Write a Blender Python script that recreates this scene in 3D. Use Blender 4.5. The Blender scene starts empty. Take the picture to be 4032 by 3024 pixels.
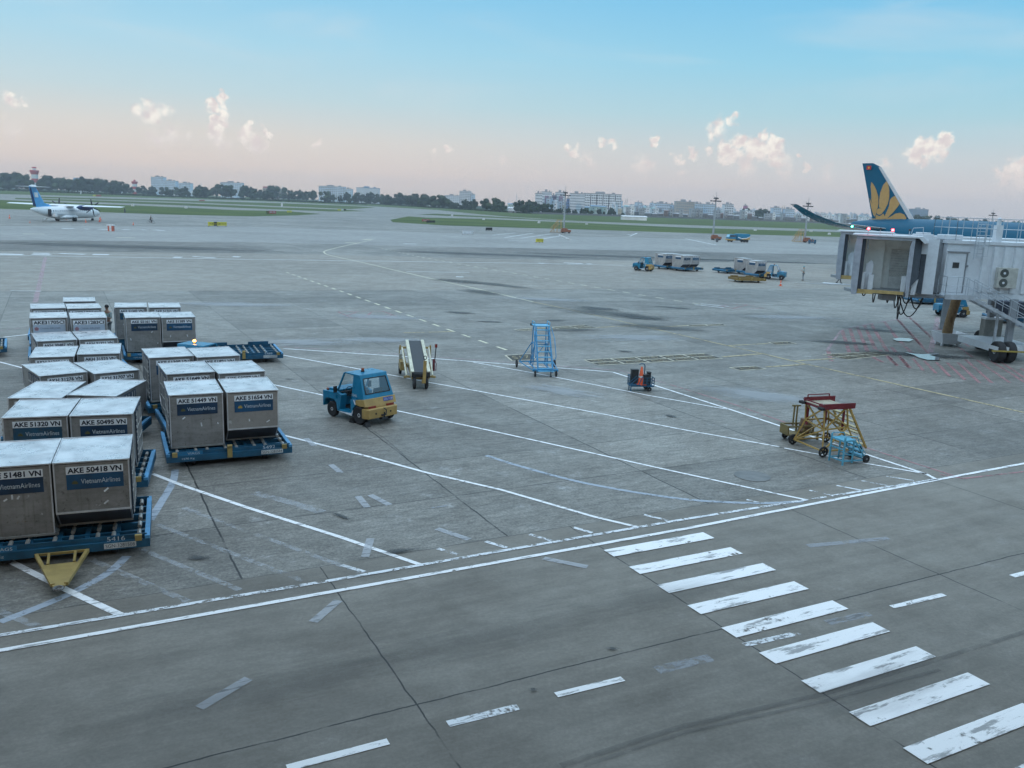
import bpy, bmesh, math, random
from mathutils import Vector, Matrix, Euler
from math import radians as R, sin, cos, pi
S = bpy.context.scene
C = S.collection
random.seed(7)
# ------------------------------------------------------------------ camera
FPX, PITCH, ROLL, HCAM = 3377.6, 0.20589, 0.0384877, 7.924      # focal length in photo pixels, pose, eye height
fw = Vector((0, cos(PITCH), -sin(PITCH)))
r0, u0 = Vector((1, 0, 0)), Vector((0, sin(PITCH), cos(PITCH)))
CR = cos(ROLL)*r0 + sin(ROLL)*u0
CU = -sin(ROLL)*r0 + cos(ROLL)*u0
cd = bpy.data.cameras.new('camera'); cam = bpy.data.objects.new('camera', cd); C.objects.link(cam)
cam.matrix_world = Matrix(((CR.x, CU.x, -fw.x, 0), (CR.y, CU.y, -fw.y, 0), (CR.z, CU.z, -fw.z, HCAM), (0, 0, 0, 1)))
cd.sensor_width = 36; cd.lens = FPX/4032*36; cd.clip_start = .1; cd.clip_end = 30000
S.camera = cam
S.render.resolution_x, S.render.resolution_y = 1024, 768
def ray(px, py): return fw + ((px-2016)/FPX)*CR - ((py-1512)/FPX)*CU
def G(px, py, z=0.0):                                            # surveyed point of the ground (or of height z)
    d = ray(px, py); t = (z-HCAM)/d.z
    return Vector((d.x*t, d.y*t, z))
# ------------------------------------------------------------------ sun, exposure
SUN_EL, SUN_AZ = R(9), R(200)
sd = bpy.data.lights.new('sun', 'SUN'); sd.energy = .55; sd.angle = R(3); sd.color = (1, .72, .5)
so = bpy.data.objects.new('sun', sd); C.objects.link(so)
sv = Vector((sin(SUN_AZ)*cos(SUN_EL), cos(SUN_AZ)*cos(SUN_EL), sin(SUN_EL)))
so.rotation_euler = sv.to_track_quat('Z', 'Y').to_euler()
S.view_settings.view_transform = 'Standard'; S.view_settings.look = 'None'
S.view_settings.exposure = 0.06; S.view_settings.gamma = 1
S.cycles.use_denoising = True; S.cycles.use_adaptive_sampling = True; S.cycles.adaptive_threshold = .025
S.cycles.max_bounces = 6; S.cycles.diffuse_bounces = 3; S.cycles.volume_bounces = 1; S.cycles.transparent_max_bounces = 12
# ------------------------------------------------------------------ sky
def srgb(*c): return tuple(((v/255)/12.92 if v/255 <= .04045 else ((v/255+.055)/1.055)**2.4) for v in c)
class NT:
    def __init__(s, tree): s.t = tree; s.t.nodes.clear()
    def n(s, typ, ins=None, **kw):
        nd = s.t.nodes.new(typ)
        for k, v in kw.items(): setattr(nd, k, v)
        for k, v in (ins or {}).items():
            if isinstance(v, bpy.types.NodeSocket): s.t.links.new(v, nd.inputs[k])
            else: nd.inputs[k].default_value = v
        return nd
    def m(s, op, a, b=0.0, c=None, clamp=False):
        d = {0: a, 1: b}
        if c is not None: d[2] = c
        return s.n('ShaderNodeMath', d, operation=op, use_clamp=clamp).outputs[0]
    def v(s, op, a, b=(0, 0, 0)): return s.n('ShaderNodeVectorMath', {0: a, 1: b}, operation=op).outputs[0]
    def mix(s, f, a, b, blend='MIX'):
        nd = s.t.nodes.new('ShaderNodeMix'); nd.data_type = 'RGBA'; nd.blend_type = blend
        for k, x in ((0, f), (6, a), (7, b)):
            if isinstance(x, bpy.types.NodeSocket): s.t.links.new(x, nd.inputs[k])
            else: nd.inputs[k].default_value = x if k == 0 else (*x[:3], 1)
        return nd.outputs[2]
    def ramp(s, f, pts, interp='LINEAR'):
        nd = s.n('ShaderNodeValToRGB', {0: f}); cr = nd.color_ramp; cr.interpolation = interp
        while len(cr.elements) < len(pts): cr.elements.new(.5)
        for e, (p, c) in zip(cr.elements, pts):
            e.position = p; e.color = (*c, 1) if len(c) == 3 else c
        return nd.outputs[0]
    def noise(s, vec, scale, detail=4, rough=.5, dist=0.0, col=False):
        nd = s.n('ShaderNodeTexNoise', {'Vector': vec, 'Scale': scale, 'Detail': detail, 'Roughness': rough, 'Distortion': dist})
        return nd.outputs[1 if col else 0]
    def step(s, x, a, b):
        return s.n('ShaderNodeMapRange', {0: x, 1: a, 2: b, 3: 0.0, 4: 1.0}, interpolation_type='SMOOTHSTEP').outputs[0]
W = bpy.data.worlds.new('World'); S.world = W; W.use_nodes = True
w = NT(W.node_tree)
gen = w.n('ShaderNodeTexCoord').outputs['Generated']
sx = w.n('ShaderNodeSeparateXYZ', {0: gen})
el = w.m('MULTIPLY', w.m('ARCSINE', sx.outputs[2]), 180/pi)
az = w.m('MULTIPLY', w.m('ARCTAN2', sx.outputs[0], sx.outputs[1]), 180/pi)
def skyramp(tab):
    return w.ramp(w.m('DIVIDE', w.m('MAXIMUM', el, 0.0), 90.0), [(e/90, srgb(*c)) for e, c in tab])
left = skyramp([(0, (214, 196, 184)), (1.6, (230, 210, 196)), (3.6, (224, 215, 205)), (6.0, (196, 216, 221)), (9, (172, 214, 232)), (13.5, (134, 200, 235)), (30, (174, 205, 230)), (90, (204, 218, 231))])
right = skyramp([(0, (200, 194, 194)), (1.6, (212, 204, 202)), (3.6, (202, 209, 211)), (6.0, (172, 210, 221)), (9, (146, 206, 230)), (13.5, (118, 192, 232)), (30, (170, 203, 228)), (90, (202, 217, 231))])
azf = w.step(w.m('ADD', az, w.m('MULTIPLY', w.noise(gen, 3.0, 3), 10.0)), -24.0, 34.0)
base = w.mix(azf, left, right)
# clouds: soft heaps of lumps far away in the sky, broken up by noise
P2 = w.n('ShaderNodeCombineXYZ', {0: az, 1: el, 2: 0.0}).outputs[0]
nz = w.noise(P2, .9, 5, .55, col=True)
wob = w.v('MULTIPLY', w.v('SUBTRACT', nz, (.5, .5, .5)), (1.5, 1.9, 0))
PW = w.v('ADD', P2, wob)
def sky_pt(px, py):
    d = ray(px, py).normalized()
    return math.degrees(math.atan2(d.x, d.y)), math.degrees(math.asin(d.z))
LUMPS = []
for x, y, r, k in [(380, 70, 36, 1), (325, 105, 40, 1), (385, 135, 40, 1), (350, 175, 38, 1), (385, 185, 34, .9), (330, 222, 42, .85), (365, 232, 48, .8), (310, 275, 40, .6), (370, 280, 55, .6), (380, 325, 55, .42),
                   (532, 235, 24, .9), (515, 270, 40, .7), (560, 310, 60, .5), (620, 272, 30, .9), (500, 300, 42, .55), (600, 345, 50, .4), (888, 335, 30, .75), (1618, 342, 30, .6), (1535, 350, 30, .4), (1850, 395, 22, .45), (1920, 405, 28, .4), (100, 280, 60, .4), (20, 290, 60, .45), (200, 290, 40, .35)]:
    LUMPS.append((600+.7233*x, 330+.7233*y, r*.7233*1.0, k))
for x, y, r, k in [(145, 172, 30, .9), (182, 205, 36, .75), (240, 238, 42, .4), (310, 165, 26, .7), (345, 178, 26, .6), (546, 146, 28, .95), (542, 178, 22, .8), (500, 272, 60, .5), (720, 216, 36, .75), (795, 196, 28, .8), (655, 232, 28, .6),
                   (868, 182, 40, .95), (925, 162, 44, 1), (985, 170, 50, 1), (1035, 128, 32, 1), (1086, 156, 42, 1), (1010, 205, 70, .85), (1075, 200, 60, .85), (900, 222, 56, .7), (960, 262, 65, .55), (1105, 245, 60, .55), (850, 220, 30, .8),
                   (840, 105, 55, .5), (800, 120, 40, .45), (885, 70, 34, .5), (905, 42, 20, .5), (1738, 172, 40, .95), (1790, 190, 50, .95), (1848, 164, 40, 1), (1872, 146, 28, 1), (1722, 222, 46, .75), (1772, 236, 50, .5), (1830, 210, 40, .7),
                   (2168, 285, 52, .75), (2212, 252, 34, .85), (2120, 312, 44, .6), (2205, 322, 66, .6), (1230, 276, 24, .7), (1200, 225, 16, .7), (665, 302, 28, .5), (1590, 240, 30, .4), (1330, 300, 50, .35), (1130, 300, 50, .4)]:
    LUMPS.append((2100+.8734*x, 420+.8734*y, r*.8734*1.0, k))
for x, y, r, k in [(40, 392, 34, .6), (90, 396, 24, .5), (540, 440, 44, .6), (600, 446, 52, .65), (650, 440, 40, .5), (600, 545, 50, .4), (660, 540, 60, .4), (40, 520, 60, .35), (1250, 566, 24, .5)]:
    LUMPS.append((x, y, r*.95, k*.85))
F = None
for px, py, rr, k in LUMPS:
    a, e = sky_pt(px, py); rd = math.degrees(rr/FPX)
    d = w.n('ShaderNodeVectorMath', {0: PW, 1: (a, e, 0)}, operation='DISTANCE').outputs['Value']
    f = w.m('MULTIPLY_ADD', d, -k/rd, k)
    F = f if F is None else w.m('MAXIMUM', F, f)
fine = w.noise(P2, 2.4, 4, .5)
Fn = w.m('ADD', F, w.m('MULTIPLY_ADD', fine, .5, -.25))
alpha = w.m('MULTIPLY', w.step(Fn, .02, .50), .95)
shade = w.step(w.noise(w.v('ADD', P2, (.12, -.16, 0)), 1.5, 3, .5), .34, .62)
ccol = w.mix(shade, srgb(222, 210, 208), srgb(255, 249, 238))
ccol = w.mix(w.step(el, 1.0, 5.5), srgb(228, 212, 206), ccol)
alpha = w.m('MULTIPLY', alpha, w.step(el, .2, 3.6))
skyc = w.mix(alpha, base, ccol)
# wide soft veil of thin high cloud
veil = w.m('MULTIPLY', w.step(w.noise(w.v('MULTIPLY', P2, (.06, .3, 0)), 1.0, 4, .5, .6), .48, .78), .35)
skyc = w.mix(w.m('MULTIPLY', veil, w.step(el, 0.0, 6.0)), skyc, srgb(214, 222, 226))
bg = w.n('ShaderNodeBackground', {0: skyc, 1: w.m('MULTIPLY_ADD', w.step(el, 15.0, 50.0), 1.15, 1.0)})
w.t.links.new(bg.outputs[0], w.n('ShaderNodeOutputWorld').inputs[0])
# ------------------------------------------------------------------ materials
MATS = {}
def mat(name, col, rough=.6, metal=0.0, var=.18, scale=3.0, col2=None, spec=.5, bump=0.0, emit=None, dirt=0.0, dirtcol=(.05, .045, .04), stretch=(1, 1, 1)):
    if name in MATS: return MATS[name]
    m = bpy.data.materials.new(name); m.use_nodes = True; t = NT(m.node_tree)
    p = t.n('ShaderNodeBsdfPrincipled', {'Roughness': rough, 'Metallic': metal, 'Specular IOR Level': spec})
    o = t.n('ShaderNodeTexCoord').outputs['Object']
    o = t.v('MULTIPLY', o, stretch)
    oi = t.n('ShaderNodeObjectInfo').outputs['Random']
    o = t.v('ADD', o, t.v('MULTIPLY', t.n('ShaderNodeCombineXYZ', {0: oi, 1: oi, 2: oi}).outputs[0], (31, 17, 23)))
    n = t.noise(o, scale, 6, .6)
    c2 = col2 or tuple(v*(1-var) for v in col); c1 = tuple(min(1, v*(1+var)) for v in col) if not col2 else col
    c = t.mix(t.step(n, .3, .7), c2, c1)
    if dirt:
        g = t.step(t.noise(o, scale*2.3, 5, .7), 1-dirt-.12, 1-dirt+.12)
        c = t.mix(t.m('MULTIPLY', g, .75), c, dirtcol)
    t.t.links.new(c, p.inputs['Base Color'])
    t.t.links.new(t.m('MULTIPLY_ADD', n, .25, rough-.12), p.inputs['Roughness'])
    if bump:
        b = t.n('ShaderNodeBump', {'Strength': bump, 'Distance': .02, 'Height': n}); t.t.links.new(b.outputs[0], p.inputs['Normal'])
    if emit: p.inputs['Emission Color'].default_value = (*emit[0], 1); p.inputs['Emission Strength'].default_value = emit[1]
    t.t.links.new(p.outputs[0], t.n('ShaderNodeOutputMaterial').inputs[0])
    MATS[name] = m; return m
def glass(name, tint=(.7, .8, .85), alpha=.35):
    if name in MATS: return MATS[name]
    m = bpy.data.materials.new(name); m.use_nodes = True; t = NT(m.node_tree)
    tr = t.n('ShaderNodeBsdfTransparent', {0: (*tint, 1)}); gl = t.n('ShaderNodeBsdfGlossy', {0: (1, 1, 1, 1), 'Roughness': .05})
    lw = t.n('ShaderNodeFresnel', {0: 1.5}).outputs[0]
    mx = t.n('ShaderNodeMixShader', {0: t.m('MULTIPLY_ADD', lw, .8, alpha*.3)}); t.t.links.new(tr.outputs[0], mx.inputs[1]); t.t.links.new(gl.outputs[0], mx.inputs[2])
    t.t.links.new(mx.outputs[0], t.n('ShaderNodeOutputMaterial').inputs[0]); MATS[name] = m; return m
def paint(name, col, wear=.3, scale=1.4, fade=1.0):               # road paint worn through to the concrete
    if name in MATS: return MATS[name]
    m = bpy.data.materials.new(name); m.use_nodes = True; t = NT(m.node_tree)
    o = t.n('ShaderNodeTexCoord').outputs['Object']
    n = t.noise(o, scale*3, 7, .68); b = t.noise(o, scale*.35, 3, .5); f = t.noise(o, scale*16, 3, .6)
    x = t.m('ADD', t.m('MULTIPLY', n, .62), t.m('ADD', t.m('MULTIPLY', b, .23), t.m('MULTIPLY', f, .15)))
    a = t.m('MULTIPLY', t.step(x, .30+wear*.28, .36+wear*.34), fade)
    uu_ = t.n('ShaderNodeVectorMath', {0: o, 1: (.883, .469, 0)}, operation='DOT_PRODUCT').outputs['Value']; vv_ = t.n('ShaderNodeVectorMath', {0: o, 1: (-.469, .883, 0)}, operation='DOT_PRODUCT').outputs['Value']
    sm = t.noise(t.n('ShaderNodeCombineXYZ', {0: t.m('MULTIPLY', uu_, .45), 1: t.m('MULTIPLY', vv_, 2.6), 2: 0.0}).outputs[0], scale*2.2, 6, .72)
    c = t.mix(t.m('MULTIPLY', t.step(sm, .53, .62), .85), col, tuple(v*.28 for v in col))
    p = t.n('ShaderNodeBsdfPrincipled', {'Roughness': .6, 'Base Color': c})
    mx = t.n('ShaderNodeMixShader', {0: a}); t.t.links.new(t.n('ShaderNodeBsdfTransparent').outputs[0], mx.inputs[1]); t.t.links.new(p.outputs[0], mx.inputs[2])
    t.t.links.new(mx.outputs[0], t.n('ShaderNodeOutputMaterial').inputs[0]); MATS[name] = m; return m
# ------------------------------------------------------------------ mesh building
class MB:
    def __init__(s): s.v = []; s.f = []; s.mi = []; s.cur = 0
    def add(s, vs, fs):
        b = len(s.v); s.v += [tuple(x) for x in vs]; s.f += [tuple(b+i for i in f) for f in fs]; s.mi += [s.cur]*len(fs); return s
    def box(s, x0, x1, y0, y1, z0, z1):
        return s.add([(x0, y0, z0), (x1, y0, z0), (x1, y1, z0), (x0, y1, z0), (x0, y0, z1), (x1, y0, z1), (x1, y1, z1), (x0, y1, z1)],
                     [(0, 3, 2, 1), (4, 5, 6, 7), (0, 1, 5, 4), (1, 2, 6, 5), (2, 3, 7, 6), (3, 0, 4, 7)])
    def frame(s, p, q):
        p, q = Vector(p), Vector(q); d = (q-p).normalized()
        a = Vector((0, 0, 1)) if abs(d.z) < .95 else Vector((0, 1, 0))
        x = d.cross(a).normalized(); return p, q, x, x.cross(d)
    def bar(s, p, q, w, h=None):
        p, q, x, y = s.frame(p, q); h = h or w; x, y = x*w/2, y*h/2
        return s.add([p-x-y, p+x-y, p+x+y, p-x+y, q-x-y, q+x-y, q+x+y, q-x+y], [(0, 3, 2, 1), (4, 5, 6, 7), (0, 1, 5, 4), (1, 2, 6, 5), (2, 3, 7, 6), (3, 0, 4, 7)])
    def tube(s, p, q, r, n=8, r2=None, caps=True):
        p, q, x, y = s.frame(p, q); r2 = r if r2 is None else r2
        A = [2*pi*i/n for i in range(n)]
        vs = [p+(x*cos(a)+y*sin(a))*r for a in A]+[q+(x*cos(a)+y*sin(a))*r2 for a in A]
        fs = [(i, (i+1) % n, n+(i+1) % n, n+i) for i in range(n)]
        if caps: fs += [tuple(range(n-1, -1, -1)), tuple(range(n, 2*n))]
        return s.add(vs, fs)
    def path(s, pts, r, n=6):
        for a, b in zip(pts, pts[1:]): s.tube(a, b, r, n)
        return s
    def prism(s, poly, ax, a, b):                                 # polygon in the plane across axis ax, from a to b
        def P(u, v, t): return {'x': (t, u, v), 'y': (u, t, v), 'z': (u, v, t)}[ax]
        n = len(poly); vs = [P(u, v, a) for u, v in poly]+[P(u, v, b) for u, v in poly]
        return s.add(vs, [tuple(range(n-1, -1, -1)), tuple(range(n, 2*n))]+[(i, (i+1) % n, n+(i+1) % n, n+i) for i in range(n)])
    def poly(s, pts): return s.add(pts, [tuple(range(len(pts)))])
    def loft(s, rings, cap=True):
        n = len(rings[0]); vs = [p for r in rings for p in r]; fs = []
        for k in range(len(rings)-1):
            for i in range(n): fs.append((k*n+i, k*n+(i+1) % n, (k+1)*n+(i+1) % n, (k+1)*n+i))
        if cap: fs += [tuple(range(n-1, -1, -1)), tuple(range((len(rings)-1)*n, len(rings)*n))]
        return s.add(vs, fs)
    def lathe(s, prof, c=(0, 0, 0), ax='z', n=16):                # profile of (radius, height)
        c = Vector(c); rings = []
        for r, h in prof:
            ring = []
            for i in range(n):
                a = 2*pi*i/n; u, v = r*cos(a), r*sin(a)
                ring.append(c+Vector({'z': (u, v, h), 'x': (h, u, v), 'y': (v, h, u)}[ax]))
            rings.append(ring)
        return s.loft(rings)
    def build(s, name, mats, parent=None, smooth=False, bevel=0.0, recalc=True):
        me = bpy.data.meshes.new(name); me.from_pydata([tuple(v) for v in s.v], [], s.f)
        for m in (mats if isinstance(mats, (list, tuple)) else [mats]): me.materials.append(m)
        me.polygons.foreach_set('material_index', s.mi)
        if recalc:
            bm = bmesh.new(); bm.from_mesh(me); bmesh.ops.recalc_face_normals(bm, faces=bm.faces); bm.to_mesh(me); bm.free()
        if smooth:
            me.polygons.foreach_set('use_smooth', [True]*len(me.polygons))
            try: me.set_sharp_from_angle(angle=R(38))
            except Exception: pass
        me.update(); o = bpy.data.objects.new(name, me); C.objects.link(o)
        if parent: o.parent = parent
        if bevel:
            b = o.modifiers.new('bevel', 'BEVEL'); b.width = bevel; b.segments = 2; b.limit_method = 'ANGLE'
        return o
def thing(name, label, cat, loc=(0, 0, 0), rz=0.0, group=None):
    o = bpy.data.objects.new(name, None); C.objects.link(o); o.location = loc; o.rotation_euler = (0, 0, rz)
    o.empty_display_size = .2; return tag(o, label, cat, group)
def tag(o, label=None, cat=None, group=None, kind=None):
    for k, v in (('label', label), ('category', cat), ('group', group), ('kind', kind)):
        if v: o[k] = v
    return o
def struct(o, kind='structure'): o['kind'] = kind; return o
KIDS = {}
def dup(src, loc, rz=None, label=None, group=None, scale=None):
    kids = [o for o in src.children]
    n = src.copy(); C.objects.link(n); n.location = loc
    if rz is not None: n.rotation_euler = (0, 0, rz)
    if label: n['label'] = label
    if group: n['group'] = group
    if scale is not None: n.scale = scale if hasattr(scale, '__len__') else (scale,)*3
    for k in kids:
        c = k.copy(); C.objects.link(c); c.parent = n
        for g in list(k.children):
            d = g.copy(); C.objects.link(d); d.parent = c
    return n
TXT = {}
def text_mesh(body, bold=0.0):
    if (body, bold) in TXT: return TXT[body, bold]
    cu = bpy.data.curves.new('lettering', 'FONT'); cu.body = body; cu.size = 1; cu.align_x = 'LEFT'; cu.resolution_u = 3; cu.offset = bold
    o = bpy.data.objects.new('lettering', cu); C.objects.link(o)
    bpy.context.view_layer.update()
    me = bpy.data.meshes.new_from_object(o.evaluated_get(bpy.context.evaluated_depsgraph_get()))
    bpy.data.objects.remove(o); bpy.data.curves.remove(cu)
    xs = [v.co.x for v in me.vertices]; ys = [v.co.y for v in me.vertices]
    TXT[body, bold] = (me, min(xs), max(xs), min(ys), max(ys)); return TXT[body, bold]
def lettering(body, m, parent, p0, ux, uy, wd, ht, name='lettering', off=.002, bold=0.0):
    """flat letters filling a wd x ht rectangle whose lower left corner is p0; ux runs along the line, uy up the letters"""
    me, a, b, c, d = text_mesh(body, bold); me = me.copy(); me.name = name
    p0, ux, uy = Vector(p0), Vector(ux).normalized(), Vector(uy).normalized(); nn = ux.cross(uy)
    for v in me.vertices:
        v.co = p0+ux*((v.co.x-a)/(b-a)*wd)+uy*((v.co.y-c)/(d-c)*ht)+nn*off
    me.materials.clear(); me.materials.append(m)
    o = bpy.data.objects.new(name, me); C.objects.link(o); o.parent = parent; return o
def skin(name, joints, edges, m, parent=None, sub=1):              # joints: (x,y,z,r)
    me = bpy.data.meshes.new(name); me.from_pydata([j[:3] for j in joints], edges, [])
    o = bpy.data.objects.new(name, me); C.objects.link(o)
    o.modifiers.new('skin', 'SKIN'); sm = o.modifiers.new('sub', 'SUBSURF'); sm.levels = sub; sm.render_levels = sub
    for i, j in enumerate(joints): me.skin_vertices[0].data[i].radius = (j[3], j[3] if len(j) < 5 else j[4])
    me.skin_vertices[0].data[0].use_root = True
    bpy.context.view_layer.update()
    n = bpy.data.meshes.new_from_object(o.evaluated_get(bpy.context.evaluated_depsgraph_get()))
    bpy.data.objects.remove(o); n.materials.clear(); n.materials.append(m)
    n.polygons.foreach_set('use_smooth', [True]*len(n.polygons))
    q = bpy.data.objects.new(name, n); C.objects.link(q)
    if parent: q.parent = parent
    return q
# ================================================================== the ground
UA = R(28); UU = Vector((cos(UA), sin(UA), 0)); WW = Vector((-sin(UA), cos(UA), 0))
def UWP(u, v, z=0): return UU*u+WW*v+Vector((0, 0, z))
def concrete(name, ca, cb, joints=False, dark=.5, streak=.35):
    m = bpy.data.materials.new(name); m.use_nodes = True; t = NT(m.node_tree)
    o = t.n('ShaderNodeTexCoord').outputs['Object']
    u = t.n('ShaderNodeVectorMath', {0: o, 1: UU}, operation='DOT_PRODUCT').outputs['Value']
    v = t.n('ShaderNodeVectorMath', {0: o, 1: WW}, operation='DOT_PRODUCT').outputs['Value']
    uv = t.n('ShaderNodeCombineXYZ', {0: u, 1: v, 2: 0.0}).outputs[0]
    big = t.noise(o, .045, 5, .55); mid = t.noise(o, .5, 7, .68); fin = t.noise(o, 14.0, 4, .75)
    st = t.noise(t.v('MULTIPLY', uv, (.13, 1.6, 1)), 1.0, 5, .62)
    x = t.m('ADD', t.m('MULTIPLY', big, .4), t.m('ADD', t.m('MULTIPLY', mid, .34), t.m('MULTIPLY', st, .26)))
    c = t.mix(t.step(x, .32, .68), ca, cb)
    sp = t.step(t.noise(o, 2.4, 4, .6), .66, .72)                     # small dark spots
    c = t.mix(t.m('MULTIPLY', sp, .8*dark), c, (.03, .028, .026))
    c = t.mix(t.m('MULTIPLY', t.step(t.noise(t.v('MULTIPLY', uv, (.5, 2.2, 1)), .8, 6, .75), .56, .74), streak), c, tuple(k*.55 for k in ca))
    pale = t.step(t.noise(t.v('ADD', o, (40, 9, 0)), .9, 6, .75), .56, .72)
    c = t.mix(t.m('MULTIPLY', pale, .30), c, (.5, .51, .52))
    c = t.mix(.42, c, t.mix(t.step(fin, .32, .68), (.12, .12, .12), (.88, .88, .88)), 'OVERLAY')
    med = t.noise(t.v('MULTIPLY', uv, (.8, 2.4, 1)), 2.6, 6, .75); c = t.mix(.38, c, t.mix(t.step(med, .34, .66), (.16, .16, .16), (.84, .84, .84)), 'OVERLAY')
    if joints:
        road = t.step(v, 17.46, 17.36)
        c = t.mix(t.m('MULTIPLY', road, .7), c, t.mix(t.step(x, .32, .66), (.112, .099, .080), (.235, .212, .176)))
        wig = t.m('MULTIPLY_ADD', t.noise(o, 1.2, 4, .6), .10, -.05)
        def line(co, off, pitch, wd):
            k = t.m('DIVIDE', t.m('SUBTRACT', t.m('ADD', co, wig), off), pitch)
            d = t.m('MULTIPLY', t.m('ABSOLUTE', t.m('SUBTRACT', k, t.m('ROUND', k))), pitch)
            return t.step(d, wd, wd*.35)
        far = t.step(v, 40.0, 25.0)
        lt = t.m('MULTIPLY', line(u, 3.0, 6.3, .034), t.m('SUBTRACT', 1.0, road))
        lr = t.m('MULTIPLY', line(u, 4.66, 6.4, .022), road)
        lw = t.m('MULTIPLY', line(v, 17.41, 3.2, .028), t.m('SUBTRACT', 1.0, road))
        lw = t.m('MULTIPLY', lw, .85)
        lw2 = t.m('MULTIPLY', line(v, 17.41, 5.8, .024), road)
        ll = t.m('MAXIMUM', t.m('MAXIMUM', lt, lr), t.m('MAXIMUM', lw, lw2))
        gap = t.step(t.noise(o, .7, 4, .6), .3, .5)
        c = t.mix(t.m('MULTIPLY', t.m('MULTIPLY', ll, t.m('MULTIPLY_ADD', far, .4, .6)), gap), c, (.012, .012, .012))
        # every slab weathers a little differently
        k1 = t.m('FLOOR', t.m('DIVIDE', t.m('SUBTRACT', u, 3.0), 6.3)); k2 = t.m('FLOOR', t.m('DIVIDE', t.m('SUBTRACT', v, 17.41), 3.2))
        wn = t.n('ShaderNodeTexWhiteNoise', {'Vector': t.n('ShaderNodeCombineXYZ', {0: k1, 1: k2, 2: 0.0}).outputs[0]}).outputs[0]
        c = t.mix(t.m('MULTIPLY', t.m('SUBTRACT', 1.0, road), .42), c, t.mix(wn, (.28, .28, .28), (.72, .72, .72)), 'OVERLAY')
    p = t.n('ShaderNodeBsdfPrincipled', {'Base Color': c, 'Roughness': t.m('MULTIPLY_ADD', mid, -.35, .76), 'Specular IOR Level': .5})
    b = t.n('ShaderNodeBump', {'Strength': .25, 'Distance': .01, 'Height': t.m('ADD', mid, t.m('MULTIPLY', fin, .3))}); t.t.links.new(b.outputs[0], p.inputs['Normal'])
    t.t.links.new(p.outputs[0], t.n('ShaderNodeOutputMaterial').inputs[0]); return m
GND = concrete('apron concrete', (.118, .111, .097), (.258, .246, .22), joints=True)
mb = MB(); mb.poly([(-2700, -70, 0), (2700, -70, 0), (2700, 2900, 0), (-2700, 2900, 0)])
struct(mb.build('ground', GND))
def area(name, px, m, z, kind='structure'):
    mb = MB(); pts = [G(*p, 0) for p in px]; mb.poly([(p.x, p.y, z) for p in pts]); o = mb.build(name, m)
    if o.data.polygons[0].normal.z < 0: o.data.flip_normals()
    return struct(o, kind)
area('apron_strip', [(-700, 978), (0, 987), (1000, 998), (1500, 1008), (2000, 1020), (3300, 1040), (4300, 1058), (4300, 1150), (3400, 1136), (2630, 1137), (1330, 1144), (40, 1146), (-700, 1140)],
     concrete('brown concrete', (.178, .158, .132), (.305, .275, .235)), .004)
TAXI = concrete('taxiway asphalt', (.062, .057, .050), (.20, .185, .165), streak=.85)
area('taxiway', [(-900, 928), (0, 946), (500, 949), (900, 958), (1080, 984), (980, 996), (500, 993), (0, 987), (-900, 974)], TAXI, .008)
area('taxiway', [(1560, 982), (1800, 974), (2000, 976), (3300, 1004), (4300, 1024), (4300, 1058), (3300, 1040), (2300, 1022), (1900, 1010), (1650, 996)], TAXI, .008)
area('runway_apron', [(-900, 870), (0, 890), (1000, 893), (2000, 925), (3300, 955), (4300, 975), (4300, 1024), (3300, 1004), (2000, 976), (1500, 966), (1000, 953), (0, 946), (-900, 928)],
     concrete('pale concrete', (.182, .176, .163), (.305, .296, .278), streak=.5), .004)
GRASS = mat('grass', (.105, .14, .048), rough=.9, col2=(.052, .082, .030), scale=.06, stretch=(.35, 1, 1), spec=.1)
SCRUB = mat('scrub', (.04, .065, .03), rough=.95, col2=(.02, .035, .02), scale=.05, spec=.1)
def lawn(px): area('grass', px, GRASS, .02, 'stuff')
lawn([(-700, 796), (0, 822), (700, 846), (1000, 852), (1170, 848), (1268, 842.5), (1134, 832), (917, 827), (700, 816), (0, 787), (-700, 760)])
lawn([(60, 779), (700, 799.5), (1112, 817), (1380, 827), (1440, 832), (1300, 833), (1050, 823), (700, 808), (60, 784)])
lawn([(150, 774), (700, 789), (1100, 800), (1400, 812), (1480, 817), (1380, 823), (1100, 811.5), (700, 795), (150, 779)])
lawn([(-700, 716), (0, 747), (500, 760), (1000, 777), (1500, 804), (1500, 814), (1100, 795), (700, 782), (0, 764), (-700, 737)])
lawn([(1500, 804), (2050, 838), (2750, 860), (3300, 879), (4032, 903), (5200, 944), (5200, 965), (4032, 928), (3300, 905), (2700, 886), (2300, 871.5), (2013, 854), (1898, 844.6), (1717, 826.5), (1500, 814)])
lawn([(1645, 845), (1717, 841.5), (1898, 850.5), (2006, 856), (2300, 873), (2100, 865), (1789, 851)])
lawn([(1536, 866), (1608, 852), (1681, 857), (1898, 862), (2300, 878), (2700, 896), (3300, 914), (4032, 938), (5200, 973), (5200, 990), (4032, 956), (3300, 933), (2700, 917), (2300, 904), (2042, 897), (1753, 888), (1547, 875)])
mb = MB(); far = [G(-700, 716), G(0, 747), G(500, 760), G(1000, 777), G(1500, 804), G(2050, 838), G(2750, 860), G(3300, 879), G(4032, 903), G(5200, 944)]
mb.poly([(p.x, p.y, .012) for p in far]+[(2690, 2000, .012), (2690, 2890, .012), (-2690, 2890, .012), (-2690, 1500, .012)])
struct(mb.build('city_ground', SCRUB))
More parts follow.
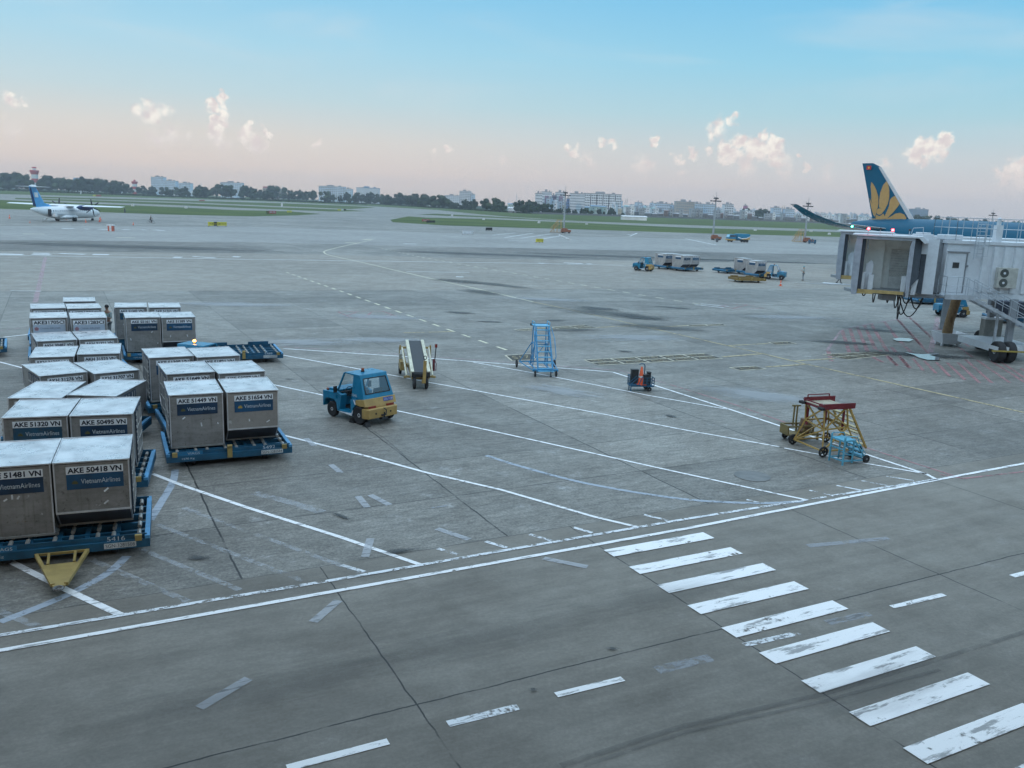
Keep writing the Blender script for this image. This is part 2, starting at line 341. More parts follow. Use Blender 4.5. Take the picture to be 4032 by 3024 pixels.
# ------------------------------------------------------------------ painted marks
def gp(px): return [G(*p) for p in px]
def ribbon(mb, pts, wd, z):
    n = len(pts); L = []; Rr = []
    for i, p in enumerate(pts):
        d = (pts[min(i+1, n-1)]-pts[max(i-1, 0)]); d = Vector((d.x, d.y, 0)).normalized(); s = Vector((-d.y, d.x, 0))*wd/2
        L.append((p.x+s.x, p.y+s.y, z)); Rr.append((p.x-s.x, p.y-s.y, z))
    return mb.add(L+Rr, [(n+i, n+i+1, i+1, i) for i in range(n-1)])
def smooth(pts, k=6):
    out = []
    for i in range(len(pts)-1):
        p0, p1, p2, p3 = pts[max(i-1, 0)], pts[i], pts[i+1], pts[min(i+2, len(pts)-1)]
        for j in range(k):
            t = j/k; out.append(.5*((2*p1)+(p2-p0)*t+(2*p0-5*p1+4*p2-p3)*t*t+(3*p1-p0-3*p2+p3)*t**3))
    return out+[pts[-1]]
WHITE = paint('white paint', (.86, .87, .88), .24); WORN = paint('worn white paint', (.74, .77, .80), .46, 1.6)
FADED = paint('faded white paint', (.62, .66, .70), .5, 1.2, .32); GHOST = paint('ghost paint', (.48, .52, .58), .4, 1.0, .4)
BARW = paint('crossing paint', (.90, .91, .92), .22, .9)
YEL = paint('yellow line', (.46, .38, .22), .4); PINK = paint('pink line', (.46, .23, .24), .45, .8, .72); PINK2 = paint('faint pink line', (.54, .38, .41), .45, .8, .65)
BLK = paint('black ground panel', (.05, .045, .035), .3, .8, .85)
def lines(name, m, items, z):
    mb = MB()
    for px, wd in items: ribbon(mb, gp(px), wd, z)
    return struct(mb.build(name, m, recalc=False))
# double line along the service road
lines('road_edge_lines', WHITE, [([(-900, 2722), (0, 2563), (1344, 2325), (2688, 2085), (3690, 1890), (4700, 1700)], .13)], .012)
lines('road_edge_lines', WORN, [([(-900, 2650), (0, 2503), (1344, 2280), (2688, 2047), (3690, 1887)], .12)], .012)
lines('parking_lines', WHITE, [
    ([(1115, 1373), (1577, 1403.5), (1711, 1412.7), (2344, 1460), (2414, 1466), (2851, 1605), (3072, 1678), (3648, 1868), (3690, 1890)], .13),
    ([(1115, 1399), (1389, 1449), (1535, 1476), (1693, 1507), (1863, 1537), (2344, 1625), (2680, 1690.6), (3069, 1760)], .11),
    ([(3088, 1765), (3237, 1792), (3395, 1823), (3650, 1867)], .11),
    ([(1863, 1426.6), (2106, 1470), (2344, 1516), (2553, 1557.6), (2863, 1612)], .10),
    ([(1060, 1512), (1267, 1555.5), (1568, 1619), (1911, 1692), (2344, 1787.5), (2604, 1845.7), (3053, 1943.8), (3180, 1970)], .11),
    ([(1080, 1705), (1124.6, 1716.5), (1449.6, 1798.5), (1680.5, 1862), (1972, 1929), (2344, 2037), (2514, 2077)], .12),
    ([(600, 1866), (720, 1913), (975.5, 2000), (1344, 2117), (1659, 2226)], .13), ([(37, 2210), (250, 2318), (478, 2424)], .16),
    ([(15, 1328), (97.6, 1319), (140, 1312)], .13), ([(-60, 1414), (0, 1426), (80, 1447), (180, 1473)], .12)], .010)
lines('faded_lines', FADED, [([(608, 2062), (1191.6, 2287)], .15), ([(555.7, 2163.6), (944.6, 2324)], .15), ([(722, 2000), (1344, 2228), (1430, 2258)], .15), ([(0, 2410), (154, 2469)], .17), ([(358, 2203.7), (741, 2370)], .17),
    ([(1000, 1940), (1130, 1975), (1270, 2018)], .3)], .008)
mb = MB(); ribbon(mb, smooth(gp([(1914, 1794), (2033, 1832), (2209, 1880.5), (2344, 1911), (2553, 1947), (2756, 1972), (2996, 1981.8), (3160, 1975)])), .16, .008)
ribbon(mb, smooth(gp([(690, 1850), (680, 1900), (640, 1970), (590, 2050)])), .2, .008); ribbon(mb, smooth(gp([(500, 2190), (420, 2260), (250, 2350), (0, 2450)])), .2, .006)
struct(mb.build('old_curved_lines', paint('old blue white paint', (.52, .60, .70), .3, 1.0, .62), recalc=False))
t2 = lambda x, y: (1344+.6174*x, 2000+.6174*y)
t3 = lambda x, y: (2688+.6174*x, 2000+.6174*y)
t5 = lambda x, y: (2300+.633*x, 1200+.633*y)
lines('old_dashes', WORN, [([t2(*a), t2(*b)], .12) for a, b in [((1200, 170), (1340, 210)), ((920, 215), (1055, 255)), ((615, 260), (745, 300)), ((1480, 125), (1600, 160)), ((1930, 45), (2080, 80)), ((0, 365), (150, 410))]] +
      [([t5(*a), t5(*b)], .1) for a, b in [((1400, 1155), (1530, 1183)), ((1570, 1125), (1725, 1155)), ((1725, 1095), (1885, 1125)), ((1880, 1067), (2050, 1095)), ((1010, 1213), (1100, 1235))]], .008)
lines('road_dashes', WHITE, [([(1130, 3026), (1529, 2921)], .155), ([(2189, 2738), (2453, 2674)], .15), ([(3985, 2270), (4200, 2215)], .15), ([(3511, 2391.5), (3717, 2342)], .14)], .010)
lines('road_dashes', WORN, [([(1763, 2852), (2040, 2784)], .17), ([(2931, 2541), (3145, 2493)], .15)], .008)
lines('worn_dashes', GHOST, [([(3256, 2453), (3423, 2417)], .2), ([(2585, 2640), (2800, 2590)], .25), ([(3180, 2150), (3500, 2120)], .2), ([(1700, 2000), (1760, 1992)], .1)], .006)
lines('tape_strips', paint('grey white tape', (.55, .58, .62), .2, 1.5, .55), [([a, b], .19) for a, b in [((785, 2790), (979, 2674)), ((1233, 2451), (1332, 2366)), ((1720, 2083), (1848, 2126)), ((2141, 2200), (2313, 2234)), ((1459, 2122), (1437, 2196)), ((1302, 1830), (1342, 1863)), ((1409, 1955), (1446, 1999)), ((1457, 1950), (1534, 1990)), ((1204, 1727), (1237, 1756))]], .014)
mb = MB()
k0 = Vector((3.77, 16.34, 0)); st = Vector((.485, -.915, 0)); ux = Vector((.884, .467, 0)); uw = Vector((.205, -.372, 0))
for i in range(-3, 8):
    o = k0+st*i; ln = 3.02+random.uniform(-.05, .05)
    mb.poly([(p.x, p.y, .016) for p in (o, o+uw, o+uw+ux*ln, o+ux*ln)])
struct(mb.build('pedestrian_crossing', BARW))
lines('yellow_taxi_line', YEL, [([(2100, 1189), (2300, 1231.6), (2553, 1290.5), (2990, 1390), (3173, 1434), (3700, 1551), (4300, 1684)], .19)], .012)
mb = MB(); ribbon(mb, smooth(gp([(1464, 945), (1377, 964), (1318, 977.6), (1280, 988.5), (1277, 995), (1301, 1006), (1432, 1034.6), (1567, 1067), (1768, 1113), (1904, 1143), (2100, 1189)]), 4), .24, .012)
struct(mb.build('yellow_taxi_line', paint('pale taxi line', (.62, .58, .44), .25), recalc=False))
lines('yellow_stop_lines', YEL, [([t5(860, 325), t5(1110, 305)], .22), ([t5(1130, 388), t5(1390, 370)], .2), ([t5(890, 255), t5(1145, 242)], .22), ([t5(410, 143), t5(640, 130)], .24), ([t5(1310, 350), t5(1560, 335)], .2), ([(2351, 1290), (2506, 1282)], .22), ([(1590, 1311), (1785, 1306)], .22)], .012)
def dashes(name, m, px, n, wd, duty, z):
    a, mb = gp(px), MB(); seg = []; tot = sum((q-p).length for p, q in zip(a, a[1:]))
    def at(s):
        for p, q in zip(a, a[1:]):
            l = (q-p).length
            if s <= l: return p+(q-p)*(s/l)
            s -= l
        return a[-1]
    for i in range(n): ribbon(mb, [at(tot*i/n), at(tot*(i+duty)/n)], wd, z)
    struct(mb.build(name, m, recalc=False))
PALEY = paint('pale yellow dashes', (.68, .64, .48), .25)
dashes('yellow_dashes', PALEY, [(1128, 1072.6), (1334, 1144), (1779, 1303), (2034, 1392.6)], 22, .2, .5, .012)
dashes('yellow_dashes', PALEY, [(1502, 977.6), (1659.5, 1013), (1746, 1029), (2100, 1089), (2392, 1139.5), (2532, 1163), (2715, 1192), (2810, 1206)], 34, .2, .45, .012)
# stand panels with the parking letters, yellow on black
LETT = mat('yellow letters', (.30, .25, .15), .7)
def panel(name, px, rows=()):
    g = gp(px); mb = MB(); mb.poly([(p.x, p.y, .010) for p in g]); o = struct(mb.build(name, BLK))
    mb = MB(); ribbon(mb, g+[g[0]], .11, .014)
    nr = len(rows)
    if nr:
        def L(u, v): return g[0].lerp(g[1], u).lerp(g[3].lerp(g[2], u), v)
        if nr == 2: ribbon(mb, [L(0, .5), L(1, .5)], .1, .014)
        nc = max(len(r) for r in rows)
        for i in range(1, nc): ribbon(mb, [L(i/nc, 0), L(i/nc, 1)], .1, .014)
    struct(mb.build('panel_border', paint('cream panel line', (.60, .55, .42), .25), recalc=False))
    for j, r in enumerate(rows):
        for i, s in enumerate(r):
            u0, u1 = (i+.16)/len(r), (i+.84)/len(r); v0, v1 = (j+.26)/nr, (j+.74)/nr
            me, a, b, c, d = text_mesh(s); me = me.copy()
            for v in me.vertices:
                p = L(u0+(u1-u0)*(v.co.x-a)/(b-a), v1+(v0-v1)*(v.co.y-c)/(d-c)); v.co = (p.x, p.y, .018)
            me.materials.clear(); me.materials.append(LETT); q = bpy.data.objects.new('stand_lettering', me); C.objects.link(q); struct(q)
panel('stand_panel', [(2300, 1418), (2775, 1392), (2844, 1412), (2357, 1439)], [['M011', 'B738', 'B747', 'B763', 'B767'], ['IIC10', 'A345', 'A342', 'A343', 'A320']])
panel('stand_panel', [(2873, 1448), (2974, 1442.4), (3015, 1453), (2917, 1459.5)], [['A346']])
panel('stand_panel', [t5(1145, 235), t5(1270, 230), t5(1320, 243), t5(1195, 250)], [['B77']])
panel('stand_panel', [(2025, 1298), (2304, 1280), (2351, 1291.5), (2050, 1303)], [['A321', 'A320', 'B738', 'B737'], ['A330', 'B787', 'A350', 'B777']])
panel('stand_panel', [t5(640, 128), t5(860, 120), t5(880, 128), t5(660, 136)], [['A330', 'B77']])
panel('stand_panel', [(1990, 1400), (2090, 1394), (2110, 1416), (2016, 1421)], [['S17']])
panel('stand_panel', [t5(1485, 310), t5(1850, 292), t5(1990, 302), t5(1640, 342)], [['A321', 'A330', 'A350', 'B787'], ['B77', 'B73', 'A32', 'A20']])
# red no-parking hatches and boxes
t8 = lambda x, y: (3090+.5184*x, 600+.5184*y)
lines('red_lines', PINK2, [([(178.5, 1014), (140, 1188), (128, 1240)], .34), ([(0, 1302), (110, 1288)], .12), ([(1115, 1366), (1577, 1396), (2344, 1452), (2440, 1458), (2640, 1515)], .10)], .008)
lines('red_lines', PINK, [([(2640, 1515), (2900, 1596), (3090, 1663), (3400, 1760), (3790, 1885)], .10), ([(3700, 1868), (3790, 1885), (4100, 1850)], .1)], .008)
q4 = lambda x, y: (1000+.6076*x, 1200+.6076*y)
lines('red_box_lines', PINK, [([q4(540, 45), q4(835, 43), q4(935, 80), q4(635, 87), q4(540, 45)], .17), ([q4(600, 72), q4(660, 50)], .17), ([q4(840, 84), q4(900, 64)], .17), ([q4(720, 84), q4(760, 50)], .15),
    ([(2830, 1203), (2930, 1198), (3010, 1214), (2900, 1218), (2830, 1203)], .22), ([(2880, 1216), (2940, 1202)], .2)], .010)
zz = lambda x, y: (3500+.2412*x, 1100+.2412*y)
hz = []
for (a, b) in [((435, 1350), (490, 1520)), ((495, 1340), (552, 1515)), ((550, 1325), (630, 1515)), ((605, 1312), (690, 1500)), ((655, 1300), (780, 1515)), ((755, 1285), (850, 1410)), ((855, 1265), (1040, 1470)), ((950, 1255), (1140, 1430)),
               ((1150, 1320), (1220, 1395)), ((330, 1510), (355, 1590)), ((640, 1540), (745, 1595)), ((720, 1500), (850, 1615)), ((810, 1480), (950, 1640)), ((860, 1420), (1000, 1560))]:
    hz.append(([t8(*a), t8(*b)], .24))
for a, b in [((0, 1255), (130, 1410)), ((190, 1270), (320, 1440)), ((390, 1290), (560, 1490)), ((580, 1330), (770, 1535)), ((770, 1350), (1000, 1590)), ((950, 1360), (1240, 1640)), ((1130, 1360), (1480, 1690)), ((1250, 1310), (1680, 1690)), ((1440, 1320), (1980, 1690)), ((1660, 1330), (2230, 1690)), ((1830, 1350), (2500, 1800)), ((2150, 1450), (2700, 1850)), ((1080, 930), (1310, 1100)), ((1150, 1110), (1360, 1270)), ((1650, 1230), (1800, 1340)), ((330, 620), (780, 1040)), ((800, 690), (900, 790)), ((130, 650), (640, 1210))]:
    hz.append(([zz(*a), zz(*b)], .17))
lines('red_hatching', PINK, hz, .008)
lines('red_hatching', PINK2, [([t8(320, 1505), t8(430, 1350), t8(660, 1300), t8(950, 1255)], .18), ([t8(1160, 1250), t8(1135, 1400), t8(1105, 1520)], .34)], .012)
# white taxiway marks far out
lines('taxi_marks', paint('far white marks', (.72, .74, .76), .2, .3), [([(40, 1145), (162, 1147)], .2), ([(0, 1005), (1000, 1022), (2100, 1037), (2500, 1046)], .35), ([(0, 995), (700, 1006)], .15), ([(28, 1003), (42, 1000)], 3.0), ([(277, 1001), (292, 999)], 3.0), ([(365, 1002), (430, 1003)], 1.6), ([(125, 1002), (200, 1004)], 1.2), ([(130, 997), (195, 998)], 1.2),
    ([(245, 900), (290, 900)], 1.6), ([(335, 902), (345, 902)], 1.8), ([(390, 903), (430, 905)], 1.4), ([(480, 904), (510, 905)], 1.4), ([(560, 905), (570, 905)], 1.8), ([(610, 906), (648, 908)], 1.4),
    ([(683, 1013), (715, 1014)], 1.4), ([(760, 1010), (850, 1016)], .6), ([(915, 1011), (945, 1012)], 1.2), ([(1600, 1070), (1850, 1073)], .25), ([(1795, 1090), (1825, 1091)], .7), ([(1940, 926), (2030, 917)], .4), ([(1985, 936), (2100, 918)], .4), ([(2050, 938), (2170, 921)], .4), ([(2130, 942), (2210, 928)], .4), ([(2000, 946), (2110, 950)], .5), ([(1590, 960), (1640, 961)], 1.0), ([(2120, 1036), (2200, 1040)], .8), ([(2220, 1034), (2330, 1040)], .5), ([(2200, 1040), (2330, 1038)], .5), ([(2735, 1200), (2850, 1212)], .25), ([(2760, 1197), (2870, 1207)], .25), ([(2700, 940), (2820, 965)], .5), ([(2470, 925), (2510, 918), (2480, 930)], .4), ([(3240, 1113), (3400, 1125)], 1.2)], .016)
lines('far_yellow_marks', PALEY, [([(90, 921), (175, 922)], .8), ([(455, 935), (530, 937)], .8), ([(1360, 955), (1415, 958)], 1.0), ([(1430, 944), (1465, 942)], 1.0)], .016)
# oil and rubber stains, pale patches
def stain_mat(name, col, k):
    m = bpy.data.materials.new(name); m.use_nodes = True; t = NT(m.node_tree); tc = t.n('ShaderNodeTexCoord'); o = tc.outputs['Object']
    oi = t.n('ShaderNodeObjectInfo').outputs['Random']
    d = t.n('ShaderNodeVectorMath', {0: o}, operation='LENGTH').outputs['Value']
    n = t.noise(t.v('ADD', t.v('MULTIPLY', o, (1.2, 2.2, 1)), t.n('ShaderNodeCombineXYZ', {0: t.m('MULTIPLY', oi, 50), 1: oi, 2: 0.0}).outputs[0]), 1.8, 6, .65)
    a = t.m('MULTIPLY', t.step(t.m('SUBTRACT', t.m('MULTIPLY', n, 1.5), d), -.1, .6), k)
    p = t.n('ShaderNodeBsdfPrincipled', {'Base Color': (*col, 1), 'Roughness': .5}); mx = t.n('ShaderNodeMixShader', {0: a})
    t.t.links.new(t.n('ShaderNodeBsdfTransparent').outputs[0], mx.inputs[1]); t.t.links.new(p.outputs[0], mx.inputs[2])
    t.t.links.new(mx.outputs[0], t.n('ShaderNodeOutputMaterial').inputs[0]); return m
OIL = stain_mat('oil stain', (.03, .03, .03), .85); RUB = stain_mat('rubber smudge', (.045, .043, .04), .6); FNT = stain_mat('faint smudge', (.05, .047, .044), .17); LPATCH = stain_mat('pale patch', (.42, .44, .46), .5)  # the last one lays a paler blotch over the slabs
def stain(px, py, a, b, ang, m):
    mb = MB(); mb.poly([(-1, -1, 0), (1, -1, 0), (1, 1, 0), (-1, 1, 0)]); o = mb.build('ground_stain', m); p = G(px, py)
    stain.k += 1; o.location = (p.x, p.y, .0205+stain.k*.0004); o.scale = (a, b, 1); o.rotation_euler = (0, 0, R(ang)); struct(o)
stain.k = 0
for a in [(2354, 1215, 2.6, 1.6, -20, OIL), (2519, 1250, 3.4, 1.8, -35, OIL), (2652, 1212, 2.4, .7, -20, OIL), (2183, 1263, 1.2, .6, 10, OIL), (1811, 1232, 1.6, .8, -10, OIL), (1931, 1268, 1.4, .5, 0, OIL), (1795, 1108, 5, 2.4, -40, RUB), (1890, 1150, 4, 2, -40, RUB), (2500, 1012, 30, 5, 4, RUB), (1950, 1003, 24, 4, 4, OIL), (500, 972, 30, 7, 6, RUB), (3000, 1030, 20, 4, 4, RUB),
          (3320, 1350, 3.2, 1.2, -8, OIL), (3560, 1395, 4, 1.2, -8, OIL), (3700, 1405, 3, 1, 0, OIL), (3440, 1300, 4, 1.6, -20, RUB), (2400, 1235, 7, 3, -30, RUB), (2600, 1290, 5, 2, -20, RUB), (2250, 1300, 3, 1, 20, RUB), (2460, 1385, .7, .4, 0, OIL), (2640, 1640, .5, .25, -50, OIL), (1140, 1495, .4, .2, 0, RUB), (1572, 2173, .55, .2, 25, OIL), (1344, 2035, .6, .12, -40, OIL), (780, 2200, .35, .2, 0, OIL), (2410, 2558, .16, .08, 0, OIL), (2100, 2720, .1, .07, 0, OIL), (1940, 1120, 8, 2, -40, RUB),
          (1900, 2520, 4.5, .9, 28, FNT), (1000, 2730, 4, .9, 28, FNT), (2600, 2350, 3, .7, 28, FNT), (3500, 2700, 3, 1.0, 28, FNT),
          (2200, 1540, 3, 1.2, -30, LPATCH), (2500, 1330, 5, 2, 10, LPATCH), (3000, 1560, 4, 2, -30, LPATCH), (1500, 1250, 5, 2, 0, LPATCH), (1200, 1350, 4, 2, 10, LPATCH), (3100, 1250, 6, 2, 10, LPATCH), (900, 1200, 7, 2, 10, LPATCH), (3300, 1120, 8, 1.6, 6, LPATCH), (1500, 1340, 4, 1.5, 10, LPATCH), (2150, 1180, 6, 2, 0, LPATCH)]: stain(*a)
PUD = bpy.data.materials.new('puddle'); PUD.use_nodes = True; PUD.node_tree.nodes['Principled BSDF'].inputs['Base Color'].default_value = (.25, .27, .29, 1); PUD.node_tree.nodes['Principled BSDF'].inputs['Roughness'].default_value = .02; PUD.node_tree.nodes['Principled BSDF'].inputs['IOR'].default_value = 1.9
for pts in ([(3513, 1338), (3540, 1333), (3580, 1335), (3596, 1341), (3580, 1348), (3530, 1345)], [(3560, 1390), (3600, 1396), (3640, 1398), (3690, 1394), (3700, 1398), (3660, 1402), (3700, 1412), (3702, 1422), (3650, 1420), (3615, 1411), (3600, 1402)]):
    area('puddle', pts, PUD, .06)
lines('tyre_tracks', paint('tyre rubber', (.03, .03, .03), .35, .12, .22), [([(2208, 3019), (2688, 2864), (3225, 2740), (3690, 2600), (4200, 2440)], .12), ([(2300, 3019), (2688, 2890), (3240, 2765), (3700, 2640)], .08), ([(1470, 1640), (1510, 1690), (1440, 1680), (1510, 1724), (1600, 1800)], .05)], .0185)
# manhole cover beside the platform
mh = G(2962, 1875); mb = MB(); mb.lathe([(.55, 0), (.55, .012), (.5, .014), (.48, .010), (.3, .010), (.28, .014), (0, .014)], ax='z', n=28)
o = mb.build('manhole_cover', mat('cast iron', (.19, .19, .185), .55, .4, dirt=.3)); o.location = (mh.x, mh.y, .002); tag(o, 'round iron manhole cover set in the concrete before the yellow platform', 'manhole')
# unseen terminal behind the viewer: eave added for shade, glowing glass for fill light
mb = MB(); mb.box(-190, 190, -62, -3.0, 0, 14.5); mb.cur = 1; mb.box(-192, 192, -63, 10.5, 14.5, 16)
for i in range(-24, 25): mb.cur = 1; mb.box(i*7.7-.2, i*7.7+.2, -3.0, -2.6, 0, 14.4)
o = mb.build('unseen_terminal', [mat('terminal glow pane', (.03, .04, .05), .15, emit=((1, .88, .72), .32)), mat('terminal steel', (.3, .31, .32), .5)]); tag(o, 'unseen terminal block behind the viewpoint, eave and glow added for the near light', 'building')
# ------------------------------------------------------------------ haze
HZ = bpy.data.materials.new('haze'); HZ.use_nodes = True; t = NT(HZ.node_tree)
pv = t.n('ShaderNodeVolumePrincipled', {'Color': (.66, .74, .86, 1), 'Density': HAZE if 'HAZE' in globals() else .00017, 'Anisotropy': .0})
t.t.links.new(pv.outputs[0], t.n('ShaderNodeOutputMaterial').inputs['Volume'])
mb = MB(); mb.box(-2720, 2720, -90, 2920, -1, 75); struct(mb.build('haze', HZ), 'stuff')
# ================================================================== cargo containers and their dollies
def worn_metal(name, c1, c2, rough, metal, dirt):                 # scuffed aluminium sheet
    m = bpy.data.materials.new(name); m.use_nodes = True; t = NT(m.node_tree)
    o = t.n('ShaderNodeTexCoord').outputs['Object']; oi = t.n('ShaderNodeObjectInfo').outputs['Random']
    o = t.v('ADD', o, t.v('MULTIPLY', t.n('ShaderNodeCombineXYZ', {0: oi, 1: oi, 2: oi}).outputs[0], (37, 19, 29)))
    n = t.noise(o, 1.6, 6, .65); h = t.noise(t.v('MULTIPLY', o, (1.2, 1.2, 6)), 1.6, 6, .7); s = t.noise(o, 9, 5, .75); vs = t.noise(t.v('MULTIPLY', o, (9, 9, .7)), 1.0, 4, .6)
    c = t.mix(t.step(t.m('ADD', t.m('MULTIPLY', n, .6), t.m('MULTIPLY', h, .4)), .34, .66), c1, c2)
    c = t.mix(t.m('MULTIPLY', t.step(s, .56, .70), dirt), c, (.07, .065, .055))
    c = t.mix(t.m('MULTIPLY', t.step(vs, .55, .75), dirt*.55), c, (.10, .09, .07))
    c = t.mix(t.m('MULTIPLY', t.step(t.noise(o, 2.6, 5, .7), .66, .74), dirt*.7), c, (.24, .13, .05))
    c = t.mix(t.m('MULTIPLY', t.step(t.noise(t.v('ADD', o, (7, 3, 1)), 5, 4, .7), .66, .72), .5), c, (.62, .62, .62))
    p = t.n('ShaderNodeBsdfPrincipled', {'Base Color': c, 'Metallic': metal, 'Roughness': t.m('MULTIPLY_ADD', h, .3, rough-.15)})
    b = t.n('ShaderNodeBump', {'Strength': .35, 'Distance': .015, 'Height': t.noise(o, 2.4, 3, .5)}); t.t.links.new(b.outputs[0], p.inputs['Normal'])
    t.t.links.new(p.outputs[0], t.n('ShaderNodeOutputMaterial').inputs[0]); return m
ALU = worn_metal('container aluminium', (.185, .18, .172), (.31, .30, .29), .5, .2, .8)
ALUC = worn_metal('cleaner aluminium', (.27, .25, .23), (.34, .32, .30), .45, .2, .25)
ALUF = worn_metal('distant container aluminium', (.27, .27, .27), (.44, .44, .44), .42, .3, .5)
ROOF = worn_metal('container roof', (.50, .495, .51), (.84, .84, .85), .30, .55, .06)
RAIL = mat('bright rail', (.62, .63, .65), .35, .6, dirt=.2)
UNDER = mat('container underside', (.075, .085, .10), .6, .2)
BASEM = mat('container base', (.30, .31, .30), .55, .3, dirt=.3)
PLATE = mat('white code plate', (.74, .77, .80), .5, var=.06, dirt=.1)
NAVY = mat('navy letters', (.008, .012, .03), .5)
VNB = mat('blue airline panel', (.006, .062, .14), .5, var=.25, dirt=.25, scale=2.5, dirtcol=(.01, .02, .04))
VNB2 = mat('worn teal airline panel', (.010, .070, .13), .5, var=.3, dirt=.42, scale=2.2, dirtcol=(.05, .06, .065)); VNB3 = mat('dark airline panel', (.005, .032, .075), .5, var=.3, dirt=.34, scale=3, dirtcol=(.02, .02, .025))
VNW = mat('pale letters', (.52, .58, .62), .5, dirt=.35, scale=4, dirtcol=(.03, .09, .16)); CIW = mat('pale airline panel', (.42, .50, .60), .5, var=.06, dirt=.06)
CIL = mat('grey blue letters', (.12, .14, .2), .5); PLUM = mat('plum emblem', (.40, .22, .26), .5); LOTG = mat('lotus gold', (.55, .38, .06), .5)
STRAP = mat('webbing strap', (.5, .5, .48), .7, dirt=.3); CURT = mat('curtain', (.045, .06, .085), .75, dirt=.2); TAPE = mat('tape scrap', (.7, .72, .74), .5)
def lotus(parent, c, s, m=None, name='lotus_emblem'):
    mb = MB()
    for a, l, w_ in [(90, 1, .26), (62, .92, .25), (118, .92, .25), (35, .85, .24), (145, .85, .24), (12, .8, .2), (168, .8, .2)]:
        d = Vector((cos(R(a)), 0, sin(R(a)))); q = Vector((-d.z, 0, d.x)); o = Vector(c)
        mb.poly([o, o+d*l*s*.5+q*w_*s*.6, o+d*l*s, o+d*l*s*.5-q*w_*s*.6])
    return mb.build(name, m or LOTG, parent)
def container(code, loc, rz, label, kind='E', over=False, airline='VN', clean=False, scraps=2, seed=0, side=None, group=None, far=False):
    """side: which flank carries the curtained door (-1 left, 1 right)"""
    rnd = random.Random(seed); L = 2.066 if kind == 'E' else 2.47; H = 1.621 if kind == 'E' else 1.143; Wd = 1.50
    T = thing('cargo_container', label, 'container', loc, rz, group)
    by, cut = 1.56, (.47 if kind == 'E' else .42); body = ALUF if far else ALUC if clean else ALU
    if over: prof = [(L-by, .04), (L-.01, .04), (L-.01, H-.05), (0.01, H-.05), (0.01, cut)]
    else: prof = [(.01, .04), (by, .04), (L-.01, cut), (L-.01, H-.05), (.01, H-.05)]
    if kind == 'H' and not over: prof = [(.01, cut), (.45, .04), (by+.45, .04), (L-.01, cut), (L-.01, H-.05), (.01, H-.05)]
    mb = MB(); mb.prism(prof, 'x', .02, Wd-.02)
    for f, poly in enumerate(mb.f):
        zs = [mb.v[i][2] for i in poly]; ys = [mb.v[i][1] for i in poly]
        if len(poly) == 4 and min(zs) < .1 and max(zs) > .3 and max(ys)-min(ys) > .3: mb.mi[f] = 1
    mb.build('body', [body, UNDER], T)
    mb = MB(); n = 6; dent = [[rnd.uniform(-.012, .006) for _ in range(n+1)] for _ in range(n+1)]
    vs = [(.015+(Wd-.03)*i/n, .015+(L-.03)*j/n, H-.012+(dent[i][j] if 0 < i < n and 0 < j < n else 0)) for i in range(n+1) for j in range(n+1)]
    mb.add(vs, [(i*(n+1)+j, (i+1)*(n+1)+j, (i+1)*(n+1)+j+1, i*(n+1)+j+1) for i in range(n) for j in range(n)])
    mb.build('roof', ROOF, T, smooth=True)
    mb = MB(); r = .028
    for (a, b) in [((0, 0), (Wd, 0)), ((0, L), (Wd, L)), ((0, 0), (0, L)), ((Wd, 0), (Wd, L))]: mb.bar((*a, H-.012), (*b, H-.012), r)
    yb0 = L-by if over else 0.0; zlo = cut if over or kind == 'H' else .05
    for x in (.012, Wd-.012):
        mb.bar((x, .012, zlo), (x, .012, H-.02), .03); mb.bar((x, L-.012, .05 if over else cut), (x, L-.012, H-.02), .03)
        if over: mb.bar((x, .012, cut), (x, L-by, .05), .03)
        elif kind == 'E': mb.bar((x, by, .05), (x, L-.012, cut), .03)
    if over: mb.bar((0, .008, cut), (Wd, .008, cut), .04)
    mb.build('edge_frame', RAIL, T)
    y0 = L-by if over else (.45 if kind == 'H' else 0); mb = MB(); mb.box(0, Wd, y0-.02 if over else y0+.004-.02, y0+by+.01, 0, .045)
    mb.build('base', BASEM, T)
    pw = 1.30 if airline == 'CI' else 1.13; x0 = .10 if airline == 'CI' else (.20+rnd.uniform(-.02, .05)); z1 = H-.115; hh = .2 if airline == 'CI' else .17
    mb = MB(); mb.box(x0, x0+pw, .0, .02, z1-hh, z1); pl = mb.build('code_plate', PLATE, T)
    lettering(code, NAVY, pl, (x0+.03, 0, z1-hh+.022), (1, 0, 0), (0, 0, 1), pw-.06, hh-.044, bold=.035)
    if H > 1.3:
        ph = .34 if airline != 'CI' else .36; mb = MB(); mb.box(x0, x0+pw, .002, .02, z1-hh-ph-.005, z1-hh-.005)
        ap = mb.build('airline_panel', (VNB, VNB2, VNB3)[seed % 3] if airline == 'VN' and not clean else VNB if clean else CIW, T); zc = z1-hh-ph*.5
        if airline == 'VN':
            lettering('VietnamAirlines', VNW, ap, (x0+pw*.25, .002, zc-.055), (1, 0, 0), (0, 0, 1), pw*.69, .11)
            lotus(ap, (x0+pw*.145, -.003, zc-.05), .1, LOTG if clean else mat('faded lotus', (.10, .10, .03), .6))
        else:
            lettering('CHINA AIRLINES', CIL, ap, (x0+pw*.22, .002, zc-.03), (1, 0, 0), (0, 0, 1), pw*.62, .08)
            mb = MB()
            for k in range(5):
                a = R(90+72*k); mb.lathe([(.045, 0), (0, .001)], (x0+.14+.05*cos(a), -.001, zc+.05*sin(a)), 'y', 10)
            mb.build('plum_emblem', PLUM, ap)
    if far:
        mb = MB(); mb.box(.0, .018, .45, 1.5, H-.55, H-.28); mb.build('end_panel', VNB, T); mb = MB(); mb.box(.0, .018, .45, 1.5, H-.26, H-.12); mb.build('end_plate', PLATE, T)
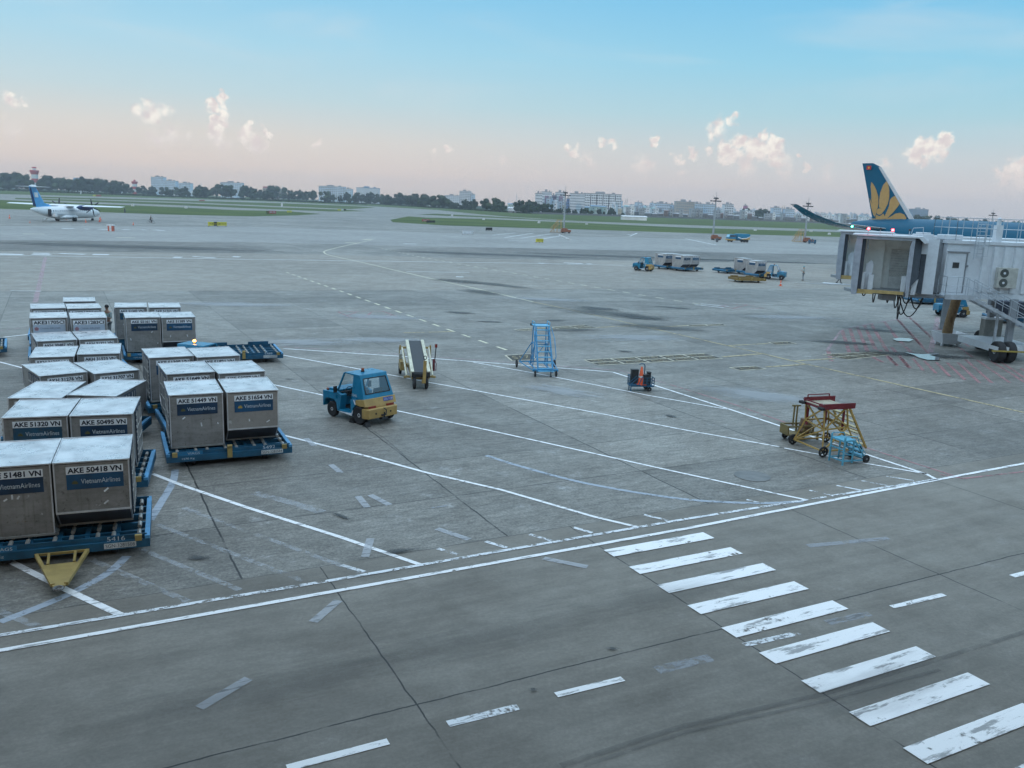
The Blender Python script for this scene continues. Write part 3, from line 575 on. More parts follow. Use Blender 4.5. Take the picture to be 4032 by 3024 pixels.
                                                                        # scraps of tape on the face
    for _ in range(scraps):
        x, z, a, l = rnd.uniform(.15, 1.35), rnd.uniform(.55 if over else .3, H-.7) if H > 1.3 else .5, rnd.uniform(-1, 1)*1.2, rnd.uniform(.05, .12)
        d = Vector((sin(a), 0, cos(a)))*l; q = Vector((cos(a), 0, -sin(a)))*.018; o = Vector((x, .005, z)); mb = MB(); mb.poly([o-q, o+q, o+d+q, o+d-q]); mb.build('tape_scrap', TAPE, T)
    if side is not None:                                                # curtained door with its webbing on one flank
        x = Wd if side > 0 else 0; e = .018*side; a, b = (L-by+.12, L-.12) if over else (.12, by-.05)
        mb = MB(); mb.box(min(x, x+e)-.012*(side > 0), max(x, x+e)+.012*(side < 0), a, b, .09, H-.1); cu = mb.build('door_curtain', CURT, T)
        mb = MB()
        for k in range(6):
            y = a+(b-a)*(k+.5)/6; mb.bar((x+e*1.2, y, .12), (x+e*1.2, y+rnd.uniform(-.06, .06), H-.13), .03, .008)
        for k in range(3): mb.bar((x+e*1.3, a, .3+.38*k if H > 1.3 else .25+.25*k), (x+e*1.3, b, .3+.38*k if H > 1.3 else .25+.25*k), .03, .008)
        for k in range(9): mb.box(min(x+e*1.3, x+e*2.2), max(x+e*1.3, x+e*2.2), a-.06, a-.02, .15+k*(H-.35)/8, .2+k*(H-.35)/8)
        mb.build('door_net', STRAP, cu)
    return T
DBL = mat('dolly blue paint', (.008, .080, .150), .45, var=.25, dirt=.22); DTOP = mat('skylit dolly blue', (.07, .26, .47), .45, var=.2, dirt=.15)  # rails share the dolly blue, skylight on top put into the colour
DYEL = mat('dolly yellow', (.31, .225, .075), .55, dirt=.3); RUBB = mat('rubber', (.018, .018, .02), .75); ROLL = mat('roller steel', (.42, .41, .38), .45, .5, dirt=.3)
DWHT = mat('white stencil', (.55, .62, .66), .6, dirt=.2); HUBM = mat('hub grey', (.35, .36, .37), .5, .3); PLW = mat('reg plate', (.52, .55, .55), .5, dirt=.2); DARKM = mat('dark chassis', (.03, .035, .04), .7)
def wheel(parent, c, r, w_, hub=None, ax='y', name='wheel', spokes=0, hubm=None):
    mb = MB(); t = w_/2; rr = r*.58
    prof = [(rr, -t*.8), (r*.86, -t), (r*.97, -t*.75), (r, -t*.3), (r, t*.3), (r*.97, t*.75), (r*.86, t), (rr, t*.8)]
    mb.lathe(prof, c, ax, 20); wh = mb.build(name, RUBB, parent, smooth=True)
    mb = MB(); mb.lathe([(0, -t*.7), (rr*.35, -t*.85), (rr*.5, -t*.55), (rr*.98, -t*.75), (rr*1.02, -t*.8), (rr*1.02, t*.8), (rr*.98, t*.75), (rr*.5, t*.55), (rr*.35, t*.85), (0, t*.7)], c, ax, 16)
    mb.build('rim', hubm or HUBM, wh, smooth=True); return wh
def make_dolly(label, loc, rz, number='5492', reg='SGN-3281584', bar='down', rollers=True, group=None, wood=False, plates=True):
    T = thing('container_dolly', label, 'dolly', loc, rz, group); Wd, D = 3.58, 2.68; Bm = mat('dolly wood yellow', (.20, .13, .035), .7, dirt=.3) if wood else DBL
    mb = MB()
    mb.box(0, Wd, 0, .07, .24, .42); mb.box(.0, Wd, D-.07, D, .24, .42)
    mb.box(.06, Wd-.06, .07, .10, .40, .53); mb.box(.06, Wd-.06, D-.10, D-.07, .40, .53)
    for x in (.0, Wd-.07): mb.box(x, x+.07, .07, D-.07, .24, .42)
    for x in (.62, 1.2, 1.75, 2.3, 2.9): mb.box(x-.05, x+.05, .1, D-.1, .30, .43)
    for y in (.55, 1.05, 1.6, 2.1): mb.box(.1, Wd-.1, y-.04, y+.04, .30, .44)
    mb.build('frame', Bm, T)
    for x in (0, Wd-.10): mb = MB(); mb.box(x, x+.10, .0, D, .425, .50); mb.build('side_rail', DTOP if not wood else Bm, T)
    mb = MB(); mb.box(.3, Wd-.3, .3, D-.3, .22, .28); mb.build('underframe', DARKM, T)
    for x in (.25, 2.25): mb = MB(); mb.box(x, x+1.0, D-.105, D-.065, .53, .66); mb.build('end_stop', Bm, T)
    if rollers:
        mb = MB(); mb.tube((0, .0, 0), (0, .26, 0), .045, 8); first = mb.build('roller', ROLL, T); k = 0
        for y in (.22, .72, 1.22, 1.75, 2.25):
            for i in range(8):
                x = .32+i*.42+(.1 if k % 2 else 0); k += 1
                if first.location.x == 0: o = first
                else: o = first.copy(); C.objects.link(o); o.parent = T
                o.location = (x, y, .455)
    for x in (.75, Wd-.75):
        for y in (.45, D-.45): wheel(T, (x, y, .17), .17, .13, ax='x')
    for x in (.16, Wd-.30): mb = MB(); mb.box(x, x+.14, -.012, .068, .395, .525); mb.build('corner_stop', DYEL, T)
    if bar == 'down':
        mb = MB(); z = .22; a, b, tip = (1.36, -.02, .3), (2.34, -.02, .3), (1.85, -1.12, .24)
        mb.bar(a, b, .05); mb.bar(a, (1.83, -1.58, .25), .07); mb.bar(b, (2.07, -1.58, .25), .07); mb.bar((1.6, -.02, .3), (1.64, -.58, .285), .05); mb.bar((2.1, -.02, .3), (2.13, -.58, .285), .05)
        mb.add([(1.56, -.58, .29), (2.22, -.58, .29), (2.06, -1.66, .26), (1.84, -1.66, .26), (1.56, -.58, .26), (2.22, -.58, .26), (2.06, -1.66, .23), (1.84, -1.66, .23)], [(0, 1, 2, 3), (7, 6, 5, 4), (0, 4, 5, 1), (1, 5, 6, 2), (2, 6, 7, 3), (3, 7, 4, 0)])
        tb = mb.build('drawbar', DYEL, T)
        mb = MB()
        for i in range(12):
            a0, a1 = 2*pi*i/12, 2*pi*(i+1)/12; mb.tube((1.95+.085*cos(a0), -1.75+.085*sin(a0), .25), (1.95+.085*cos(a1), -1.75+.085*sin(a1), .25), .026, 6)
        mb.build('towing_eye', mat('steel eye', (.2, .2, .2), .5, .6), tb)
    elif bar == 'up':
        mb = MB(); mb.box(1.68, 1.82, -.05, .02, .27, .62); mb.tube((1.68, -.03, .62), (1.82, -.03, .62), .045, 10); mb.build('drawbar', DYEL, T)
    if plates:
        mb = MB(); mb.box(.30, 1.0, .062, .072, .41, .52); mb.build('name_panel', mat('dolly panel teal', (.02, .16, .30), .5), T)
        lettering('VIAGS', DWHT, T, (.58, .06, .43), (1, 0, 0), (0, 0, 1), .34, .07); lettering('1270 Kg', DWHT, T, (.42, -.002, .29), (1, 0, 0), (0, 0, 1), .34, .07)
        lettering(number, DWHT, T, (Wd-.86, .067, .415), (1, 0, 0), (0, 0, 1), .36, .1)
        mb = MB(); mb.box(Wd-.92, Wd-.28, -.006, .0, .275, .395); rp = mb.build('registration_plate', PLW, T)
        lettering(reg, NAVY, rp, (Wd-.89, -.006, .295), (1, 0, 0), (0, 0, 1), .58, .08)
    return T
def pos(x, y): return Vector((x, y, .5))
DG, CG = 'container dollies drawn up in rows', 'silver cargo containers on dollies'
LAYOUT = [ # id, left corner, right corner, yaw, kind, left code, right code, airline, drawbar
 ('1', None, (-9.80, 17.61), 21.9, 'E', 'AKE 51481 VN', 'AKE 50418 VN', 'VN', 'down', '5416', 'SGN-3281508'),
 ('2', (-12.96, 21.12), (-11.46, 21.57), 18.3, 'E', 'AKE 51320 VN', 'AKE 50495 VN', 'VN', 'down', '5421', 'SGN-3281512'),
 ('3', (-15.20, 25.14), (-13.78, 25.84), 6.3, 'H', 'AKH 31188 VN', 'AKH 31640 VN', 'VN', 'down', '5433', 'SGN-3281530'),
 ('4', (-16.00, 28.37), (-14.48, 29.06), 41.8, 'H', 'AKH 31276 VN', 'AKH 31707 VN', 'VN', 'down', '5402', 'SGN-3281541'),
 ('5', (-18.11, 31.51), (-16.81, 32.49), 23.4, 'H', 'AKH 31308 VN', 'AKH 31523 VN', 'VN', 'down', '5437', 'SGN-3281555'),
 ('6', (-19.74, 34.98), (-18.39, 35.81), 33.3, 'H', 'AKH 30487 VN', 'AKH 31321 VN', 'VN', 'down', '5440', 'SGN-3281561'),
 ('7', (-21.76, 38.15), (-20.17, 38.61), 28.6, 'E', 'AKE31705CI', 'AKE31283CI', 'CI', 'down', '5446', 'SGN-3281564'),
 ('8', (-23.44, 41.25), (-21.91, 41.73), 29.7, 'E', 'AKE30938CI', 'AKE31025CI', 'CI', 'down', '5451', 'SGN-3281568'),
 ('9', None, (-23.47, 44.34), 27.5, 'E', '', 'AKE31416CI', 'CI', 'down', '5458', 'SGN-3281570'),
 ('A', (-9.97, 24.29), (-8.50, 24.94), 25.5, 'E', 'AKE 51449 VN', 'AKE 51654 VN', 'VN', 'up', '5492', 'SGN-3281584'),
 ('B', (-11.21, 27.21), (-9.66, 27.64), 29.5, 'E', 'AKE 51649 VN', 'AKE 50887 VN', 'VN', 'down', '5476', 'SGN-3281579'),
 ('C', (-12.91, 29.89), (-11.36, 30.33), 29.8, 'E', 'AKE 51308 VN', 'AKE 51821 VN', 'VN', 'down', '5470', 'SGN-3281577'),
 ('D', (-18.03, 39.41), (-16.56, 39.92), 26.4, 'E', 'AKE 55161 VN', 'AKE 51389 VN', 'VN', 'down', '5463', 'SGN-3281575'),
 ('E', (-20.13, 42.86), (-18.58, 43.32), 23.9, 'E', 'AKE 51342 VN', 'AKE 51765 VN', 'VN', 'down', '5461', 'SGN-3281574'),
]
DL = {'1': 'blue dolly nearest the viewer, yellow A-frame drawbar pointing at the camera', '2': 'blue dolly under the AKE 51320 and AKE 50495 containers', '3': 'blue dolly under the two skewed low containers behind AKE 51320',
      '4': 'blue dolly under the low AKH 31276 and AKH 31707 containers', '5': 'blue dolly under the low AKH 31308 and AKH 31523 containers', '6': 'blue dolly under the low AKH 30487 and AKH 31321 containers',
      '7': 'blue dolly under the two containers with pale CHINA AIRLINES panels in full view', '8': 'blue dolly just behind the AKE31705CI and AKE31283CI containers', '9': 'blue dolly at the far end of the left row, carrying one container',
      'A': 'blue dolly numbered 5492 with a folded yellow drawbar, front of the middle row', 'B': 'blue dolly under the AKE 51649 container, second in the middle row', 'C': 'blue dolly under the AKE 51308 container, third in the middle row',
      'D': 'blue dolly under AKE 55161, beside the tug with the lit beacon', 'E': 'blue dolly under AKE 51342, back of the third row'}
ROWN = {'1': 'on the dolly with the yellow drawbar', '2': 'on the second dolly of the long row', '4': 'on the fourth dolly of the long row', '5': 'on the fifth dolly of the long row', '6': 'just before the CHINA AIRLINES pair', '7': 'with a pale airline panel', '8': 'half hidden behind a pale panelled pair', '9': 'alone at the far end of the long row', 'A': 'on dolly 5492', 'B': 'in the second pair behind dolly 5492', 'C': 'beside the roof of the beacon tug', 'D': 'before the AKE 51342 pair', 'E': 'farthest pair by the standing worker'}
def clabel(code, over, kind, extra=''):
    return ('silver ' + ('low ' if kind == 'H' else '') + 'container marked ' + code + ', ' + extra)
sd_ = 0
for cid, l, r, yaw, kind, cl, cr, al, bar, num, reg in LAYOUT:
    a = R(yaw); ex = Vector((cos(a), sin(a), 0)); ey = Vector((-sin(a), cos(a), 0)); sd_ += 2
    left = pos(*l) if l else pos(*r)-ex*1.545
    right = pos(*r)
    origin = left-ex*.17-ey*(.576 if kind == 'E' else .25); origin.z = 0
    extra = ROWN.get(cid, '')
    if cid == '3':
        if l: container(cl, left, R(10.4), 'silver low wide container with a skewed roof, directly behind AKE 51320', kind, False, al, seed=sd_, side=-1, group=CG)
        container(cr, right, R(2.5), 'silver low wide container with a skewed roof, its flank dark, behind AKE 50495', kind, False, al, seed=sd_+1, side=1, group=CG)
    else:
        if cl: container(cl, left, a, clabel(cl, False, kind, extra), kind, False, al, seed=sd_, side=-1, scraps=3 if cid in '1AD' else 1, group=CG)
        container(cr, right, a, clabel(cr, kind == 'E', kind, extra), kind, kind == 'E', al, clean=(cid == 'A'), seed=sd_+1, side=1, scraps=2, group=CG)
    make_dolly(DL[cid], origin, a, num, reg, bar, rollers=cid in '12A4567', group=DG, plates=cid in '12AD7')
e1, e2 = G(862, 1400, .42), G(1115, 1395, .42)
make_dolly('empty blue roller dolly numbered 5489 right of the tug with the lit beacon', (e2-(e2-e1).normalized()*3.58)*Vector((1, 1, 0)) if False else Vector((e2.x, e2.y, 0))-Vector((cos(R(24)), sin(R(24)), 0))*3.58, R(24), '5489', 'SGN-3281573', 'up', True, DG)
g = G(27, 1372, .42); make_dolly('empty blue dolly cut off by the left edge of the photo', Vector((g.x, g.y, 0))-Vector((cos(R(30)), sin(R(30)), 0))*3.58, R(30), '5495', 'SGN-3281590', 'up', True, DG)
# far pairs out on the apron
def far_train():
    a = R(-42); ex = Vector((cos(a), sin(a), 0)); ey = Vector((-sin(a), cos(a), 0)); FG = 'distant dollies and containers on the apron'
    def spot(px, py): p = G(px, py); return Vector((p.x, p.y, 0))
    for px, py, yaw, items, lab, kw in [
        (2622, 1062, 33, (0, 1), 'distant blue dolly with two containers, left of the other loaded pair', {}), (2693, 1070, 33, (0, 1), 'distant blue dolly with two containers, right of the other loaded pair', {}),
        (2856, 1078, 28, (), 'distant empty blue dolly behind a lone container', {}), (2936, 1083, 28, (0,), 'distant blue dolly with one container, behind the wooden dolly', {}), (2985, 1096, 28, (0,), 'distant blue dolly hitched behind the tug that faces right', {}),
        (2905, 1113, 12, (), 'distant yellow brown wooden dolly in front of a blue one', {'wood': True})]:
        b = R(yaw); ux_ = Vector((cos(b), sin(b), 0)); uy_ = Vector((-sin(b), cos(b), 0)); o = spot(px, py)
        make_dolly(lab, o, b, bar='up', rollers=False, plates=False, group=FG, **kw)
        for i in items:
            c = o+ux_*(.17+1.54*i)+uy_*.5; c.z = .5
            container('AKE 51%d VN' % (700+int(px) % 190+i), c, b, ('silver distant container at the %s of the %s dolly' % ('left' if i == 0 else 'right', {2622: 'left loaded', 2693: 'right loaded', 2936: 'half loaded', 2985: 'tug drawn'}[px])), 'E', True, 'VN', seed=px+i, scraps=0, group=FG, far=True)
far_train()
# ================================================================== tugs and ground equipment
TBL = mat('tug blue paint', (.010, .175, .31), .3, var=.14, dirt=.1); GOLD = mat('tug gold paint', (.40, .265, .09), .42, var=.15, dirt=.18); TWH = mat('tug white stripe', (.70, .74, .78), .4)
BLACKP = mat('black plastic', (.02, .022, .025), .55); REDL = mat('red lamp', (.22, .02, .015), .3); AMB = mat('amber beacon', (.30, .07, .02), .3); GLS = glass('window glass')
LIT = mat('lit beacon', (1, .4, .05), .4, emit=((1, .38, .06), 14)); BPL = mat('blue number plate', (.02, .06, .38), .5)
def make_tug(label, loc, rz, lit=False, number='1046', reg='SGN-31281', hoodbox=False, group=None):
    T = thing('baggage_tug', label, 'tug', loc, rz, group)
    mb = MB()                                                           # blue body: hood, fenders, sill
    mb.prism([(1.26, 1.0), (.45, 1.07), (.45, .45), (1.26, .5)], 'y', -.52, .52)
    for s in (1, -1):
        a, b = sorted((.46*s, .73*s))
        mb.prism([(1.28, .93), (1.28, .36), (1.21, .36), (1.17, .60), (1.03, .69), (.62, .69), (.49, .58), (.43, .30), (.30, .32), (.18, .92), (.44, .98)], 'y', a, b)
        mb.prism([(.44, .30), (-.42, .25), (-.40, .36), (.40, .38)], 'y', a, b)
        mb.prism([(-.36, .34), (-.33, .84), (-.62, .87), (-.62, .70), (-.46, .52), (-.43, .30)], 'y', a, b)
    mb.box(-.4, .5, -.5, .5, .33, .37)
    body = mb.build('body', TBL, T, bevel=.015)
    mb = MB()
    for s in (1, -1):
        y = .732*s
        mb.poly([(.43, y, .30), (-.05, y, .275), (-.42, y, .25), (-.44, y, .31), (-.5, y, .52), (-.40, y, .36), (-.2, y, .33)])
        mb.poly([(-.50, y, .86), (-.56, y, .865), (-.66, y, .70), (-.58, y, .70)])
    mb.build('swoosh_stripe', TWH, body)
    mb = MB()                                                           # gold rear
    mb.prism([(-.62, .87), (-1.08, .96), (-1.16, .70), (-.86, .68), (-.62, .70)], 'y', -.735, .735)
    mb.prism([(-.86, .68), (-1.16, .71), (-1.18, .62), (-1.12, .60), (-.9, .58)], 'y', -.60, .60)
    mb.build('rear_deck', GOLD, T, bevel=.015)
    mb = MB(); out = [(-1.12, -.74), (-1.30, -.66), (-1.30, .66), (-1.12, .74), (-.98, .74), (-.98, .45), (-.7, .42), (-.7, -.42), (-.98, -.45), (-.98, -.74)]
    mb.prism(out, 'z', .26, .62); cw = mb.build('counterweight', GOLD, T, bevel=.03)
    for y in (-.34, .34): mb = MB(); mb.lathe([(.035, 0), (.035, -.01), (0, -.012)], (-1.302, y, .44), 'x', 10); mb.build('bolt', BLACKP, cw)
    mb = MB(); mb.box(-1.40, -1.2, -.12, .12, .20, .27); mb.box(-1.36, -1.28, -.10, .10, .34, .38); mb.tube((-1.36, 0, .2), (-1.36, 0, .46), .025); mb.path([(-1.28, -.02, .60), (-1.40, -.05, .55), (-1.42, -.03, .42), (-1.36, 0, .36)], .018); mb.build('tow_hitch', DARKM, T)
    for y in (-.42, .42): mb = MB(); mb.box(-1.19, -1.10, y-.17, y+.17, .615, .70); mb.build('tail_light', REDL, T)
    # cab: slanted posts, roof, panels round the windows
    mb = MB()
    mb.prism([(-.72, 1.78), (.10, 1.78), (.16, 1.74), (-.74, 1.70)], 'y', -.63, .63)
    for s in (1, -1):
        mb.bar((.13, .61*s, 1.75), (.46, .67*s, 1.03), .06); y0, y1 = sorted((.60*s, .655*s))
        mb.add([(-.74, .61*s, 1.74), (-.36, .61*s, 1.74), (-.34, .69*s, .86), (-1.04, .70*s, .95), (-.74, .56*s, 1.74), (-.36, .56*s, 1.74), (-.34, .64*s, .86), (-1.02, .64*s, .95)], [(0, 1, 2, 3), (7, 6, 5, 4), (0, 4, 5, 1), (1, 5, 6, 2), (2, 6, 7, 3), (3, 7, 4, 0)])
    mb.bar((.46, -.67, 1.03), (.46, .67, 1.03), .06)
    def rear(y, z): f = (z-.95)/.79; return (-1.05+.31*f, y*(.70-.09*f)/.70, z)
    for a, b, c, d in [(-.70, .70, .95, 1.12), (-.70, .70, 1.64, 1.76), (-.70, -.58, 1.12, 1.64), (.58, .70, 1.12, 1.64)]:
        q = [rear(a, c), rear(b, c), rear(b, d), rear(a, d)]; mb.add(q+[(x+.04, y, z) for x, y, z in q], [(0, 1, 2, 3), (7, 6, 5, 4), (0, 4, 5, 1), (1, 5, 6, 2), (2, 6, 7, 3), (3, 7, 4, 0)])
    cab = mb.build('cab', TBL, T, bevel=.012)
    mb = MB(); mb.poly([rear(-.58, 1.12), rear(.58, 1.12), rear(.58, 1.64), rear(-.58, 1.64)]); mb.build('rear_window', GLS, cab)
    mb = MB(); mb.poly([(.44, -.64, 1.06), (.44, .64, 1.06), (.14, .58, 1.74), (.14, -.58, 1.74)]); mb.build('windscreen', GLS, cab)
    fr = []
    mb = MB()
    for p, q in zip([(-.58, 1.12), (.58, 1.12), (.58, 1.64), (-.58, 1.64)], [(.58, 1.12), (.58, 1.64), (-.58, 1.64), (-.58, 1.12)]): a, b = rear(*p), rear(*q); mb.bar((a[0]-.004, a[1], a[2]), (b[0]-.004, b[1], b[2]), .03)
    mb.build('window_seal', BLACKP, cab)
    for y in (-.32, .32):
        mb = MB(); mb.box(-.55, -.1, y-.22, y+.22, .48, .62); mb.prism([(-.55, .6), (-.45, .6), (-.58, 1.2), (-.68, 1.18)], 'y', y-.2, y+.2); mb.build('seat', BLACKP, T, bevel=.03)
    mb = MB(); c = Vector((.20, .3, 1.0)); a1, a2 = Vector((0, 1, 0)), Vector((.45, 0, .9)).normalized(); P = [c+(a1*cos(2*pi*i/14)+a2*sin(2*pi*i/14))*.18 for i in range(15)]
    mb.path(P, .014, 5); mb.tube(c, (.42, .3, .78), .02); mb.build('steering_wheel', BLACKP, T)
    mb = MB(); mb.box(.30, .46, -.6, .6, .86, 1.0); mb.build('dashboard', BLACKP, T)
    for s in (1, -1): mb = MB(); mb.box(.42, .47, .80*s-.07, .80*s+.07, .98, 1.22); mb.bar((.44, .68*s, 1.1), (.44, .8*s, 1.1), .02); mb.build('mirror', BLACKP, T)
    mb = MB(); mb.lathe([(.07, 1.78), (.07, 1.82), (.06, 1.83)], (-.28, .12, 0), 'z', 12); bc = mb.build('beacon', BLACKP, T)
    mb = MB(); mb.lathe([(.055, 1.83), (.058, 1.90), (.04, 1.925), (0, 1.93)], (-.28, .12, 0), 'z', 12); mb.build('beacon_lens', LIT if lit else AMB, bc)
    for s in (1, -1): mb = MB(); mb.lathe([(.05, 0), (.055, .05), (.02, .08)], (1.12, .62*s, .95), 'z', 10); mb.build('turn_signal', mat('signal amber', (.2, .06, .03), .4), T)
    for x, r, w_ in ((.79, .29, .18), (-.79, .34, .22)):
        for s in (1, -1): wheel(T, (x, .62*s, r), r, w_, ax='y', hubm=mat('white wheel', (.62, .63, .64), .5, .2, dirt=.15))
    for s in (1, -1): lettering(number, DWHT, cab, (-.40 if s > 0 else -.70, .705*s, .98), (-s, 0, 0), (0, 0, 1), .27, .11, 'number')
    mb = MB(); q = [(-1.115, -.60, .80), (-1.115, -.15, .80), (-1.085, -.15, .93), (-1.085, -.60, .93)]; mb.poly([(x-.02, y, z) for x, y, z in q]); rp = mb.build('registration_plate', BPL, T)
    lettering(reg, DWHT, rp, (-1.137, -.17, .82), (0, -1, 0), (.22, 0, 1), .41, .09)
    mb = MB(); mb.prism([(1.18, .45), (.5, .40), (-1.0, .38), (-1.0, .28), (1.18, .34)], 'y', -.4, .4); mb.build('chassis', DARKM, T)
    return T
FL, RL, RRr = G(1310.4, 1638.7), G(1417, 1671), G(1540, 1647.7)
hd = Vector((-1.2, 1.03, 0)).normalized(); sidev = Vector((-hd.y, hd.x, 0))
ctr = RL+hd*.79-sidev*.66
make_tug('parked blue and gold tug numbered 1046 standing alone on the white lines', (ctr.x, ctr.y, 0), math.atan2(hd.y, hd.x))
b0 = G(772, 1350, 1.8)
make_tug('blue tug with its orange beacon lit, half hidden behind the AKE 51308 container', (b0.x+.1, b0.y+.3, 0), R(75), lit=True, number='1052', reg='SGN-31288')
p = G(2533, 1066); make_tug('distant blue and gold tug standing empty, left of the loaded dollies', (p.x, p.y, 0), R(150), number='1031', reg='SGN-31270')
p = G(3052, 1100); make_tug('distant blue tug facing right in front of a single container', (p.x, p.y, 0), R(-22), number='1027', reg='SGN-31266')
make_tug('blue tug under the jet bridge, partly behind the brown hose', (37.3, 73.4, 0), R(172), number='1044', reg='SGN-31279')
# wheel chocks at the tug
for dx in (.36, -.36):
    q = RL+hd*dx*1.05; mb = MB(); mb.prism([(-.12, 0), (.12, 0), (.08, .06), (.0, .15), (-.05, .15)] if dx < 0 else [(-.12, 0), (.12, 0), (.05, .15), (0, .15), (-.08, .06)], 'y', -.1, .1)
    o = mb.build('wheel_chock', RUBB); o.location = (q.x, q.y, .004); o.rotation_euler = (0, 0, math.atan2(hd.y, hd.x))
    tag(o, 'black rubber wheel chock %s the rear wheel of tug 1046' % ('ahead of' if dx > 0 else 'behind'), 'chock', 'wheel chocks')
# ------------------------------------------------------------------ belt loader
def belt_loader():
    f1, f2, b1 = G(1629, 1532), G(1681, 1530), G(1582, 1464)
    CRM = mat('cream rail', (.55, .54, .42), .5, dirt=.15); OCH = mat('ochre frame', (.34, .24, .09), .55, dirt=.3); BELT = mat('belt rubber', (.035, .042, .05), .6, dirt=.15)
    mid = (f1+f2)/2; ax = Vector((-.20, 1, 0)).normalized()
    T = thing('belt_loader', 'cream and ochre belt loader with a black sloping belt and raised tow bar', 'belt loader', (mid.x, mid.y, 0), math.atan2(ax.y, ax.x)-pi/2); T.scale = (.77, .95, .96)
    # local: x across, y along the belt (up and away), z up
    z0, z1, y0, y1 = .78, 1.62, -.05, 3.6
    def bp(x, y, dz=0): return (x, y, z0+(z1-z0)*(y-y0)/(y1-y0)+dz)
    mb = MB(); q = [bp(-.36, y0), bp(.36, y0), bp(.36, y1), bp(-.36, y1)]; mb.add(q+[(x, y, z-.16) for x, y, z in q], [(0, 1, 2, 3), (7, 6, 5, 4), (0, 4, 5, 1), (1, 5, 6, 2), (2, 6, 7, 3), (3, 7, 4, 0)])
    mb.tube(bp(-.36, y0, -.08), bp(.36, y0, -.08), .09, 12); mb.build('belt', BELT, T)
    for s in (1, -1):
        mb = MB(); q = [bp(.37*s, y0-.05, .05), bp(.55*s, y0-.05, .05), bp(.55*s, y1, .05), bp(.37*s, y1, .05)]; mb.add(q+[(x, y, z-.2) for x, y, z in q], [(0, 1, 2, 3), (7, 6, 5, 4), (0, 4, 5, 1), (1, 5, 6, 2), (2, 6, 7, 3), (3, 7, 4, 0)]); mb.build('side_rail', CRM, T)
        mb = MB(); mb.bar((.74*s, .55, .50), (.80*s, 3.0, 1.36), .08); mb.build('handrail', CRM, T)
        mb = MB(); mb.bar((.55*s, 3.1, 1.36), (.92*s, 3.1, 1.36), .09); mb.tube((.90*s, 3.1, 1.25), (.90*s, 3.1, 1.48), .05); mb.bar((.94*s, 3.2, .45), (.94*s, 3.2, 1.4), .05); mb.bar((.55*s, .45, .48), (.9*s, .45, .45), .09); mb.build('outrigger_arm', OCH, T)
    mb = MB(); mb.box(-.5, .5, .1, .3, .42, .6); mb.box(-.45, -.35, .2, 3.5, .40, .52); mb.box(.35, .45, .2, 3.5, .40, .52); mb.box(-.85, .85, 3.3, 3.5, .38, .54); mb.box(-.5, .5, -.05, .12, .50, .70)
    for s in (1, -1): mb.bar((.4*s, .5, .5), (.4*s, 3.0, 1.35), .06); mb.bar((.4*s, 3.0, .5), (.4*s, 1.4, .95), .06); mb.bar((.62*s, 1.6, .42), (.70*s, 3.2, 1.2), .05)
    mb.box(-.95, -.6, 2.3, 3.2, .40, .80); mb.box(.6, .8, 1.8, 2.5, .45, .7); mb.build('chassis', OCH, T)
    mb = MB(); mb.box(-.5, .52, -.12, .06, .55, .78); mb.build('front_apron', BLACKP, T)
    for x in (-.34, .34): wheel(T, (x, .05, .29), .29, .17, ax='x')
    for x in (-.86, .86): wheel(T, (x, 3.5, .29), .29, .17, ax='x')
    mb = MB(); mb.bar((.15, -.08, .36), (.15, -.22, .36), .18, .14); mb.bar((.17, -.26, .32), (.22, -.22, 1.32), .17, .1); tb = mb.build('tow_bar', GOLD, T)
    mb = MB(); P = [(.22+.08*cos(2*pi*i/14), -.22, 1.46+.08*sin(2*pi*i/14)) for i in range(15)]; mb.path(P, .02, 6); mb.build('towing_eye', BLACKP, tb)
    mb = MB(); mb.tube((1.02, 2.0, .72), (1.10, 2.0, 1.56), .03); pl = mb.build('lamp_post', BLACKP, T); mb = MB(); mb.box(1.03, 1.17, 1.94, 2.06, 1.56, 1.72); mb.build('red_lamp', REDL, pl)
    mb = MB(); mb.tube((.98, 1.9, .45), (.98, 2.0, 1.0), .07, 10); mb.path([(1.03, 1.9, .95), (1.12, 1.9, .8), (1.1, 1.9, .45)], .02); mb.build('fire_extinguisher', mat('extinguisher red', (.13, .02, .03), .4), T)
    mb = MB(); mb.box(-.96, -.80, 3.0, 3.2, .82, 1.05); mb.build('control_box', mat('control grey', (.35, .36, .33), .5), T)
belt_loader()
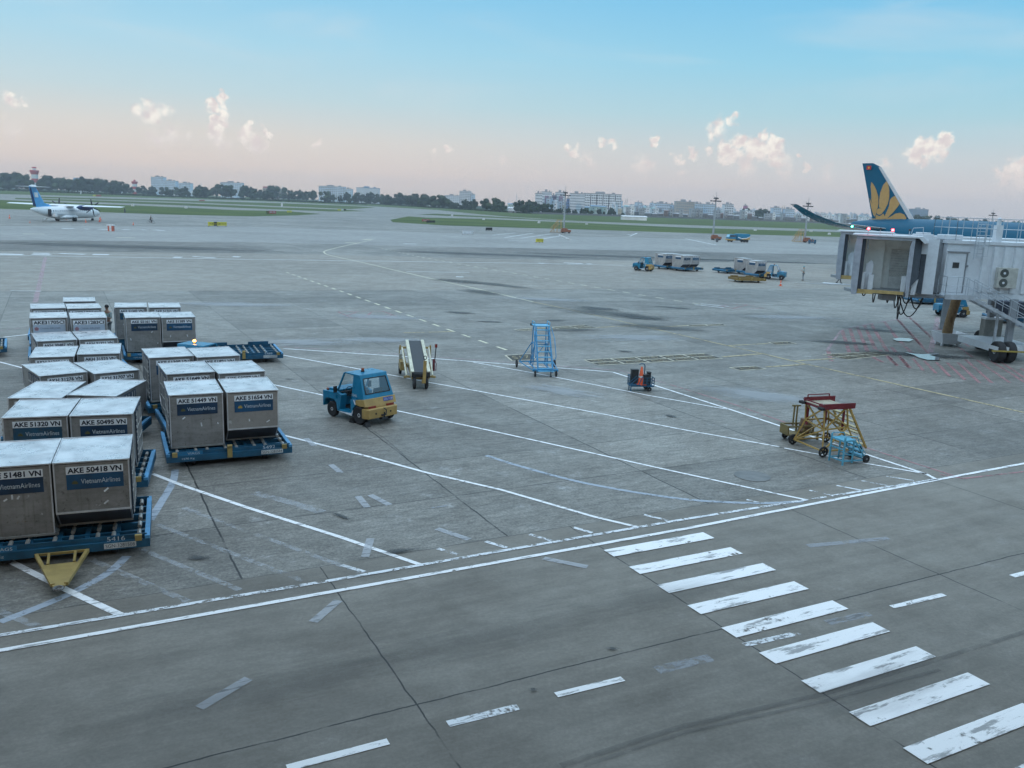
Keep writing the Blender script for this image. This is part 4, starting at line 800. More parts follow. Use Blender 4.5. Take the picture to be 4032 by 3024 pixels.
# ------------------------------------------------------------------ tall blue access stairs
SKY = mat('access stair blue', (.05, .26, .48), .42, var=.18, dirt=.14); SKYT = mat('tread blue', (.13, .40, .60), .45, var=.15, dirt=.12)
def tall_stairs():
    w1, w2, w3 = G(2109, 1484), G(2184.5, 1485.4), G(2045.8, 1450)
    c = (w1+w2)/2; T = thing('access_stairs', 'tall light blue wheeled stairs with seven open treads and a top platform', 'stairs', (c.x, c.y+.15, 0), R(10))
    H = 2.22; yb, yt = .0, 1.25
    mb = MB()
    for s in (1, -1):
        mb.bar((.36*s, .0, .28), (.32*s, 1.15, H), .07); mb.bar((.36*s, .02, .2), (.36*s, 2.3, .26), .05); mb.bar((.32*s, 1.15, H), (.36*s, 1.30, .26), .04); mb.bar((.32*s, 1.75, H), (.36*s, 1.9, .26), .04)
        mb.bar((.34*s, 1.2, 1.35), (.34*s, 1.85, 1.35), .035); mb.bar((.34*s, 1.85, 1.35), (.85*s, 2.3, .3), .035); mb.bar((.34*s, 1.25, 1.3), (.36*s, 1.9, .28), .03); mb.bar((.32*s, 1.75, H), (.34*s, .75, 1.35), .03); mb.bar((.34*s, 1.35, .3), (.34*s, 1.8, 1.3), .03)
    mb.bar((-.34, 1.2, 1.35), (.34, 1.2, 1.35), .035); mb.bar((-.34, 1.85, 1.35), (.34, 1.85, 1.35), .035); mb.bar((-.85, 2.3, .3), (.85, 2.3, .3), .05); mb.bar((-.34, 1.85, .3), (.34, 1.85, 1.3), .03); mb.bar((-.62, 0, .3), (.62, 0, .3), .11); mb.bar((-.85, 2.3, .3), (-.6, .0, .3), .04); mb.bar((.85, 2.3, .3), (.6, .0, .3), .04)
    mb.build('frame', SKY, T)
    for i in range(8):
        f = (i+.4)/8; y, z = f*1.15, .28+f*(H-.28); mb = MB(); mb.box(-.34, .34, y-.09, y+.09, z-.015, z+.015); mb.build('tread', SKYT, T)
    mb = MB(); mb.box(-.38, .38, -.2, -.02, .26, .29); mb.build('tread', SKYT, T)
    mb = MB(); mb.box(-.40, .38, 1.12, 1.85, H, H+.04); mb.build('platform', SKYT, T)
    for s in (1, -1):
        mb = MB(); mb.path([(.37*s, 1.2, H+.04), (.37*s, 1.2, H+.2), (.37*s, 1.8, H+.2), (.37*s, 1.8, H+.04)], .02); mb.build('toe_rail', SKYT, T)
        mb = MB(); mb.path([(.42*s, 1.05, H), (.50*s, .55, 1.72 if s > 0 else 1.9), (.50*s, .05, .95), (.46*s, .05, .80), (.40*s, .12, .8)], .018); mb.build('handrail', SKY, T)
    mb = MB(); mb.tube((-.45, 1.9, H), (.45, 1.9, H), .06, 10); mb.build('bumper', BLACKP, T)
    for x, y, r in ((-.50, -.05, .15), (.52, -.05, .15), (-.98, 2.3, .2), (.95, 2.3, .2)): wheel(T, (x, y, r), r, .07, ax='x')
    mb = MB(); mb.tube((.25, -.1, .05), (.25, -.1, .3), .025); mb.lathe([(.06, .0), (.06, .04)], (.25, -.1, 0), 'z', 8); mb.build('jack_leg', DARKM, T)
tall_stairs()
# ------------------------------------------------------------------ little blue cart with boxes and a traffic cone
CONEM = mat('cone orange', (.75, .12, .04), .5, dirt=.12); CONEW = mat('cone white band', (.62, .64, .66), .5)
def cone(label, loc, h, group='traffic cones on the apron', parent=None):
    T = thing('traffic_cone', label, 'traffic cone', loc, random.uniform(0, 1), group)
    mb = MB(); s = h*.27; mb.box(-s, s, -s, s, 0, h*.05); mb.build('base', CONEM, T)
    mb = MB(); mb.lathe([(h*.19, h*.05), (h*.05, h*.97), (h*.03, h)], n=14); b = mb.build('body', CONEM, T, smooth=True)
    mb = MB(); r = lambda f: h*(.19-.145*(f-.05)/.92)*1.02
    mb.lathe([(r(.40), h*.40), (r(.56), h*.56)], n=14); mb.lathe([(r(.70), h*.70), (r(.80), h*.80)], n=14); mb.build('reflective_band', CONEW, T, smooth=True)
    return T
def chock_cart():
    a, b, c = G(2486.7, 1535.4), G(2510, 1542), G(2572, 1544); CB = mat('cart blue', (.012, .085, .16), .5, dirt=.2)
    T = thing('chock_cart', 'small dark blue mesh sided hand cart loaded with black boxes and a cone', 'cart', ((a.x+c.x)/2-.05, (a.y+c.y)/2+.15, 0), R(10)); T.scale = (1.12, 1, 1)
    mb = MB(); mb.box(-.5, .45, -.28, .3, .22, .25)
    def mesh(x0, x1, y, z0, z1, n, m):
        for i in range(n+1): x = x0+(x1-x0)*i/n; mb.bar((x, y, z0), (x, y, z1), .025)
        for j in range(m+1): z = z0+(z1-z0)*j/m; mb.bar((x0, y, z), (x1, y, z), .02)
    def meshx(y0, y1, x, z0, z1, n, m):
        for i in range(n+1): y = y0+(y1-y0)*i/n; mb.bar((x, y, z0), (x, y, z1), .025)
        for j in range(m+1): z = z0+(z1-z0)*j/m; mb.bar((x, y0, z), (x, y1, z), .02)
    mesh(0, .45, -.28, .22, .62, 3, 3); mesh(-.48, .45, .3, .22, .66, 5, 3); meshx(-.28, .3, .45, .22, .62, 2, 3); meshx(0, .3, -.48, .3, .66, 2, 3)
    for y in (-.28, .0): mb.bar((-.5, y, .02), (-.5, y, .34), .04); mb.bar((-.5, y, .34), (-.2, y-.02, .66), .03); mb.bar((-.2, y, .25), (-.05, y, .66), .03)
    mb.box(-.52, -.1, -.28, 0, .24, .30); mb.build('mesh_body', CB, T)
    mb = MB(); mb.path([(.2, .3, .6), (.2, .3, 1.05), (.16, .3, 1.14), (.05, .3, 1.16), (-.05, .3, 1.12)], .02); mb.build('push_handle', CB, T)
    for y in (-.24, .26): wheel(T, (.28, y, .1), .1, .05, ax='y')
    M = T.matrix_basis
    def top(o, l, rz=0): o.location = Vector((T.location.x, T.location.y, 0))+Matrix.Rotation(T.rotation_euler.z, 3, 'Z') @ Vector(l); o.rotation_euler = (0, 0, T.rotation_euler.z+rz)
    for i, (l, d, rz, lab) in enumerate([((-.3, .12, .25), (.16, .12, .66), 0, 'black box standing at the back of the blue hand cart'), ((.18, -.05, .25), (.14, .10, .46), .4, 'tilted black box beside the cone in the blue hand cart'), ((.36, .1, .25), (.07, .12, .55), 0, 'narrow upright black box at the wheel end of the blue hand cart')]):
        mb = MB(); mb.box(-d[0], d[0], -d[1], d[1], .0, d[2]); o = mb.build('storage_box', BLACKP, bevel=.02); top(o, l, rz); tag(o, lab, 'box', 'black boxes in the hand cart')
        mb = MB(); mb.box(-d[0]-.01, d[0]+.01, -d[1]-.01, d[1]+.01, d[2]-.0, d[2]+.03); mb.build('lid', BLACKP, o)
    cn = cone('orange cone with pale bands standing in the blue hand cart', (0, 0, 0), .82); top(cn, (-.02, .0, .262))
chock_cart()
# ------------------------------------------------------------------ yellow maintenance platform
YP = mat('platform yellow', (.42, .265, .07), .5, var=.2, dirt=.22); RP = mat('platform red', (.16, .012, .02), .45, var=.2, dirt=.12); DECKM = mat('plywood deck', (.36, .32, .24), .7); TREADP = mat('worn cream tread', (.56, .48, .27), .6, dirt=.15)
def platform():
    A, B = G(3124.6, 1751.4), G(3235, 1799); d = (B-A); ang = math.atan2(d.y, d.x)+pi/2     # local y from the back wheels pair towards the ladder
    T = thing('maintenance_platform', 'yellow tubular work platform with a red top tray and a side ladder', 'work platform', ((A.x+B.x)/2, (A.y+B.y)/2, 0), ang-pi/2)
    L = (B-A).length/2; r = .045
    # local x runs from wheel A to wheel B, y towards the ladder side
    D = 1.42; H = 1.62
    mb = MB(); a, b, c, e = (-L, 0, .2), (L, 0, .2), (L, D, .2), (-L, D, .2)
    ta, tb, tc, te = (-.48, .12, H), (.48, .12, H), (.48, 1.05, H), (-.48, 1.05, H)
    ma, mb_, mc, me = (-.5, .18, .98), (.5, .18, .86), (.5, D*.82, .92), (-.5, D*.82, .98)
    for p, q in [(a, b), (b, c), (c, e), (e, a), (a, ma), (b, mb_), (c, mc), (e, me), (ma, mb_), (mb_, mc), (mc, me), (me, ma), (ma, tb), (mb_, ta), (mb_, tb), (ma, ta), (mb_, tc), (mc, tb), (mc, tc), (me, te), (a, mb_), (b, mc), (a, me), (c, me)]: mb.bar(p, q, r)
    mb.build('frame', YP, T)
    for x, y in ((-.44, .2), (.44, .2), (.44, .98), (-.44, .98)): mb = MB(); mb.bar((x, y, .82), (x, y, H+.02), .06); mb.build('post', RP, T)
    mb = MB(); mb.box(-.52, .52, .06, 1.12, H, H+.03); mb.build('deck', DECKM, T)
    mb = MB(); mb.box(-.54, -.50, .06, 1.35, H-.05, H+.16); mb.box(.50, .54, .06, 1.35, H-.05, H+.14); mb.box(-.54, .54, .03, .06, H-.05, H+.02); mb.box(-.54, .54, .03, .06, H+.08, H+.12); mb.box(.30, .56, .02, .12, H-.06, H+.12)
    mb.build('tray_side', RP, T); mb = MB(); mb.path([(-.52, .2, H+.16), (-.52, .2, H+.24), (-.52, 1.1, H+.24), (-.52, 1.1, H+.16)], .02); mb.build('top_rail', RP, T)
    for x in (-.5, .5): mb = MB(); mb.box(x-.12, x+.12, -.10, .05, H-.06, H+.04); mb.build('rubber_bumper', RUBB, T, bevel=.03)
    lx0, ly0, ly1 = .0, 1.12, 2.0
    mb = MB()
    for x in (-.5, .5): mb.bar((x, ly0, H), (x, ly1+.05, .12), .06); mb.bar((x, ly1-.3, .72), (x, D*.82, .9), .035); mb.bar((x, ly1, .2), (x, D, .2), .035)
    lad = mb.build('ladder_rail', YP, T)
    for i in range(7):
        f = (i+.6)/7.2; y, z = ly0+(ly1-ly0)*f, H+(.12-H)*f; mb = MB(); mb.box(-.5, .5, y-.09, y+.09, z-.015, z+.015); mb.build('tread', TREADP, lad)
    for i in range(6):
        pass
    def spoked(c, rr):
        mb = MB(); P = [(c[0], c[1]+rr*cos(2*pi*i/20), c[2]+rr*sin(2*pi*i/20)) for i in range(21)]; mb.path(P, .035, 6)
        for i in range(5): q = 2*pi*i/5; mb.bar(c, (c[0], c[1]+rr*cos(q), c[2]+rr*sin(q)), .03)
        mb.lathe([(.05, -.04), (.05, .04)], c, 'x', 10)
        w_ = MB(); 
        return mb.build('wheel', RUBB, T)
    for c in ((-L-.06, 0, .19), (L+.06, 0, .19), (L+.06, D, .19), (-L-.06, D, .19)): spoked(c, .155)
platform()
# ------------------------------------------------------------------ small light blue step stand
CY = mat('step stand cyan', (.10, .36, .50), .5, var=.15, dirt=.16)
def steps():
    A, B, W_ = G(3264.5, 1813), G(3316.6, 1832.7), G(3412, 1824); dx = (B-A)
    T = thing('step_stand', 'small light blue three step stand on wheels before the yellow platform', 'step stand', (A.x, A.y, 0), math.atan2(dx.y, dx.x)+pi/2-.0)
    # local: -x... x runs towards the steps, y across from leg B to leg A
    w_ = dx.length; H = .80; mb = MB(); ex = .40; L = 1.0
    for y in (0, -w_):
        mb.bar((0, y, 0), (0, y, H+.14), .045); mb.bar((ex, y, .05), (ex, y, H), .04); mb.bar((0, y, .14), (L, y, .10), .04); mb.bar((ex+.03, y, H), (L, y, .15), .045)
        mb.path([(0, y, H+.14), (.05, y, H+.17), (.52, y, H+.13), (.56, y, H+.06), (.60, y, H-.05)], .016); mb.bar((.60, y, H-.05), (L-.02, y, .3), .02)
    for z in (.14, .52): mb.bar((0, 0, z), (0, -w_, z), .035)
    mb.bar((L, 0, .12), (L, -w_, .12), .04); mb.bar((ex, 0, .3), (ex, -w_, .3), .03); mb.build('frame', CY, T)
    mb = MB(); mb.box(-.02, .48, -w_, 0, H-.02, H+.03); mb.build('platform', CY, T)
    for i in range(3): f = (i+1)/3.7; x, z = .50+f*.48, H*(1-f)+.1*f; mb = MB(); mb.box(x-.1, x+.12, -w_, 0, z-.015, z+.02); mb.build('tread', CY, T)
    for y in (.03, -w_-.03): wheel(T, (L, y, .14), .14, .07, ax='y')
steps()
# ------------------------------------------------------------------ ochre tow cart with a barrel
def tow_cart():
    a, b = G(3092, 1732), G(3211, 1728.6); OC = mat('cart ochre', (.20, .15, .055), .6, dirt=.3)
    c = (a+b)/2; T = thing('hose_cart', 'dirty ochre wheeled cart with a tall T handle, beside the yellow platform', 'cart', (c.x, c.y, 0), math.atan2((b-a).y, (b-a).x))
    L = (b-a).length/2; mb = MB()
    mb.box(-L-.08, L*.55, -.25, .25, .22, .26)
    for y in (-.25, .25): mb.bar((-L-.08, y, .24), (-L-.08, y, .55), .05); mb.bar((-L-.08, y, .55), (L*.5, y, .55), .05); mb.bar((L*.5, y, .24), (L*.5, y, .55), .05); mb.bar((-L*.1, y, .24), (-L*.1, y, .55), .05); mb.bar((-L, y, .24), (L+.05, y, .24), .05)
    for x in (-L-.08, L*.5): mb.bar((x, -.25, .55), (x, .25, .55), .05)
    mb.bar((L, -.1, .26), (L, -.1, .0), .06); mb.bar((L, -.1, .26), (L*.5, 0, .26), .06); mb.box(-L-.1, -L-.06, -.25, .25, .26, .52); mb.build('frame', OC, T)
    mb = MB()
    for x in (-L+.30, -L+.42): mb.bar((x, .1, .5), (x, .1, 1.22), .045)
    mb.bar((-L+.2, .1, 1.24), (-L+.54, .1, 1.24), .05); mb.build('handle', OC, T)
    for y in (-.22, .22): wheel(T, (-L+.1, y, .12), .12, .06, ax='y')
    wheel(T, (L*.35, .2, .12), .12, .06, ax='y')
    mb = MB(); mb.path([(L*.7, .1, .3), (L*.78, .1, .95), (L*.7, .1, 1.0)], .02); mb.build('lever', DARKM, T)
    mb = MB(); mb.lathe([(.2, 0), (.215, .02), (.2, .2), (.215, .22), (.2, .42), (.215, .46), (.19, .5), (0, .5)], n=18); o = mb.build('drum', mat('rusty drum', (.20, .13, .08), .6, dirt=.4), smooth=True)
    o.location = T.location+Matrix.Rotation(T.rotation_euler.z, 3, 'Z') @ Vector((L*.12, 0, .27)); o.rotation_euler = (0, R(12), .4); tag(o, 'rusty brown drum lying in the ochre cart', 'drum')
    mb = MB(); mb.lathe([(.215, 0), (.215, .06)], (0, 0, .2), n=18); mb.build('hoop', mat('drum hoop', (.10, .07, .05), .6), o)
tow_cart()
# ================================================================== aircraft
def ring(x, cy, cz, ry, rz, n=28, sq=1.0):
    return [(x, cy+ry*cos(2*pi*i/n), cz+rz*sin(2*pi*i/n)) for i in range(n)]
def wing_mesh(mb, sec, n=10):
    """sec: list of (x_le, chord, y, z, thick) from root to tip -> closed lofted wing, x forward"""
    rings = []
    for xl, c, y, z, t, *tw in sec:
        up, lo = [], []
        for i in range(n+1):
            f = (i/n)**1.5; h = t*c*2.6*(.2969*math.sqrt(f)-.126*f-.3516*f*f+.2843*f**3-.1036*f**4)
            up.append((f, h)); lo.append((f, -h*.75))
        nx, nz = (tw[0] if tw else (0, 1))
        prof = up+lo[-2:0:-1]
        rings.append([(xl-c*f, y+h*nx, z+h*nz) for f, h in prof])
    return mb.loft(rings)
def big_jet():
    TEAL = mat('jet teal paint', (.0, .085, .16), .38, var=.05, spec=.25); JGOLD = mat('jet gold', (.42, .26, .09), .45, var=.08); JW = mat('jet white', (.62, .64, .66), .3, var=.05); WING = mat('wing grey', (.42, .44, .46), .35, var=.06)
    DK = mat('winglet dark teal', (.0, .10, .17), .25, var=.08); WIN = mat('cabin window', (.015, .02, .03), .1); ENG = mat('engine lip', (.5, .5, .5), .2, .8)
    T = thing('passenger_jet', 'large teal airliner with a gold lotus on its tail fin, behind the jet bridge', 'airliner', (56.3, 139, 0), R(-60))
    cz, r = 5.15, 3.0
    st = [(-4.2, 1.65, .25, .25), (-3.5, 1.5, .75, .75), (0, .95, 1.5, 1.7), (5, .4, 2.35, 2.5), (10, .08, 2.85, 2.9), (14, 0, 3, 3), (50, 0, 3, 3), (54, -.05, 2.9, 2.9), (58, -.25, 2.45, 2.35), (60.5, -.5, 1.7, 1.6), (61.8, -.72, .9, .85), (62.3, -.8, .15, .15)]
    mb = MB(); mb.loft([ring(x, 0, cz+dz, a, b) for x, dz, a, b in st]); mb.build('fuselage', TEAL, T, smooth=True)
    fu = T.children[0]
    mb = MB()
    for s in (1, -1):
        for i in range(52):
            x = 11+i*.82
            if 28 < x < 29.5: continue
            mb.add([(x, 2.995*s, cz+.45), (x+.3, 2.995*s, cz+.45), (x+.3, 2.93*s, cz+.88), (x, 2.93*s, cz+.88)], [(0, 1, 2, 3)])
    mb.v = [(x, y*1.008, z) for x, y, z in mb.v]; mb.build('cabin_window_strip', WIN, fu)
    # fin
    def fs(zx, zy): return ((zx-672)*.0252, 7.55+(540-zy)*.0196)                   # fin outline as surveyed: along, up
    mb = MB(); le0, te0, le1, te1 = 7.9, 0.0, -.35, -3.35
    secs = []
    for f, th in ((-.06, .11), (0, .105), (.5, .09), (.93, .08), (1.0, .05)):
        z = 7.2+9.3*f; lead = le0+(le1-le0)*f-(1.0 if f == 1.0 else 0); tr = te0+(te1-te0)*f; secs.append((lead, lead-tr, 0, z, th, (1, 0)))
    wing_mesh(mb, secs); fin = mb.build('tail_fin', TEAL, T, smooth=True)
    mb = MB(); mb.loft([[(le0+.0, -.06, 7.2), (le0+.0, .06, 7.2), (le0-.75, .22, 7.2), (le0-.75, -.22, 7.2)], [(.25, -.05, 15.85), (.25, .05, 15.85), (-.2, .12, 15.85), (-.2, -.12, 15.85)]]); mb.v = [(x+.03, y, z) for x, y, z in mb.v]; mb.build('leading_edge', WING, fin)
    petals = [[(622, 352), (640, 385), (668, 450), (690, 515), (668, 490), (648, 440)], [(625, 232), (642, 248), (668, 290), (690, 345), (698, 400), (696, 436), (686, 458), (690, 500), (660, 440), (642, 380), (634, 320), (624, 270)],
              [(738, 222), (752, 250), (766, 300), (772, 350), (768, 400), (752, 446), (738, 470), (722, 438), (706, 430), (700, 370), (703, 310), (716, 256)],
              [(808, 340), (836, 346), (858, 378), (844, 415), (815, 465), (775, 515), (745, 525), (764, 470), (778, 420), (778, 372), (790, 352)],
              [(862, 468), (892, 480), (910, 505), (912, 526), (870, 534), (790, 540), (730, 543), (760, 524), (800, 500), (830, 476)],
              [(690, 490), (706, 496), (718, 500), (745, 478), (755, 500), (735, 540), (720, 545), (650, 545), (665, 520), (690, 520)]]
    circ = [(713+25*cos(2*pi*i/18), 463+25*sin(2*pi*i/18)) for i in range(18)]
    for s in (1, -1):
        mb = MB()
        for pl in petals+[circ]:
            q = []
            for zx, zy in pl:
                a, z = fs(zx, zy); f = max(0, min(1, (z-7.2)/9.3)); lead = le0+(le1-le0)*f; tr = te0+(te1-te0)*f; c = lead-tr; u = max(.02, min(.97, (lead-a)/c)); th = .105-.03*f
                h = th*c*2.6*(.2969*math.sqrt(u)-.126*u-.3516*u*u+.2843*u**3-.1036*u**4); q.append((a, s*(h+.035), z))
            mb.poly(q)
        mb.build('lotus_emblem', JGOLD, fin)
        mb = MB(); a0, z0 = fs(605, 120); mb.poly([(a0-.42, s*.42, z0-.3), (a0+.42, s*.42, z0-.3), (a0+.42, s*.42, z0+.3), (a0-.42, s*.42, z0+.3)]); fl = mb.build('flag', mat('flag red', (.45, .02, .015), .4), fin)
        mb = MB(); P = []
        for i in range(10): rr = .22 if i % 2 == 0 else .09; P.append((a0+rr*sin(2*pi*i/10), s*.435, z0+rr*cos(2*pi*i/10)))
        mb.poly(P); mb.build('star', mat('flag star', (.7, .5, .05), .4), fl)
    # tailplane
    for s in (1, -1):
        mb = MB(); wing_mesh(mb, [(5.2, 5.6, .6*s, 6.35, .10), (-1.9, 2.3, 9.3*s, 7.3, .09), (-2.9, 1.2, 9.8*s, 7.35, .05)]); mb.build('tailplane', WING, T, smooth=True)
        # the main wing bends up into a swept, curved tip
        mb = MB(); wing_mesh(mb, [(42.5, 13.2, 2.3*s, 4.0, .13), (34.8, 8.2, 11*s, 4.75, .11), (26.2, 4.6, 24*s, 5.9, .10), (22.4, 3.5, 29*s, 6.5, .09), (20.9, 2.9, 30.6*s, 6.85, .085), (19.35, 2.7, 31.7*s, 7.3, .06, (-.6*s, .8)), (17.2, 2.05, 32.8*s, 8.15, .06, (-.9*s, .44)), (14.9, 1.0, 33.8*s, 9.3, .06, (-1*s, .1))])
        w_ = mb.build('wing', WING, T, smooth=True)
        mb = MB(); wing_mesh(mb, [(21.2, 3.1, 30.3*s, 6.8, .10), (20.95, 2.98, 30.62*s, 6.86, .105), (19.4, 2.8, 31.72*s, 7.3, .08, (-.6*s, .8)), (17.25, 2.15, 32.82*s, 8.15, .08, (-.9*s, .44)), (14.95, 1.05, 33.82*s, 9.33, .08, (-1*s, .1))]); mb.build('winglet', DK, w_, smooth=True)
        for yy, xx in ((9.5, 27.3), (15.5, 24.6), (21, 22.6)): mb = MB(); mb.loft([ring(xx+2.5, yy*s, 4.35+yy*.04, .05, .05, 10), ring(xx+1.2, yy*s, 4.25+yy*.04, .26, .34, 10), ring(xx-.8, yy*s, 4.2+yy*.05, .22, .26, 10), ring(xx-2.2, yy*s, 4.3+yy*.055, .03, .03, 10)]); mb.build('flap_fairing', WING, w_, smooth=True)
        mb = MB(); mb.lathe([(1.35, 0), (1.62, .5), (1.72, 1.8), (1.62, 3.2), (1.2, 4.6), (.7, 5.0)], (34.2, 10.2*s, 2.55), 'x', 24); e = mb.build('engine', JW, T, smooth=True)
        mb = MB(); mb.lathe([(1.55, 4.9), (1.66, 5.15), (1.5, 5.3), (1.38, 5.1)], (34.2-.05, 10.2*s, 2.55), 'x', 24); mb.v = [(x-.2, y, z) for x, y, z in mb.v]; mb.build('engine_lip', ENG, e, smooth=True)
        mb = MB(); mb.lathe([(.09, 0), (.09, .12), (0, .18)], (20.95, 30.65*s, 6.9), 'x', 8); mb.build('navigation_light', mat('green nav light', (.05, .8, .5), .3, emit=((.05, 1, .6), 30)) if s < 0 else REDL, w_)
        for x in (27.5, 29.2): wheel(T, (x, 5.3*s, .7), .7, .5, ax='y')
        mb = MB(); mb.tube((28.3, 5.3*s, .7), (28.6, 4.6*s, 4), .25, 10); mb.build('landing_gear', WING, T)
    wheel(T, (56.5, .35, .5), .5, .35, ax='y'); mb = MB(); mb.tube((56.5, 0, .5), (56.2, 0, 2.6), .16, 10); mb.build('nose_gear', WING, T)
    mb = MB(); mb.lathe([(.3, -.25), (.26, .25), (0, .26)], (-4.25, 0, cz+1.65), 'x', 12); mb.build('exhaust', WING, T)
big_jet()
def turboprop():
    W_ = mat('airframe white', (.78, .80, .82), .3, var=.06); LB = mat('tail blue', (.08, .36, .68), .3, var=.15, scale=.4); NV = mat('tail navy', (.005, .03, .12), .3); GR = mat('wing pale grey', (.76, .78, .80), .35); PROP = mat('propeller', (.04, .045, .06), .4); WN = mat('cabin glass', (.03, .045, .07), .15)
    T = thing('turboprop_plane', 'parked white high wing turboprop plane with a blue tail fin', 'plane', (-108.9, 209.6, 0), R(86)); T.scale = (1.06,)*3
    cz = 1.97                                                              # local x forward; main wheels at the origin
    st = [(-12.6, .75, .12, .12), (-11.5, .65, .42, .45), (-8.5, .35, .85, .95), (-5, .05, 1.25, 1.3), (-2, 0, 1.38, 1.38), (8, 0, 1.38, 1.38), (10.4, -.03, 1.3, 1.3), (12, -.15, 1.0, 1.02), (13.2, -.35, .6, .6), (13.9, -.5, .12, .12)]
    mb = MB(); mb.loft([ring(x, 0, cz+dz, a, b, 22) for x, dz, a, b in st]); mb.build('fuselage', W_, T, smooth=True); fu = T.children[0]
    mb = MB(); mb.loft([ring(-4.2, 0, cz-1.15, .1, .1, 16), ring(-2.2, 0, cz-.98, 1.75, .62, 16), ring(2.0, 0, cz-.98, 1.75, .62, 16), ring(4.2, 0, cz-1.1, .1, .1, 16)]); mb.build('gear_fairing', W_, T, smooth=True)
    for s in (1, -1):
        mb = MB()
        for i in range(20): x = -7.2+i*.78; y = 1.375 if x > -2 else 1.375-(-2-x)*.045; mb.add([(x, y*s, cz+.25), (x+.24, y*s, cz+.25), (x+.24, (y-.1)*s, cz+.55), (x, (y-.1)*s, cz+.55)], [(0, 1, 2, 3)])
        mb.v = [(x, y*1.012, z) for x, y, z in mb.v]; mb.build('window_strip', WN, fu)
        mb = MB(); mb.add([(-7, 1.17*s, cz-.42), (12, 1.02*s, cz-.42), (12, 1.02*s, cz-.48), (-7, 1.17*s, cz-.48)], [(0, 1, 2, 3)]); mb.v = [(x, y*1.13, z) for x, y, z in mb.v]; mb.build('cheat_stripe', NV, fu)
    mb = MB(); mb.box(-8.0, -7.2, -1.16, -.9, cz-.75, cz+.75); dr = mb.build('doorway', mat('dark doorway', (.02, .02, .025), .6), T)
    mb = MB(); mb.box(-7.1, -6.3, -1.95, -1.25, cz-.8, cz-.05); mb.build('door', W_, T)
    mb = MB(); wing_mesh(mb, [(1.7, 2.6, -13.5+.9, cz+1.62, .13), (1.8, 2.65, -5.2, cz+1.62, .16), (1.8, 2.65, 5.2, cz+1.62, .16), (1.7, 2.6, 12.6, cz+1.62, .13)])
    mb.v = [(x*(1-.0), y, z) for x, y, z in mb.v]; mb.v = []; mb.f = []; mb.mi = []
    wing_mesh(mb, [(.95, 1.6, -13.5, cz+1.64, .13), (1.7, 2.6, -5.0, cz+1.55, .16), (1.7, 2.6, 5.0, cz+1.55, .16), (.95, 1.6, 13.5, cz+1.64, .13)]); mb.v = [(x, y, z+x*.10) for x, y, z in mb.v]; mb.build('wing', GR, T, smooth=True)
    mb = MB(); mb.box(-1.2, 1.9, -1.0, 1.0, cz+1.1, cz+1.6); mb.build('wing_root_fairing', W_, T, bevel=.2)
    for s in (1, -1):
        mb = MB(); mb.loft([ring(-2.2, 4.05*s, cz+1.25, .1, .12, 16), ring(-1, 4.05*s, cz+1.2, .45, .5, 16), ring(1.5, 4.05*s, cz+1.15, .55, .65, 16), ring(3.4, 4.05*s, cz+1.2, .45, .5, 16), ring(4.0, 4.05*s, cz+1.2, .22, .24, 16)]); e = mb.build('engine_nacelle', NV, T, smooth=True)
        for k in range(6):
            a = 2*pi*k/6+.35+(.3 if s > 0 else 0); d = Vector((0, cos(a), sin(a))); q = Vector((.05, -sin(a)*.17, cos(a)*.17)); o = Vector((4.1, 4.05*s, cz+1.2))
            mb = MB(); mb.add([o-q*.5, o+q*.5, o+d*1.0+q, o+d*1.95+q*.6, o+d*1.95-q*.3, o+d*1.0-q*.8], [(0, 1, 2, 3, 4, 5)]); mb.v += [(x-.05, y, z) for x, y, z in mb.v]; mb.f += [(11, 10, 9, 8, 7, 6)]+[(i, (i+1) % 6, 6+(i+1) % 6, 6+i) for i in range(6)]; mb.mi += [0]*7
            mb.build('propeller_blade', PROP, e)
        mb = MB(); mb.lathe([(.24, 0), (.18, .3), (0, .5)], (3.95, 4.05*s, cz+1.2), 'x', 14); mb.build('spinner', W_, e, smooth=True)
        for dy in (-.2, .2): wheel(T, (0, 2.05*s+dy, .43), .43, .3, ax='y')
        mb = MB(); mb.tube((0, 2.05*s, .43), (.1, 1.6*s, 1.3), .1, 8); mb.build('main_gear', GR, T)
    wheel(T, (10.8, .14, .25), .25, .18, ax='y'); wheel(T, (10.8, -.14, .25), .25, .18, ax='y'); mb = MB(); mb.tube((10.8, 0, .25), (10.9, 0, 1.0), .07, 8); mb.build('nose_gear', GR, T)
    mb = MB(); wing_mesh(mb, [(-3.6, 6.8, 0, cz+1.0, .05, (1, 0)), (-7.7, 3.95, 0, cz+2.1, .11, (1, 0)), (-10.4, 2.3, 0, 7.45, .11, (1, 0))]); fin = mb.build('tail_fin', LB, T, smooth=True)
    mb = MB(); mb.loft([[(-11.4, -.14, cz+1.4), (-11.4, .14, cz+1.4), (-10.9, .19, cz+1.4), (-10.9, -.19, cz+1.4)], [(-12.5, -.1, 7.2), (-12.5, .1, 7.2), (-12.2, .14, 7.2), (-12.2, -.14, 7.2)]]); mb.build('rudder_stripe', NV, fin)
    mb = MB(); mb.loft([[(-11.0, -.17, 5.2), (-11.0, .17, 5.2), (-9.9, .2, 5.2), (-9.9, -.2, 5.2)], [(-11.2, -.16, 6.2), (-11.2, .16, 6.2), (-10.1, .2, 6.2), (-10.1, -.2, 6.2)]]); mb.build('fin_emblem', W_, fin)
    mb = MB(); wing_mesh(mb, [(-10.9, .95, -3.65, 7.42, .12), (-10.3, 1.75, 0, 7.42, .13), (-10.9, .95, 3.65, 7.42, .12)]); mb.build('tailplane', GR, T, smooth=True)
    mb = MB(); mb.loft([ring(-12.6, 0, 7.55, .05, .05, 10), ring(-11.6, 0, 7.55, .2, .28, 10), ring(-10.2, 0, 7.55, .12, .16, 10)]); mb.build('fin_cap', W_, fin, smooth=True)
    return T
